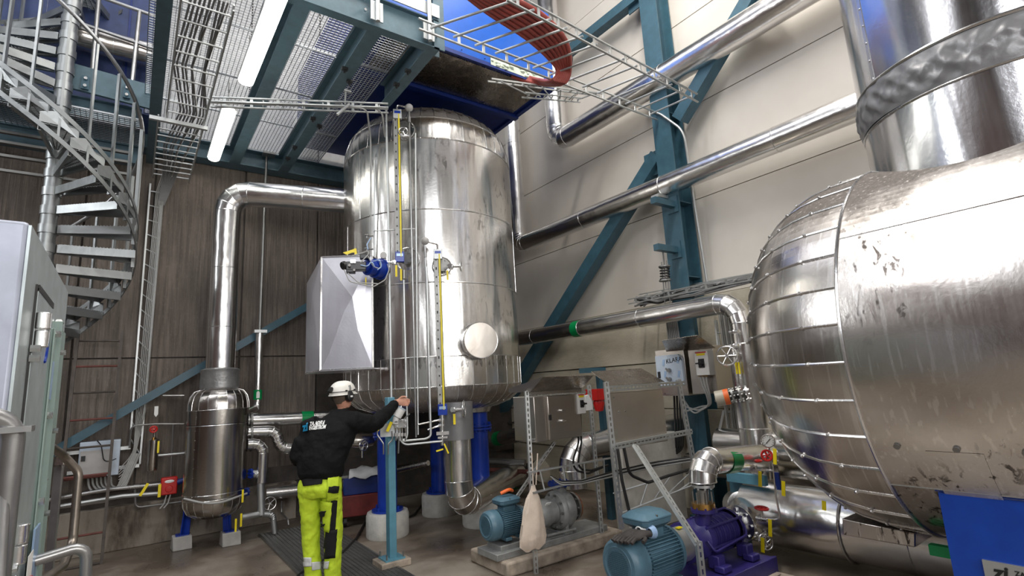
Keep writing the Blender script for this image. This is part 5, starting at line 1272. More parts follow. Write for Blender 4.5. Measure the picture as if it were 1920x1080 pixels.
# ================================================================ pumps
XA, YA, ZA = Vector((1, 0, 0)), Vector((0, 1, 0)), Vector((0, 0, 1))
def motor(t, c0, L, R, mat='motor_blue', fan_grille=True, box_=True, boxs=1.0):
    """finned electric motor lying along +X, fan cowl at c0"""
    c0 = Vector(c0); cowl = L*.27
    g = G(); g.lathe([(R*.55, -.004), (R*.86, 0), (R*.97, .02), (R, .045), (R, cowl*.8), (R*.985, cowl)], c0, (1, 0, 0), 36); cw = part('fan_cowl', g, mat, t)
    g = G(); g.lathe([(0, 0), (R*.62, 0)], c0+XA*.004, (1, 0, 0), 28); part('grille_backing', g, 'black_plastic', cw)
    g = G(); k = 9
    for i in range(-k, k+1):
        h_ = R*.68; y_ = h_*i/(k+.5); hh = math.sqrt(max(h_*h_-y_*y_, 0)); g.box(c0+YA*y_-XA*.002, (.004, .004, 2*hh)); g.box(c0+ZA*y_-XA*.002, (.004, 2*hh, .004))
    part('fan_grille', g, mat, cw)
    g = G(); g.lathe([(R*.62, -.004), (R*.70, -.008), (R*.72, .004)], c0, (1, 0, 0), 36); part('grille_rim', g, mat, cw)
    b0 = c0+XA*cowl; bl_ = L-cowl
    g = G(); g.cyl(b0, b0+XA*bl_, R*.80, n=32); bd = part('stator_body', g, mat, t)
    g = G(); nf = 44
    for i in range(nf):
        a = 2*PI*i/nf; q = YA*math.cos(a)+ZA*math.sin(a); p = YA*-math.sin(a)+ZA*math.cos(a)
        g.box(b0+XA*(bl_*.48)+q*R*.87, (bl_*.84, R*.17, .006), (XA, q, p))
    part('cooling_fins', g, mat, bd)
    g = G(); g.lathe([(R*.3, 0), (R*.98, 0), (R*.98, .03), (R*.7, .06), (R*.3, .07)], b0+XA*(bl_-.05), (1, 0, 0), 36); part('end_shield', g, mat, bd)
    if box_:
        k = boxs; cc = b0+XA*bl_*.46+ZA*R*.95
        def octo(zz, hx, hy, ch): return [cc+ZA*zz*k+Vector((x_*k, y_*k, 0)) for x_, y_ in ((hx-ch, -hy), (hx, -hy+ch), (hx, hy-ch), (hx-ch, hy), (-hx+ch, hy), (-hx, hy-ch), (-hx, -hy+ch), (-hx+ch, -hy))]
        def stack(levels, nm):
            g = G(); 
            for L in levels: g.v += [Vector(p) for p in octo(*L)]
            for q in range(len(levels)-1): g.f += [(q*8+j, q*8+(j+1) % 8, q*8+8+(j+1) % 8, q*8+8+j) for j in range(8)]
            g.f += [tuple(range(7, -1, -1)), tuple((len(levels)-1)*8+j for j in range(8))]; part(nm, g, mat, t, bevel=.004)
        stack([(-.05, .10, .085, .02), (.03, .10, .085, .02), (.065, .155, .125, .03), (.10, .165, .13, .035)], 'terminal_box')
        stack([(.102, .168, .133, .035), (.115, .168, .133, .035), (.15, .12, .085, .03)], 'terminal_lid')
        g = G()
        for i in range(6): a = rad(60*i+22); g.cyl(cc+ZA*.115*k+Vector((math.cos(a)*1.2, math.sin(a), 0))*.12*k, cc+ZA*.135*k+Vector((math.cos(a)*1.2, math.sin(a), 0))*.12*k, .008*k, n=6)
        part('lid_screw', g, 'dull_steel', t)
    for xx in (.25, .78):
        g = G(); g.box(b0+XA*bl_*xx-ZA*R*.92, (.07, R*1.7, R*.22)); part('foot', g, mat, t, bevel=.006)
# front pump, purple, with blue motor
P2 = 2.82
zc = .50
mc = onY(1188, 1042, P2); x0 = 2.72
R2 = .175
f2 = thing('front_motor', 'large blue finned electric motor with a raised terminal box at the bottom centre', 'motor', (x0+.3, P2, .1))
x0 = onY(1148, 1040, P2-.02).x+.07; zc = onY(1188, 1045, P2).z-.02
motor(f2, (x0, P2, zc), .55, R2, boxs=.96)
cx = x0+.55
fp = thing('front_pump', 'dark purple multistage pump coupled to the large blue motor', 'pump', (cx+.5, P2, .1))
g = G(); g.cyl((cx, P2, zc), (cx+.16, P2, zc), .125, n=32); part('coupling_guard', g, 'galvanised', fp, 'bare metal coupling guard')
g = G(); g.box((cx+.10, P2-.03, zc+.13), (.05, .03, .008)); part('warning_sticker', g, 'yellow', fp, 'yellow sticker')
px0 = cx+.16
g = G(); g.lathe([(.05, 0), (.15, 0), (.15, .03), (.09, .05), (.085, .12), (.13, .15), (.15, .17), (.15, .22)], (px0, P2, zc), (1, 0, 0), 28); part('bearing_bracket', g, 'pump_purple', fp)
for i in range(6):
    g = G(); xx = px0+.22+i*.062; g.cyl((xx, P2, zc), (xx+.056, P2, zc), .128, n=30); g.cyl((xx+.02, P2, zc), (xx+.036, P2, zc), .134, n=30); part('stage_ring', g, 'pump_purple', fp)
ex = px0+.22+6*.062
g = G(); g.lathe([(.15, 0), (.15, .03), (.12, .06), (.07, .12), (.07, .16)], (ex, P2, zc), (1, 0, 0), 28); part('end_casing', g, 'pump_purple', fp)
for i in range(6):
    a = rad(60*i+20); g = G(); q = Vector((0, math.cos(a), math.sin(a)))*.148; g.cyl(Vector((px0+.16, P2, zc))+q, Vector((ex+.05, P2, zc))+q, .011, n=8); part('tie_rod', g, 'pump_purple', fp)
flange(fp, (ex+.17, P2, zc), (1, 0, 0), .15, .015, 'bright_metal', 8, 'suction_flange')
g = G(); g.cyl((ex+.1, P2, zc), (4.9, 3.05, .42), .09, n=20); part('suction_neck', g, 'pipe_cladding', fp)
nx = j0.x
g = G(); g.cyl((nx, P2-.03, zc+.05), (nx, P2-.08, zc+.22), .06, n=20); part('discharge_neck', g, 'pump_purple', fp)
fl_ = flange(fp, (nx, P2-.08, zc+.22), (0, 0, 1), .10, .025, 'pump_purple', 8); g = G(); g.cyl((nx, P2-.08, zc+.235), (nx, P2-.08, zc+.275), .088, n=24); part('rusty_gasket_ring', g, 'brass', fp, 'rusty brown flange ring')
g = G()
for i in range(6): a = 2*PI*i/6; g.cyl((nx+.07*math.cos(a), P2-.08+.07*math.sin(a), zc+.27), (nx+.07*math.cos(a), P2-.08+.07*math.sin(a), zc+.36), .007, n=6)
g.cyl((nx, P2-.08, zc+.27), (nx, P2-.09, zc+.38), .045, n=18); part('bare_neck', g, 'dull_steel', fp)
for xx in (px0+.20, ex):
    for sy in (-1, 1): g = G(); g.box((xx+.02, P2+sy*.13, zc-.15), (.09, .10, .10)); g.box((xx+.02, P2+sy*.18, zc-.19), (.11, .09, .05)); part('foot', g, 'pump_purple', fp, bevel=.01)
g = G(); g.tube(fillet([(px0+.12, P2-.14, zc+.02), (px0+.15, P2-.18, zc-.06), (ex, P2-.18, zc-.02), (ex+.02, P2-.15, zc+.05)], .04, 4), .009, 8); part('balance_tube', g, 'pump_purple', fp)
bz = zc-.22
g = G(); g.bx(x0-.1, ex+.22, P2-.26, P2+.26, bz-.10, bz); g.bx(x0-.1, ex+.22, P2-.28, P2-.25, bz-.12, bz+.01); solo('base_frame', g, 'pump_purple', 'long dark purple base frame under the front pump and motor', 'base frame', bevel=.005)
g = G(); g.bx(x0-.15, ex+.26, P2-.42, P2+.36, 0, bz-.12); g.bx(x0-.12, ex+.2, P2-.31, P2+.3, bz-.12, bz-.10); solo('pump_plinth', g, 'plinth_concrete', 'stained concrete plinth under the purple pump', 'plinth', bevel=.018)
# rear pump, grey with blue motor
P1 = 4.42
x1_ = onY(909, 985, P1).x+.01; z1_ = onY(935, 982, P1).z
m1 = thing('rear_motor', 'smaller blue electric motor with an orange clip on top, left of the hanging sack', 'motor', (x1_+.2, P1, .2))
motor(m1, (x1_, P1, z1_), .40, .135, boxs=.72)
g = G(); g.tube(fillet([(x1_+.17, P1-.02, z1_+.27), (x1_+.25, P1-.05, z1_+.30), (x1_+.32, P1, z1_+.27)], .05, 4), .016, 8); part('cable_clip', g, 'orange', m1, 'orange cable clip')
p1_ = thing('rear_pump', 'grey centrifugal pump with rusty flange on the rear plinth', 'pump', (x1_+.8, P1, .2))
cx = x1_+.40
g = G(); g.lathe([(.05, 0), (.115, 0), (.115, .03), (.10, .04), (.10, .16), (.13, .20), (.135, .30), (.115, .36), (.12, .40)], (cx, P1, z1_), (1, 0, 0), 28); part('bearing_housing', g, 'pump_grey', p1_)
g = G(); g.box((cx+.27, P1-.10, z1_+.10), (.06, .006, .05), (XA, Vector((0, .7, .7)).normalized(), Vector((0, -.7, .7)).normalized())); part('name_plate', g, 'label_white', p1_, 'white name plate')
vc = Vector((cx+.50, P1, z1_))
g = G(); g.lathe([(.07, -.10), (.17, -.08), (.19, -.05), (.19, -.03), (.17, -.02), (.185, .0), (.19, .05), (.17, .09), (.09, .12), (.075, .17)], vc, (1, 0, 0), 34); part('volute', g, 'pump_grey', p1_)
g = G()
for i in range(10): a = 2*PI*i/10; q = vc+Vector((-.085, .17*math.cos(a)*.93, .17*math.sin(a)*.93)); g.cyl(q, q+XA*-.02, .012, n=6)
part('casing_bolt', g, 'dull_steel', p1_)
flange(p1_, vc+XA*.17, (1, 0, 0), .14, .025, 'dull_steel', 8); flange(p1_, vc+XA*.20, (1, 0, 0), .13, .02, 'rust', 8)
g = G(); g.cyl(vc+XA*.02, vc+XA*.02+ZA*.24, .07, n=20); part('outlet_neck', g, 'pump_grey', p1_); flange(p1_, vc+XA*.02+ZA*.25, (0, 0, 1), .12, .03, 'dark_blue', 8)
for xx in (.12, .48): g = G(); g.box((cx+xx, P1, z1_-.16), (.04, .26, .12)); g.box((cx+xx, P1, z1_-.20), (.10, .30, .02)); part('foot', g, 'pump_grey', p1_, bevel=.004)
g = G(); g.tube(fillet([(cx+.2, P1-.15, z1_-.17), (cx+.55, P1-.17, z1_-.17)], .02, 2), .012, 8); part('drain_tube', g, 'pump_grey', p1_)
pz_ = z1_-.21
g = G(); g.bx(x1_-.0, 4.15, P1-.17, P1+.17, pz_-.06, pz_); g.box((x1_+.2, P1, pz_+.02), (.24, .24, .05)); solo('rear_base_plate', g, 'pump_grey', 'grey cast base plate under the rear pump and its motor', 'base frame', bevel=.006)
g = G(); g.bx(2.80, 4.28, 4.16, 4.80, 0, pz_-.06); solo('pump_plinth', g, 'plinth_concrete', 'chipped concrete plinth under the grey pump and sack', 'plinth', bevel=.02)

# ================================================================ slotted strut frames and cabinets
def strut(parent, p0, p1, face, w_=.041, d_=.022, name='slotted_strut', pitch=.05, mat='galvanised'):
    """perforated channel: front web with real slots and two side flanges"""
    p0, p1 = Vector(p0), Vector(p1); L = (p1-p0).length; d = (p1-p0)/L; f = Vector(face); f = (f-d*f.dot(d)).normalized(); s = d.cross(f).normalized()
    g = G(); c = (p0+p1)/2; t_ = .003; sl = .013
    for k in (-1, 1):
        g.box(c+s*k*(w_/2-t_/2)-f*(d_/2), (L, t_, d_), (d, s, f)); ww = (w_-sl)/2; g.box(c+s*k*(w_/2-ww/2), (L, ww, t_), (d, s, f))
    n = max(2, int(L/pitch))
    for i in range(n+1): g.box(p0+d*(L*i/n), (pitch*.42 if 0 < i < n else pitch*.3, sl, t_), (d, s, f))
    g.box(c-f*(d_-.001), (L, w_, .001), (d, s, f)) if False else None
    return part(name, g, mat, parent)
Y1 = 4.08; F = (-.2, -1, 0)
fr1 = thing('strut_frame', 'galvanised slotted frame holding the steel cabinet with red-black switch above the rear pump', 'frame', onY(1005, 1072, Y1))
S1 = lambda x, y, Y=Y1: onY(x, y, Y)
strut(fr1, S1(988, 733), S1(1006, 1076), F); strut(fr1, S1(1105, 722, 4.45), S1(1131, 1020, 4.2), F)
strut(fr1, S1(990, 742), S1(1098, 735, 4.3), F, .035); strut(fr1, S1(997, 826), S1(1112, 812, 4.3), F, .03)
strut(fr1, S1(1040, 830, 4.2), S1(968, 935, 4.5), F, .03)
cab = thing('pump_control_cabinet', 'brushed steel control cabinet under a sloping canopy, above the rear pump', 'cabinet', S1(1040, 822))
a, b_ = S1(1022, 742), S1(1086, 818); 
g = G(); g.bx(S1(1001, 800).x, b_.x, Y1-.02, Y1+.32, b_.z, a.z); part('casing', g, 'cabinet_steel', cab, bevel=.006)
g = G(); g.bx(a.x-.015, b_.x, Y1-.05, Y1-.022, b_.z+.005, a.z-.005); dr_ = part('door', g, 'cabinet_steel', cab, bevel=.006)
for x, y in ((1052, 770), (1053, 789)): g = G(); c = S1(x, y, Y1-.05); g.cyl(c, c-YA*.03, .014, n=12); g.box(c-YA*.035, (.045, .012, .012)); part('door_latch', g, 'bright_metal', dr_)
g = G(); c = S1(1031, 783, Y1-.05); g.box(c, (.028, .02, .05)); part('keyhole', g, 'black_plastic', dr_)
def canopy(label, pts_low, pts_up, wing=None, mat='cabinet_steel'):
    t = thing('sheet_canopy', label, 'canopy', pts_low[0]); l0, l1 = map(Vector, pts_low); u0, u1 = map(Vector, pts_up)
    g = G(); n = (l1-l0).cross(u0-l0).normalized()*.004; g.prism([l0, l1, u1, u0], n); part('sloping_sheet', g, mat, t); return t, l0, l1, u0, u1
t, l0, l1, u0, u1 = canopy('sloping steel canopy above the rear pump cabinet, dark underside', (S1(994, 735, Y1-.02), S1(1090, 729, Y1-.02)), (S1(1020, 706, Y1-.42), S1(1113, 703, Y1-.42)), mat='gold_plate')
g = G(); g.prism([l0, l0+YA*.35, l0+YA*.35+ZA*.04, u0], (-.004, 0, 0)); g.prism([l0, l1, l1-ZA*.03, l0-ZA*.03], (0, -.004, 0)); part('side_sheet', g, 'cabinet_steel', t)
def switch(label, x, y, w_, h, face_pt, mat='label_white', X=None, Y=None):
    """isolator switch box with yellow/red plate and black rotary knob"""
    if Y is not None: c = onY(x, y, Y); ux, uy = XA, YA
    else: c = onX(x, y, X); ux, uy = -YA, XA
    t = thing('isolator_switch', label, 'switch', c)
    g = G(); g.box(c+uy*.05, (w_, .11, h), (ux, uy, ZA)); part('housing', g, 'grey_plastic', t, bevel=.006)
    g = G(); g.box(c-uy*.008, (w_*.96, .012, h*.97), (ux, uy, ZA)); lid = part('lid', g, 'white_plastic', t, bevel=.004)
    g = G(); g.box(c-uy*.018-ZA*.0, (w_*.42, .014, h*.36), (ux, uy, ZA)); kn = part('knob_plate', g, 'black_plastic', lid, bevel=.003)
    g = G(); g.cyl(c-uy*.02, c-uy*.045, w_*.16, n=16); g.box(c-uy*.05, (w_*.62, .014, .016), (ux, uy, ZA)); part('rotary_knob', g, 'black_plastic', lid)
    g = G(); g.box(c-uy*.0155+ZA*h*.44, (w_*.8, .003, h*.05), (ux, uy, ZA)); part('red_strip', g, 'red_paint', lid, 'red strip')
    g = G(); g.box(c-uy*.0155+ZA*h*.36, (w_*.62, .003, h*.09), (ux, uy, ZA)); part('yellow_strip', g, 'yellow', lid, 'yellow strip')
    g = G()
    for k in (-.25, 0, .25): g.cyl(c+uy*.04-ZA*(h/2), c+uy*.04-ZA*(h/2+.03), .014, n=8)
    part('cable_gland', g, 'dull_steel', t); return t, c
sw1, c = switch('white isolator switch with black rotary knob on the rear pump cabinet frame', 1089, 757, .105, .20, None, Y=Y1-.06)
g = G(); g.prism([S1(1098, 742, Y1), S1(1104, 740, Y1), S1(1110, 752, Y1), S1(1112, 768, Y1), S1(1099, 770, Y1)], (0, .03, 0)); solo('plastic_bag', g, 'label_white', 'small white plastic bag tied beside the isolator switch', 'bag')
for i, xx in enumerate((1083, 1088)):
    g = G(); g.tube(fillet([S1(xx, 772, Y1), S1(xx+2, 830, Y1), S1(xx-14+i*8, 880, Y1), S1(xx+20, 888-i*6, Y1), S1(1140, 872, Y1)], .12, 6), .010, 8); solo('switch_cable', g, 'black_rubber', 'black cable hanging from the isolator switch to the short cable ladder', 'cable', 'black cables below the isolator')
g = G(); c = S1(1123, 745, 4.7); g.bx(c.x-.08, c.x+.09, 4.65, 4.85, c.z-.03, c.z+.10); rb = thing('red_sounder', 'bright red device box with rounded cap between the two strut frames', 'device', c); part('housing', g, 'red_paint', rb); g = G(); g.bx(c.x-.02, c.x+.02, 4.84, 4.98, c.z, c.z+.03); part('bracket', g, 'galvanised', rb)
g = G(); g.lathe([(.055, 0), (.07, -.05), (.05, -.14), (0, -.15)], (c.x+.01, 4.72, c.z-.02), n=16); part('bellows', g, 'red_paint', rb)
# horizontal cable ladder at mid height through both frames
L0 = cable_ladder('horizontal cable ladder with black cables crossing above the grey pump', onY(990, 886, 4.0), onY(1150, 858, 4.0), onY(1000, 924, 4.0), onY(1150, 885, 4.0), n=4, rail=(.012, .02), rr=.008)
L1 = cable_ladder('cable ladder running on from the front frame to the column, below the big sheet panel', onX(1150, 925, 4.35), onX(1415, 845, 5.3), onX(1165, 962, 4.35), onX(1310, 905, 4.9), n=6, rail=(.012, .02), rr=.008)
for i in range(4):
    g = G(); g.tube(fillet([onY(1033, 893, 3.98), onY(1050, 903+i*2, 3.98), onY(1090, 902+i*1.5, 3.98), onY(1150, 884+i*3, 3.98), onX(1230, 866+i*3, 4.7), onX(1400, 842+i*2, 5.25)], .2, 5), .009, 6); solo('ladder_cable', g, 'cable_light' if i % 2 else 'black_rubber', 'cable lying along the mid-height cable ladder', 'cable', 'cables on the mid-height ladder')
# sack hanging on the frame
g = G(); top = S1(1000, 910, Y1-.05); bot = S1(998, 1030, Y1-.05); hgt = (top-bot).length; rings = []
prf = [(.0, .02), (.06, .028), (.2, .07), (.4, .095), (.6, .12), (.8, .135), (.92, .125), (1, .07)]
nn_ = 26; vs = []
for f, w2 in prf:
    c = top+(bot-top)*f
    for j in range(nn_):
        a = 2*PI*j/nn_; wr_ = 1+.13*math.sin(a*5+f*4)+.06*math.sin(a*9-f*9); vs.append(c+Vector((math.cos(a)*w2*wr_, math.sin(a)*w2*.45*wr_, .012*math.sin(a*3)*f)))
g.add(vs, [(i*nn_+j, i*nn_+(j+1) % nn_, (i+1)*nn_+(j+1) % nn_, (i+1)*nn_+j) for i in range(len(prf)-1) for j in range(nn_)]+[tuple((len(prf)-1)*nn_+j for j in range(nn_))])
sk = thing('hanging_sack', 'pale beige plastic sack hanging on the strut frame in front of the rear pump', 'sack', bot); part('sack_body', g, 'sack', sk)
g = G(); g.tube([top, S1(997, 850, Y1-.05)], .006, 6); g.tube([top+XA*.03, S1(1008, 850, Y1-.05)], .006, 6); part('handle_loop', g, 'sack', sk)
g = G(); c = S1(992, 1012, Y1-.12); g.sphere(c, .045, 10, 6, (1, .3, 1.2)); part('stain', g, 'sack', sk) if False else None
# front frame: slotted posts, big plain panel, brown canopy
Y2 = 3.45; S2 = lambda x, y, Y=Y2: onY(x, y, Y)
fr2 = thing('strut_frame', 'galvanised slotted frame with diagonal leg holding the large plain sheet panel', 'frame', S2(1165, 985))
strut(fr2, S2(1137, 716), S2(1166, 992), F, .05); strut(fr2, S2(1273, 712), S2(1309, 905), F, .05)
strut(fr2, S2(1142, 729), S2(1285, 719), F, .05); strut(fr2, S2(1150, 838), S2(1298, 809), F, .05)
strut(fr2, S2(1192, 834, 3.3), S2(1312, 1022, 2.45), F, .055); g = G(); dg1 = S2(1312, 1022, 2.45)
strut(fr2, (dg1.x, dg1.y, dg1.z+.02), (dg1.x+.0, dg1.y, .05), F, .05)
fpn = thing('rear_panel_box', 'plain brushed sheet panel backing the front cabinet, between slotted rails', 'panel', S2(1200, 832))
g = G(); a, b_ = S2(1146, 737), S2(1257, 827); g.bx(a.x, b_.x, Y2+.03, Y2+.055, b_.z-.0, a.z); part('sheet_panel', g, 'cabinet_steel', fpn, bevel=.004)
g = G()
for x, y in ((1150, 745), (1246, 738), (1152, 830), (1250, 815), (1160, 772), (1172, 771)): c = S2(x, y, Y2+.028); g.cyl(c, c-YA*.008, .007, n=8)
part('screw', g, 'dull_steel', fpn)
t, l0, l1, u0, u1 = canopy('brown stained sloping canopy on top of the front cabinet', (S2(1145, 725, Y2), S2(1246, 716, Y2)), (S2(1108, 697, Y2+.38), S2(1202, 691, Y2+.38)), mat='gold_plate')
g = G(); a_ = S2(1093, 692, 4.9); b_ = S2(1125, 690, 4.9); g.bx(a_.x-.02, b_.x+.05, 4.85, 4.95, a_.z-.05, a_.z+.01); g.bx(b_.x-.05, b_.x+.02, 4.86, 4.94, 0, a_.z); solo('teal_pipe_stand', g, 'teal_paint', 'teal pipe stand post visible between the two canopies', 'stand')
# cream concrete pedestal block
cp = [onX(1175, 880, 4.9), onX(1290, 860, 4.9)]
g = G(); k0, k1 = onY(1168, 960, 4.15), onY(1288, 960, 4.15); 
Yp = 4.25; k0, k1 = onY(1178, 985, Yp), onY(1292, 985, Yp); kt = onY(1230, 815, Yp).z
g.bx(k0.x, k1.x, Yp, Yp+.14, 0, kt); solo('concrete_pedestal', g, 'pale_concrete', 'tall pale concrete pedestal behind the front frame and pump', 'pedestal', bevel=.01)
# wall cabinets in front of the column
XC = 5.15
wc = thing('wall_cabinet', 'steel wall cabinet with scribbled protective film on its door, below the column', 'cabinet', onX(1265, 735, XC))
a, b_ = onX(1228, 668, XC), onX(1283, 722, XC)
Uo = Vector((.25, .97, 0)).normalized()
g = G(); g.bx(XC+.03, XC+.30, b_.y-.02, a.y+.02, b_.z-.12, a.z+.07); part('casing', g, 'cabinet_steel', wc, bevel=.005)
g = G(); ch = .05; p_ = [(a.y, a.z-.0), (b_.y+ch, a.z), (b_.y, a.z-ch), (b_.y, b_.z), (a.y-ch, b_.z), (a.y, b_.z+ch)]
g.prism([(XC, y_, z_) for y_, z_ in p_], (.03, 0, 0)); dr_ = part('door', g, 'film', wc, 'door with pale blue film')
g = G(); c = onX(1236, 703, XC-.004); g.box(c, (.008, .035, .075)); part('lock_plate', g, 'black_plastic', dr_)
for x, y in ((1255, 694), (1256, 711)): c = onX(x, y, XC-.01); g = G(); g.cyl(c+XA*.01, c-XA*.03, .022, n=12); g.box(c-XA*.03, (.014, .07, .02), (XA, Vector((0, .8, .6)), Vector((0, -.6, .8)))); part('latch', g, 'dull_steel', dr_)
lettering('scribble', 'KLARA', .075, onX(1249, 682, XC-.002), (0, -1, .10), (0, 0, 1), 'ink_black', dr_, 'handwritten black letters')
g = G()
for (x, y) in ((1244, 680), (1271, 675), (1247, 702), (1273, 701)):
    c = onX(x, y, XC-.003); g.box(c, (.002, .028, .075), (XA, Vector((0, .97, .25)), Vector((0, -.25, .97)))); 
part('film_print', g, 'film_blue', dr_, 'pale blue print patches', kind='stuff')
# right cabinet body with canopy and switch
a, b_ = onX(1288, 655, XC+.05), onX(1345, 738, XC+.05)
w2 = thing('steel_cabinet', 'brushed steel cabinet body behind the white switch right of the scribbled door', 'cabinet', onX(1315, 738, XC+.1))
g = G(); g.bx(XC+.06, XC+.36, b_.y, a.y, b_.z, a.z+.02); part('casing', g, 'cabinet_steel', w2, bevel=.005)
t, l0, l1, u0, u1 = canopy('dark steel canopy tilted up over the wall cabinets on the column', (onX(1250, 660, XC+.05), onX(1342, 652, XC+.05)), (onX(1241, 638, XC-.35), onX(1308, 628, XC-.35)), mat='gold_plate')
sw2, c = switch('white isolator switch box with black knob on the cabinet below the column', 1317, 681, .17, .27, None, X=XC-.03)
for i, (dx) in enumerate((0, 1, 2)):
    g = G(); g.tube(fillet([onX(1312+i*6, 700, XC), onX(1316+i*5, 720, XC), onX(1325+i*3, 740, XC+.02), onX(1330+i*2, 760, XC+.1), (onX(1300+i*8, 778-i*8, XC+.2)), onX(1284, 752+i*10, XC+.2)], .15, 6), .010, 6); solo('isolator_cable', g, 'cable_light', 'pale cable hanging from the isolator switch below the column', 'cable', 'cables of the column isolator')
g = G()
for i in range(3): g.cyl(onX(1312+i*6, 702, XC), onX(1312+i*6, 706, XC), .016, n=8)
solo('cable_collars', g, 'brass', 'row of small yellow-brown cable collars under the isolator box', 'cable fitting')
g = G(); g.tube([onX(1357, 770, 5.3), onX(1338, 855, 5.3)], .014, 8); solo('cable_pipe', g, 'galvanised', 'thin grey tube slanting down beside the column foot', 'tube')
cable_ladder('vertical cable ladder with dark cables right of the column', onX(1342, 600, 5.75), onX(1372, 850, 5.75), onX(1360, 600, 5.75), onX(1393, 850, 5.75), n=5, rail=(.02, .04), rr=.010)
for i in range(5): g = G(); g.tube([onX(1348+i*4, 585, 5.7), onX(1366+i*4.5, 720, 5.7), onX(1380+i*5, 860, 5.7)], .012, 6); solo('column_cable', g, 'cable_grey' if i % 2 else 'cable_light', 'cable on the vertical ladder right of the column', 'cable', 'cables right of the column')
for i in range(4): g = G(); g.tube(fillet([onX(1264+i*5, 740, 5.4), onX(1266+i*5, 800, 5.4), onX(1268+i*4, 842, 5.4), onX(1255, 850+i*3, 5.4)], .1, 4), .012, 6); solo('drop_cable', g, 'black_rubber', 'dark cable dropping behind the front frame from the scribbled cabinet', 'cable', 'cables below the scribbled cabinet')
for lab, pts in (('thick black cable curving behind the front frame into the pump motor', [(1170, 840), (1180, 890), (1215, 905), (1250, 893), (1300, 878)]), ('black cable dropping straight to the blue motor terminal box', [(1158, 842), (1166, 900), (1180, 960), (1180, 968)])):
    g = G(); g.tube(fillet([S2(x, y, 3.4) for x, y in pts], .12, 5), .014, 8); solo('motor_cable', g, 'black_rubber', lab, 'cable')
# black gloves with striped cuffs on the motor
gl = thing('work_gloves', 'pair of dark work gloves with striped cuffs lying on the blue motor', 'gloves', (x0+.08, P2-.05, zc+.18))
gz = zc+.19
def finger(g, pts, r_): g.tube(fillet([Vector(p) for p in pts], .02, 3), r_, 8)
for k, dy in enumerate((0, .07)):
    g = G(); ox, oy = x0+.08-.03*k, P2-.12+dy
    g.loft([((ox+.13, oy, gz), (0, .030, 0), (0, 0, .022)), ((ox+.06, oy, gz+.012), (0, .045, 0), (0, 0, .028)), ((ox-.0, oy, gz+.006), (0, .048, 0), (0, 0, .022)), ((ox-.03, oy, gz-.0), (0, .042, 0), (0, 0, .014))], 14)
    for f in range(4): finger(g, [(ox-.01, oy-.033+.022*f, gz), (ox-.06, oy-.038+.024*f, gz+.008), (ox-.10-.012*(f in (1, 2)), oy-.04+.026*f, gz-.012)], .0125)
    finger(g, [(ox+.04, oy-.03, gz), (ox+.01, oy-.07, gz+.0), (ox-.03, oy-.08, gz-.01)], .0135)
    gp = part('glove', g, 'gloves', gl)
    g = G()
    for q in range(4): g.torus((ox+.135+.010*q, oy, gz+.005), (1, 0, 0), .032+.003*q, .006, 16, 6)
    part('striped_cuff', g, 'label_white' if k else 'film_blue', gp, 'pale striped cuff')
# red handwheels, gauge and tags on the right
XR = 4.5
def redvalve(label, x, y, R, axis, X=XR, body=True):
    c = onX(x, y, X); t = thing('small_valve', label, 'valve', c); handwheel(t, c, axis, R, .010, 5, 'red_paint', 'handwheel')
    d = Vector(axis).normalized(); g = G(); g.cyl(c, c-d*.09, .012, n=8); g.cyl(c-d*.09-YA*.05, c-d*.09+YA*.05, .02, n=10); part('valve_body', g, 'bright_metal', t); return t
v1 = redvalve('red handwheel below the round pressure gauge', 1438, 854, .042, (-1, -.4, .1)); v2 = redvalve('red handwheel on top of the pipe left of the pressure gauge', 1416, 864, .05, (0, 0, 1)); v3 = redvalve('lowest red handwheel near the thick low pipe', 1428, 953, .05, (0, -.1, 1))
pg = thing('pressure_gauge', 'round white pressure gauge beside the horizontal tank', 'gauge', onX(1440, 827, XR)); c = onX(1440, 827, XR); n_ = Vector((-.85, -.5, 0)).normalized()
g = G(); g.cyl(c, c-n_*.04, .056, n=28); part('case', g, 'bright_metal', pg); g = G(); g.lathe([(0, .003), (.048, .003)], c, n_, 28); dl = part('dial', g, 'label_white', pg)
g = G(); g.torus(c, n_, .053, .006, 28, 6); part('bezel', g, 'bright_metal', pg)
sN = Vector((-n_.y, n_.x, 0)); g = G(); g.bar(c+n_*.006-sN*.02-ZA*.02, c+n_*.006+sN*.02+ZA*.022, .004, .002, sN); 
for i in range(11): a = rad(-45+27*i); q = sN*math.cos(a)+ZA*math.sin(a); g.box(c+n_*.005+q*.04, (.010, .002, .003), (q, q.cross(n_), n_))
part('needle_and_ticks', g, 'ink_black', dl)
g = G(); g.tube([c-ZA*.05-n_*.02, onX(1445, 900, XR)], .010, 8); g.tube(fillet([onX(1449, 868, XR), onX(1455, 930, XR), onX(1464, 975, XR), onX(1430, 972, XR)], .05, 5), .009, 8); g.tube([onX(1408, 880, XR), onX(1450, 883, XR)], .011, 8); part('impulse_tube', g, 'bright_metal', pg)
def vtag(x, y, h, X=XR-.03, w_=.03, par=pg): c = onX(x, y, X); g = G(); g.box(c, (.006, w_, h), (XA, Vector((0, .99, .12)), Vector((0, -.12, .99)))); return part('tag', g, 'yellow', par, 'yellow tag')
for x, y, h, p in ((1453, 856, .13, v1), (1425, 898, .13, v2), (1469, 916, .12, pg), (1444, 990, .14, v3), (1430, 1022, .12, v3), (1545, 948, .07, pg)): vtag(x, y, h, par=p)
for x in (1379, 1385): pass
c = onX(1386, 690, 4.9)
g = G(); c = onX(1459, 902, XR); g.box(c, (.02, .035, .14)); part('blue_lever', g, 'dark_blue', pg, 'dark blue lever')
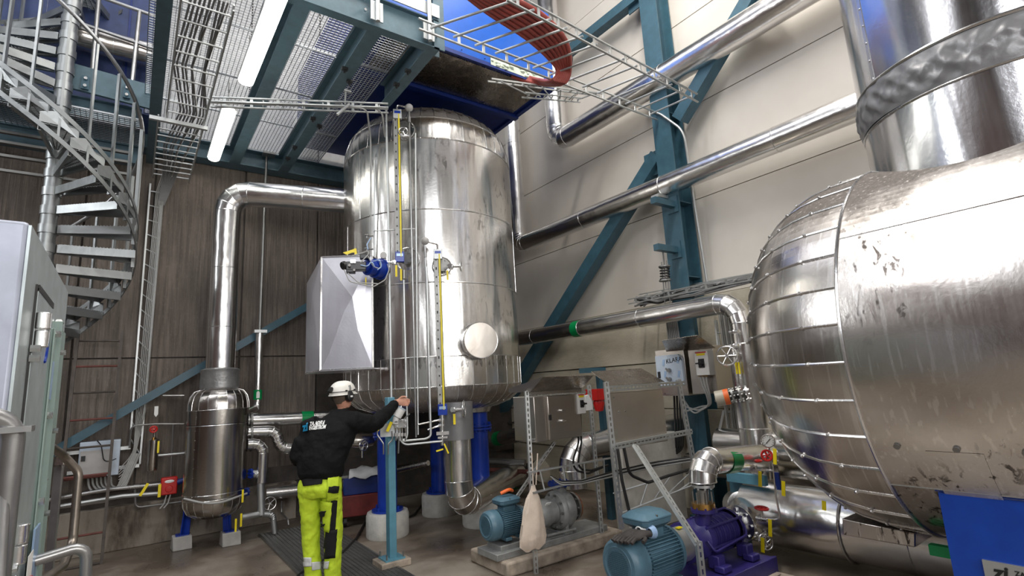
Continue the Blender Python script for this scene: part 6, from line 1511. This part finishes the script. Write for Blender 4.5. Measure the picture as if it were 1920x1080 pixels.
for lab, x, y, X in (('teal support arm end under the discharge pipe', 1432, 900, 4.8), ('teal support arm end beside the lowest red handwheel', 1455, 995, 4.8)):
    c = onX(x, y, X); g = G(); g.bx(c.x-.05, c.x+.0, c.y-.04, c.y+.35, c.z-.045, c.z+.045); solo('support_arm', g, 'light_teal_paint', lab, 'support arm', bevel=.004)
c = onX(1385, 930, 4.9); g = G(); g.bx(c.x-.05, c.x+.05, c.y-.05, c.y+.05, 0, onX(1385, 900, 4.9).z); solo('pipe_support_post', g, 'teal_paint', 'teal post under the green-banded discharge pipe', 'post')
vv = thing('floor_valve', 'bright steel valve with handwheel near the floor beside the purple pump', 'valve', onX(1425, 1015, 4.6)); handwheel(vv, onX(1437, 1018, 4.6), (-.6, -.8, .1), .055, .007, 5); small_valve(vv, onX(1420, 1005, 4.6), (-.5, -.8, 0), 1.4, .04)

# ================================================================ foreground at far left
XG = -.27
cv = thing('lagged_valve', 'small lagged valve with clad body between worker and blue tank leg', 'valve', onY(675, 845, 6.6))
g = G(); g.tube([onY(650, 828, 6.6), onY(668, 826, 6.6), onY(676, 826, 6.6), onY(698, 824, 6.6)], [.055, .085, .085, .075], 20); part('lagging', g, 'vessel_steel', cv)
handwheel(cv, onY(682, 835, 6.48), (.3, -1, 0), .06, .007, 5)
g = G(); g.tube([onY(679, 838, 6.5), onY(679, 858, 6.5)], .010, 8); part('drain_stub', g, 'bright_metal', cv)
gb = thing('galvanised_housing', 'large galvanised steel housing with hinged door at the left edge, close to the camera', 'housing', (XG-.9, 2.4, 0))
ztop = onX(55, 415, XG).z; yN = onX(55, 415, XG).y; yFar = onX(122, 575, XG).y
g = G(); g.bx(XG-1.8, XG, yN, yFar, 0, ztop); part('casing', g, 'fg_front', gb, bevel=.012)
g = G(); g.bx(XG-.001, XG+.006, yN+.004, yFar, 0, ztop-.01); part('side_sheet', g, 'fg_galv', gb)
ds = onX(66, 505, XG); de = onX(92, 560, XG)
g = G(); y0_, y1_ = ds.y, de.y; g.bx(XG+.006, XG+.014, y0_, y1_, .3, ztop-.16); dd_ = part('door_leaf', g, 'fg_galv', gb, 'door leaf')
g = G(); g.bx(XG+.006, XG+.012, y0_-.008, y0_, .3, ztop-.15); g.bx(XG+.006, XG+.016, y0_, y1_, ztop-.17, ztop-.15); part('door_gap', g, 'black_rubber', dd_)
for zz in (1.93, 1.30):
    c = Vector((XG+.03, y0_+.012, zz)); g = G(); g.cyl(c-ZA*.055, c-ZA*.002, .020, n=18); g.cyl(c+ZA*.002, c+ZA*.055, .021, n=18); g.bx(XG+.006, XG+.04, c.y+.01, c.y+.10, zz-.03, zz+.03); hg = part('hinge', g, 'bright_metal', dd_, bevel=.003)
    g = G()
    for dz in (-.06, -.09): g.cyl((XG+.01, c.y-.02, zz+dz), (XG+.035, c.y-.02, zz+dz), .012, n=6)
    part('hinge_bolt', g, 'bright_metal', hg)
g = G(); g.bx(XG+.002, XG+.022, y1_+.02, y1_+.10, 0, ztop-.24); g.bx(XG+.02, XG+.026, y1_+.01, y1_+.03, 0, ztop-.24); fr_ = part('door_frame', g, 'fg_green', gb, 'pale green frame angle', bevel=.003)
g = G(); g.bx(XG+.002, XG+.035, y1_+.13, y1_+.14, 0, ztop-.20); g.bx(XG+.002, XG+.01, y1_+.12, yFar+.02, 0, ztop-.20); part('rear_angle', g, 'fg_green', gb)
g = G()
for i in range(7):
    z_ = ztop-.26-.30*i; g.cyl((XG+.022, y1_+.045, z_), (XG+.04, y1_+.045, z_), .014, n=6); g.cyl((XG+.02, y1_+.16, z_+.06), (XG+.02, y1_+.19, z_+.06), .014, n=6); g.cyl((XG+.0, y1_+.165, z_-.06), (XG+.05, y1_+.165, z_-.06), .011, n=6)
part('frame_bolt', g, 'bright_metal', gb, kind='stuff')
g = G(); g.bx(XG+.022, XG+.026, y1_+.03, y1_+.09, 1.72, 1.86); part('blue_film_patch', g, 'film_blue', fr_, 'pale blue film patch')
g = G(); g.bx(XG+.026, XG+.032, y1_-.03, y1_+.10, 1.02, 1.28); part('sign_plate', g, 'film_blue', gb, 'pale blue plate')
g = G(); g.bx(XG+.032, XG+.034, y1_-.16, y1_-.05, .95, 1.22); wp = part('warning_plate', g, 'label_white', gb, 'white plate with red stroke')
g = G(); g.torus((XG+.036, y1_-.10, 1.07), (1, 0, 0), .07, .008, 24, 6, .6, 3.4); part('red_stroke', g, 'red_paint', wp, 'red curved stroke')
for zz in (1.16, .82): g = G(); c = Vector((XG+.03, y1_+.06, zz)); g.tube(fillet([c, c+Vector((.14, .02, .02)), c+Vector((.15, .03, -.22)), c+Vector((.06, .02, -.27))], .04, 5), .019, 12); part('door_handle', g, 'rail_steel', gb)
g = G(); g.torus((XG+.016, (y0_+y1_)/2+.06, 1.90), (1, 0, 0), .06, .005, 24, 6, .3, 4.2); part('blue_pen_mark', g, 'blue_paint', dd_, 'blue curved pen mark')
hr = thing('near_handrail', 'thick galvanised handrail with elbow at the bottom left corner, nearest to the camera', 'handrail', atD(20, 1080, 1.05))
e_ = atD(28, 788, 1.12); g = G(); g.tube(fillet([atD(-160, 765, 1.0), e_, Vector((e_.x, e_.y+.02, e_.z-.9))], .05, 7), .0205, 16); part('rail_tube', g, 'rail_steel', hr)
g = G(); f_ = atD(18, 806, 1.11); g.box(f_, (.075, .055, .012)); part('collar_plate', g, 'rail_steel', hr)
g = G(); g.tube([atD(8, 812, 1.16), atD(-12, 1100, 1.0)], .017, 12); part('second_tube', g, 'rail_steel', hr)
g = G(); Dh = 2.95
hp = [atD(60, 815, 2.6), atD(118, 853, 3.0), atD(148, 885, 3.05), atD(136, 1020, 2.9), atD(118, 1062, 2.7), atD(80, 1090, 2.5)]
sh = thing('stair_handrail', 'brown-grey bent tube handrail rising behind the galvanised housing', 'handrail', hp[3]); g.tube(fillet(hp, .08, 6), .022, 14); part('bent_tube', g, 'hand_rail', sh)
g = G(); g.bar(atD(110, 875, 3.1), atD(92, 1070, 2.9), .045, .012, cR); part('flat_post', g, 'rail_steel', sh)
g = G(); c = atD(110, 872, 3.08); g.prism([c+cR*-.025, c+cR*.025, c+cR*.02+ZA*.04, c+cR*-.015+ZA*.045], cF*.02); part('post_clip', g, 'bright_metal', sh)
# ================================================================ the worker
WX, WY = 1.50, 5.02
az = math.atan2(WX, WY); E1 = Vector((math.cos(az), -math.sin(az), 0)); E2 = Vector((math.sin(az), math.cos(az), 0)); Zv = Vector((0, 0, 1))
WO = Vector((WX, WY, 0)); yaw_b = rad(22)
FW = E2*math.cos(yaw_b)+E1*math.sin(yaw_b); SD_ = E1*math.cos(yaw_b)-E2*math.sin(yaw_b)   # facing direction, his right
wk = thing('person', 'worker in white helmet, black jacket and neon yellow trousers, seen from behind, reaching right', 'person', WO)
def W(s, f, z_): return WO+E1*s+E2*f+Zv*z_        # s: screen-right metres, f: away from camera
def el(c, a, b_, tilt=0): return (c, SD_*a, FW*b_)
def limb(rings, n=16):
    """rings of (point, radius_a, radius_b) across the limb direction"""
    out = []; pts = [r_[0] for r_ in rings]
    for i, (p, a, b_) in enumerate(rings):
        d = (pts[min(i+1, len(pts)-1)]-pts[max(i-1, 0)]).normalized(); s = d.cross(Zv) if abs(d.z) < .9 else d.cross(FW); s = s.normalized(); u = s.cross(d).normalized(); out.append((p, s*a, u*b_))
    return out
def remesh(o, vox, smooth=3):
    r_ = o.modifiers.new('r', 'REMESH'); r_.mode = 'VOXEL'; r_.voxel_size = vox; r_.use_smooth_shade = True
    s = o.modifiers.new('s', 'SMOOTH'); s.iterations = smooth; s.factor = .5
    return o
# body (one continuous surface: torso, head, neck, arms, hands, legs)
sh_l, sh_r = W(-.16, .08, 1.42), W(.20, -.06, 1.42)
hipc = W(-.07, 0, .97); chest = W(.01, .03, 1.25); neckb = W(.08, .06, 1.48); headc = W(.115, .10, 1.665)
el_r = W(.42, .02, 1.38); wr_r = W(.635, .26, 1.575)
el_l = W(-.27, .08, 1.14); wr_l = W(-.10, .34, 1.10)
g = G()
g.loft([el(hipc-Zv*.1, .12, .09), el(hipc, .135, .10), el(chest, .15, .11), el(W(.05, .05, 1.38), .15, .10), el(neckb, .08, .07), el(neckb+Zv*.06, .058, .06)], 20)
hd = (FW*.8+E1*.55).normalized(); hs = hd.cross(Zv).normalized()    # head looks at the gauge
hdn = (hd-Zv*.15).normalized()
prof = [(-.115, .050, .055, .010), (-.095, .058, .066, .012), (-.06, .064, .080, .006), (-.02, .070, .090, 0), (.03, .076, .098, -.004), (.07, .072, .092, -.006), (.10, .052, .068, -.006), (.118, .02, .03, -.006)]
g.loft([(headc+Zv*z_+hd*sh_, hs*a, hd*b_) for z_, a, b_, sh_ in prof], 20)
# nose, chin, brow, lips, ears
g.loft([(headc+hd*.088-Zv*.0, hs*.010, Zv*.016), (headc+hd*.112-Zv*.022, hs*.013, Zv*.012), (headc+hd*.095-Zv*.032, hs*.014, Zv*.006)], 10)
g.sphere(headc+hd*.070-Zv*.085, .026, 10, 8); g.sphere(headc+hd*.082-Zv*.055, .018, 10, 6, (1.2, 1.2, .5))
for k in (-1, 1):
    g.sphere(headc+hs*.074*k-Zv*.005-hd*.005, .022, 10, 8, (.5, .5, 1.3)); g.sphere(headc+hs*.045*k+hd*.06-Zv*.035, .026, 8, 6)
for a_, b_, c_ in ((sh_r, el_r, wr_r), (sh_l, el_l, wr_l)):
    g.loft(limb([(a_, .05, .05), ((a_+b_)/2, .044, .044), (b_, .038, .038), ((b_+c_)/2, .034, .034), (c_, .024, .028)]), 12)
def hand(g, wr, d, up_, curl=1.0, k=1):
    d = d.normalized(); s = d.cross(up_).normalized(); u = s.cross(d).normalized()
    g.loft([(wr, s*.022, u*.026), (wr+d*.03, s*.018, u*.036), (wr+d*.075, s*.015, u*.042), (wr+d*.09, s*.012, u*.038)], 12)
    for i, L in enumerate((.066, .074, .070, .055)):
        o_ = wr+d*.085+u*(.030-.020*i); seg = [o_]; ang = 0
        for q, f in enumerate((.45, .32, .23)):
            ang += curl*(.35+.35*q); seg.append(seg[-1]+(d*math.cos(ang)+s*k*math.sin(ang))*L*f)
        g.tube(seg, [.0095, .009, .0085, .0065], 8)
    b0 = wr+d*.025+u*.030; g.tube([b0, b0+d*.022+u*.022+s*k*.012, b0+d*.050+u*.026+s*k*.026, b0+d*.070+u*.012+s*k*.034], [.013, .012, .010, .008], 8)
hand(g, wr_r, (W(.75, .26, 1.56)-wr_r), Zv, 1.1, 1); hand(g, wr_l, (E1*.6+E2*.3-Zv*.2), Zv, .8, 1)
foot_l, foot_r = W(-.13, -.0, .0), W(.035, -.05, .0)
for hx, kn, an in ((W(-.155, .02, .92), W(-.15, .03, .50), W(-.125, .02, .09)), (W(.01, -.02, .92), W(.038, -.0, .50), W(.035, -.02, .09))):
    g.loft(limb([(hx, .085, .085), ((hx+kn)/2, .07, .07), (kn, .055, .055), ((kn+an)/2, .048, .05), (an, .036, .04)]), 14)
o = part('body', g, 'skin', wk, 'bare face and hands'); remesh(o, .0065, 2)
# face details
g = G()
for k in (-1, 1): g.sphere(headc+hs*.032*k+hd*.088+Zv*.006, .0095, 10, 6)
part('eyes', g, 'ink_black', wk)
g = G(); g.loft([(headc+Zv*z_-hd*.012, hs*a, hd*b_) for z_, a, b_ in ((-.075, .048, .060), (-.03, .072, .082), (.03, .080, .092), (.07, .07, .08))], 18)
vs2 = [v_ for v_ in g.v]; o = part('hair', g, 'hair', wk)
o_sc = None
# jacket
g = G()
g.loft([el(W(-.07, -.0, .955), .185, .135), el(W(-.075, -.0, 1.00), .205, .152), el(W(-.07, 0, 1.06), .215, .158), el(W(-.045, .01, 1.16), .225, .16), el(W(-.012, .02, 1.27), .245, .156), el(W(.012, .03, 1.36), .240, .152), el(W(.03, .04, 1.43), .215, .134), el(W(.06, .05, 1.475), .13, .10), el(W(.075, .055, 1.51), .085, .08), el(W(.085, .06, 1.545), .078, .074)], 28)
g.loft(limb([(W(.10, -.0, 1.41), .095, .105), (sh_r+E1*.03, .088, .098), ((sh_r+el_r)/2, .076, .088), (el_r-E1*.03, .072, .080), (el_r+Zv*.02, .070, .074), ((el_r+wr_r)/2, .060, .062), (wr_r-(wr_r-el_r)*.08, .044, .046)]), 18)
g.loft(limb([(W(-.10, .04, 1.42), .09, .09), (sh_l-E1*.03-Zv*.03, .085, .088), ((sh_l+el_l)/2-E1*.02, .076, .08), (el_l-E1*.01, .070, .074), (el_l+Zv*-.02+E2*.06, .066, .068), ((el_l+wr_l)/2, .058, .06), (wr_l-(wr_l-el_l)*.1, .045, .045)]), 18)
jk = part('jacket', g, 'jacket_black', wk, 'black work jacket with logo'); remesh(jk, .011, 5)
tx = bpy.data.textures.new('folds', 'CLOUDS'); tx.noise_scale = .11; tx.noise_depth = 3
dm_ = jk.modifiers.new('folds', 'DISPLACE'); dm_.texture = tx; dm_.strength = .034; dm_.mid_level = .5; dm_.texture_coords = 'LOCAL'
# trousers
g = G()
g.loft([el(W(-.075, .0, .985), .155, .118), el(W(-.075, -.0, .94), .185, .132), el(W(-.08, -.01, .87), .195, .145), el(W(-.08, -.0, .80), .17, .13)], 24)
for hx, kn, an, k in ((W(-.165, .02, .86), W(-.150, .03, .50), W(-.125, .02, .06), -1), (W(.012, -.02, .86), W(.038, -.01, .50), W(.035, -.02, .06), 1)):
    g.loft(limb([(hx, .098, .112), (hx*.75+kn*.25, .090, .102), (hx*.4+kn*.6, .082, .092), (kn+Zv*.02, .078, .086), (kn-Zv*.10, .072, .082), ((kn+an)/2, .070, .082), (an+Zv*.06, .070, .080), (an, .066, .076)]), 18)
tr = part('trousers', g, 'hivis', wk, 'neon yellow work trousers with black pockets'); remesh(tr, .011, 3)
tx2 = bpy.data.textures.new('folds2', 'CLOUDS'); tx2.noise_scale = .055
dm2 = tr.modifiers.new('folds', 'DISPLACE'); dm2.texture = tx2; dm2.strength = .020; dm2.mid_level = .5
bpy.context.view_layer.update(); dg = bpy.context.evaluated_depsgraph_get()
def bvh_of(o):
    e = o.evaluated_get(dg); me = e.to_mesh(); mw = o.matrix_world; wv = [v_.co+org(o) for v_ in me.vertices]; fs = [tuple(p.vertices) for p in me.polygons]; b_ = BVHTree.FromPolygons(wv, fs); e.to_mesh_clear(); return b_
BJ, BT = bvh_of(jk), bvh_of(tr)
def patch(name, quad, mat, parent, bvh, off=.006, n=8, label=None, th=.004):
    """cloth patch laid onto the garment; quad given as pixels of the outline (tl, tr, br, bl)"""
    g = G(); vs = []
    def hit(x, y):
        d = ray(x, y).normalized(); h, nn, _, dist = bvh.ray_cast(CAM, d)
        if h is None: return None
        return h+ (nn if nn.dot(d) < 0 else -nn)*off
    P = []
    for j in range(n+1):
        for i in range(n+1):
            u, v_ = i/n, j/n; x = (quad[0][0]*(1-u)+quad[1][0]*u)*(1-v_)+(quad[3][0]*(1-u)+quad[2][0]*u)*v_; y = (quad[0][1]*(1-u)+quad[1][1]*u)*(1-v_)+(quad[3][1]*(1-u)+quad[2][1]*u)*v_
            P.append(hit(x, y))
    idx = {}; 
    for k, p in enumerate(P):
        if p is not None: idx[k] = len(vs); vs.append(p)
    fs = []
    for j in range(n):
        for i in range(n):
            q = [j*(n+1)+i, j*(n+1)+i+1, (j+1)*(n+1)+i+1, (j+1)*(n+1)+i]
            if all(k in idx for k in q): fs.append(tuple(idx[k] for k in q))
    if not fs: return None
    g.add(vs, fs); o = part(name, g, mat, parent, label); o.modifiers.new('t', 'SOLIDIFY').thickness = th; return o
# band patches
patch('back_pocket_flap', [(567, 899), (606, 895), (604, 908), (570, 912)], 'trouser_black', tr, BT, .012, label='black pocket flap')
patch('holster_pocket', [(614, 897), (634, 893), (632, 935), (613, 940)], 'hivis', tr, BT, .018, th=.02)
patch('pocket_flap', [(615, 913), (632, 912), (631, 921), (615, 921)], 'trouser_black', tr, BT, .030, label='black pocket flap')
patch('cargo_pocket', [(598, 938), (622, 942), (618, 998), (602, 992)], 'hivis', tr, BT, .016, th=.016)
patch('pocket_flap', [(601, 958), (614, 955), (612, 966), (600, 968)], 'trouser_black', tr, BT, .026, label='black pocket flap')
patch('pocket_flap', [(601, 982), (613, 979), (612, 985), (601, 986)], 'trouser_black', tr, BT, .026, label='black pocket flap')
patch('side_panel', [(621, 938), (632, 938), (628, 998), (617, 1000)], 'trouser_black', tr, BT, .008, label='black side panel')
patch('knee_patch', [(612, 995), (632, 992), (628, 1046), (606, 1048)], 'trouser_black', tr, BT, .010, label='black knee patch')
patch('reflective_band', [(568, 1045), (584, 1045), (584, 1062), (570, 1062)], 'reflective', tr, BT, .007, label='silver reflective band')
patch('reflective_band', [(584, 1054), (618, 1052), (616, 1066), (585, 1069)], 'reflective', tr, BT, .009, label='silver reflective band')
patch('belt', [(553, 880), (632, 880), (632, 889), (555, 891)], 'trouser_black', tr, BT, .010, 14, label='black belt')
for x in (568, 587, 613): patch('belt_loop', [(x-2, 882), (x+2, 882), (x+2, 892), (x-2, 892)], 'hivis', tr, BT, .018, 3)
# logo on the back
c = None
def print_on(name, txt, size, px0, px1, mat, shear=0, bold=0, label=None):
    """lettering wrapped on the jacket; baseline runs between two surveyed points of the cloth"""
    def h(p): d = ray(*p).normalized(); q, _, _, _ = BJ.ray_cast(CAM, d); return q
    a, b_ = h(px0), h(px1)
    if a is None or b_ is None: return
    r_ = (b_-a).normalized(); nrm = -(ray(*px0).normalized()); nrm = (nrm-r_*nrm.dot(r_)).normalized(); u_ = nrm.cross(r_).normalized()
    if u_.z < 0: u_ = -u_
    k = size
    vs, fs = text_mesh(txt, k, shear, bold); wmax = max(v_.x for v_ in vs); sc = (b_-a).length/wmax
    out = []
    for v_ in vs:
        p = a+r_*v_.x*sc+u_*v_.y+nrm*(.15); q, _, _, _ = BJ.ray_cast(p, -nrm)
        out.append((q if q is not None else p-nrm*.15)+nrm*(.010+v_.z))
    g = G(); g.add(out, fs); part(name, g, mat, jk, label)
print_on('logo_letters', 'zi', .10, (570, 808), (580, 806), 'logo_blue', .25, .004, 'blue logo letters')
print_on('company_letters', 'ZANDER &', .046, (582, 798), (609, 795), 'label_white', 0, .0018, 'white company letters')
print_on('company_letters', 'INGESTRÖM', .046, (581, 806), (611, 803), 'label_white', 0, .0018, 'white company letters')
# boots
for c, k in ((foot_l, -1), (foot_r, 1)):
    g = G(); d = FW; s = SD_
    g.loft([(c-d*.09+Zv*.03, s*.035, Zv*.028), (c-d*.07+Zv*.05, s*.042, Zv*.048), (c+d*.0+Zv*.06, s*.046, Zv*.058), (c+d*.08+Zv*.045, s*.050, Zv*.042), (c+d*.15+Zv*.036, s*.048, Zv*.034), (c+d*.19+Zv*.03, s*.030, Zv*.022)], 16)
    g.loft([(c-d*.02+Zv*.05, s*.05, d*.055), (c-d*.01+Zv*.14, s*.048, d*.052)], 14); part('boot', g, 'black_rubber', wk)
# helmet
g = G(); hc = headc+Zv*.045-hd*.004; upv = (Zv-hd*.06).normalized(); hf = hs.cross(upv).normalized(); hf = hf if hf.dot(hd) > 0 else -hf
rg = []
for i in range(11):
    t_ = i/10*PI/2; rg.append((hc+upv*(.095*math.sin(t_)), hs*(.102*math.cos(t_)**.8+.001), hf*(.128*math.cos(t_)**.8+.001)))
rg = [(hc-upv*.035, hs*.106, hf*.134), (hc-upv*.02, hs*.104, hf*.131)]+rg
g.loft(rg, 30, caps=False); hm = part('helmet', g, 'helmet_white', wk, 'white safety helmet'); hm.modifiers.new('t', 'SOLIDIFY').thickness = .005
g = G(); g.loft([(hc-upv*.037, hs*.112, hf*.140), (hc-upv*.024, hs*.110, hf*.138)], 30, caps=False); o = part('helmet_rim', g, 'helmet_white', hm)
g = G(); vs = []
for i in range(13):
    a = rad(-62+124*i/12); b_ = hf*math.cos(a)*.132+hs*math.sin(a)*.104; vs += [hc-upv*.028+b_, hc-upv*.036+b_*1.16]
g.add(vs, [(2*i, 2*i+1, 2*i+3, 2*i+2) for i in range(12)]); o = part('peak', g, 'helmet_white', hm); o.modifiers.new('t', 'SOLIDIFY').thickness = .004
g = G()
for a in range(3): 
    for k in (-1, 1): q = hc+upv*.0+hf*(.06-.05*a)+hs*k*.095; g.box(q, (.022, .01, .016), (hf, hs, upv))
part('vent', g, 'black_plastic', hm)
g = G(); g.torus(hc-upv*.004, upv, .118, .0035, 30, 6); g2 = G()
for v_ in g.v:
    q = v_-hc; g2.v.append(hc+hs*q.dot(hs)*.90+hf*q.dot(hf)*1.12+upv*q.dot(upv))
g2.f = g.f; part('goggle_strap', g2, 'black_plastic', hm)
g = G(); g.bar(hc-hf*.13+upv*.01, hc-hf*.15+upv*.03, .03, .05); part('rear_clip', g, 'black_plastic', hm)
# ear defenders
for k in (-1, 1):
    e = headc+hs*k*.100-hd*.005-Zv*.01; g = G(); g.loft([(e-hs*k*.03, hd*.034, Zv*.046), (e-hs*k*.005, hd*.040, Zv*.052), (e+hs*k*.015, hd*.036, Zv*.048), (e+hs*k*.022, hd*.024, Zv*.034)], 18); em = part('ear_defender', g, 'black_plastic', wk, 'black ear defender')
    g = G(); g.box(e+hs*k*.0235, (.026, .004, .016), (hd, hs, Zv)); part('badge', g, 'label_white', em)
    g = G(); g.tube([e+Zv*.03, e+Zv*.075-hd*.0, e+Zv*.10-hs*k*.01], [.008, .012, .014], 8); part('ear_arm', g, 'dull_steel', em)
g = G(); g.tube([hc+hf*.11+hs*.02+upv*.03, hc+hf*.155+hs*.01+upv*.06], .007, 6); part('visor_stub', g, 'black_plastic', hm)
g = G(); g.tube([headc+hd*.09-Zv*.0+hs*k_ for k_ in (-.05, 0, .05)], .008, 8); part('safety_glasses', g, 'black_plastic', wk)
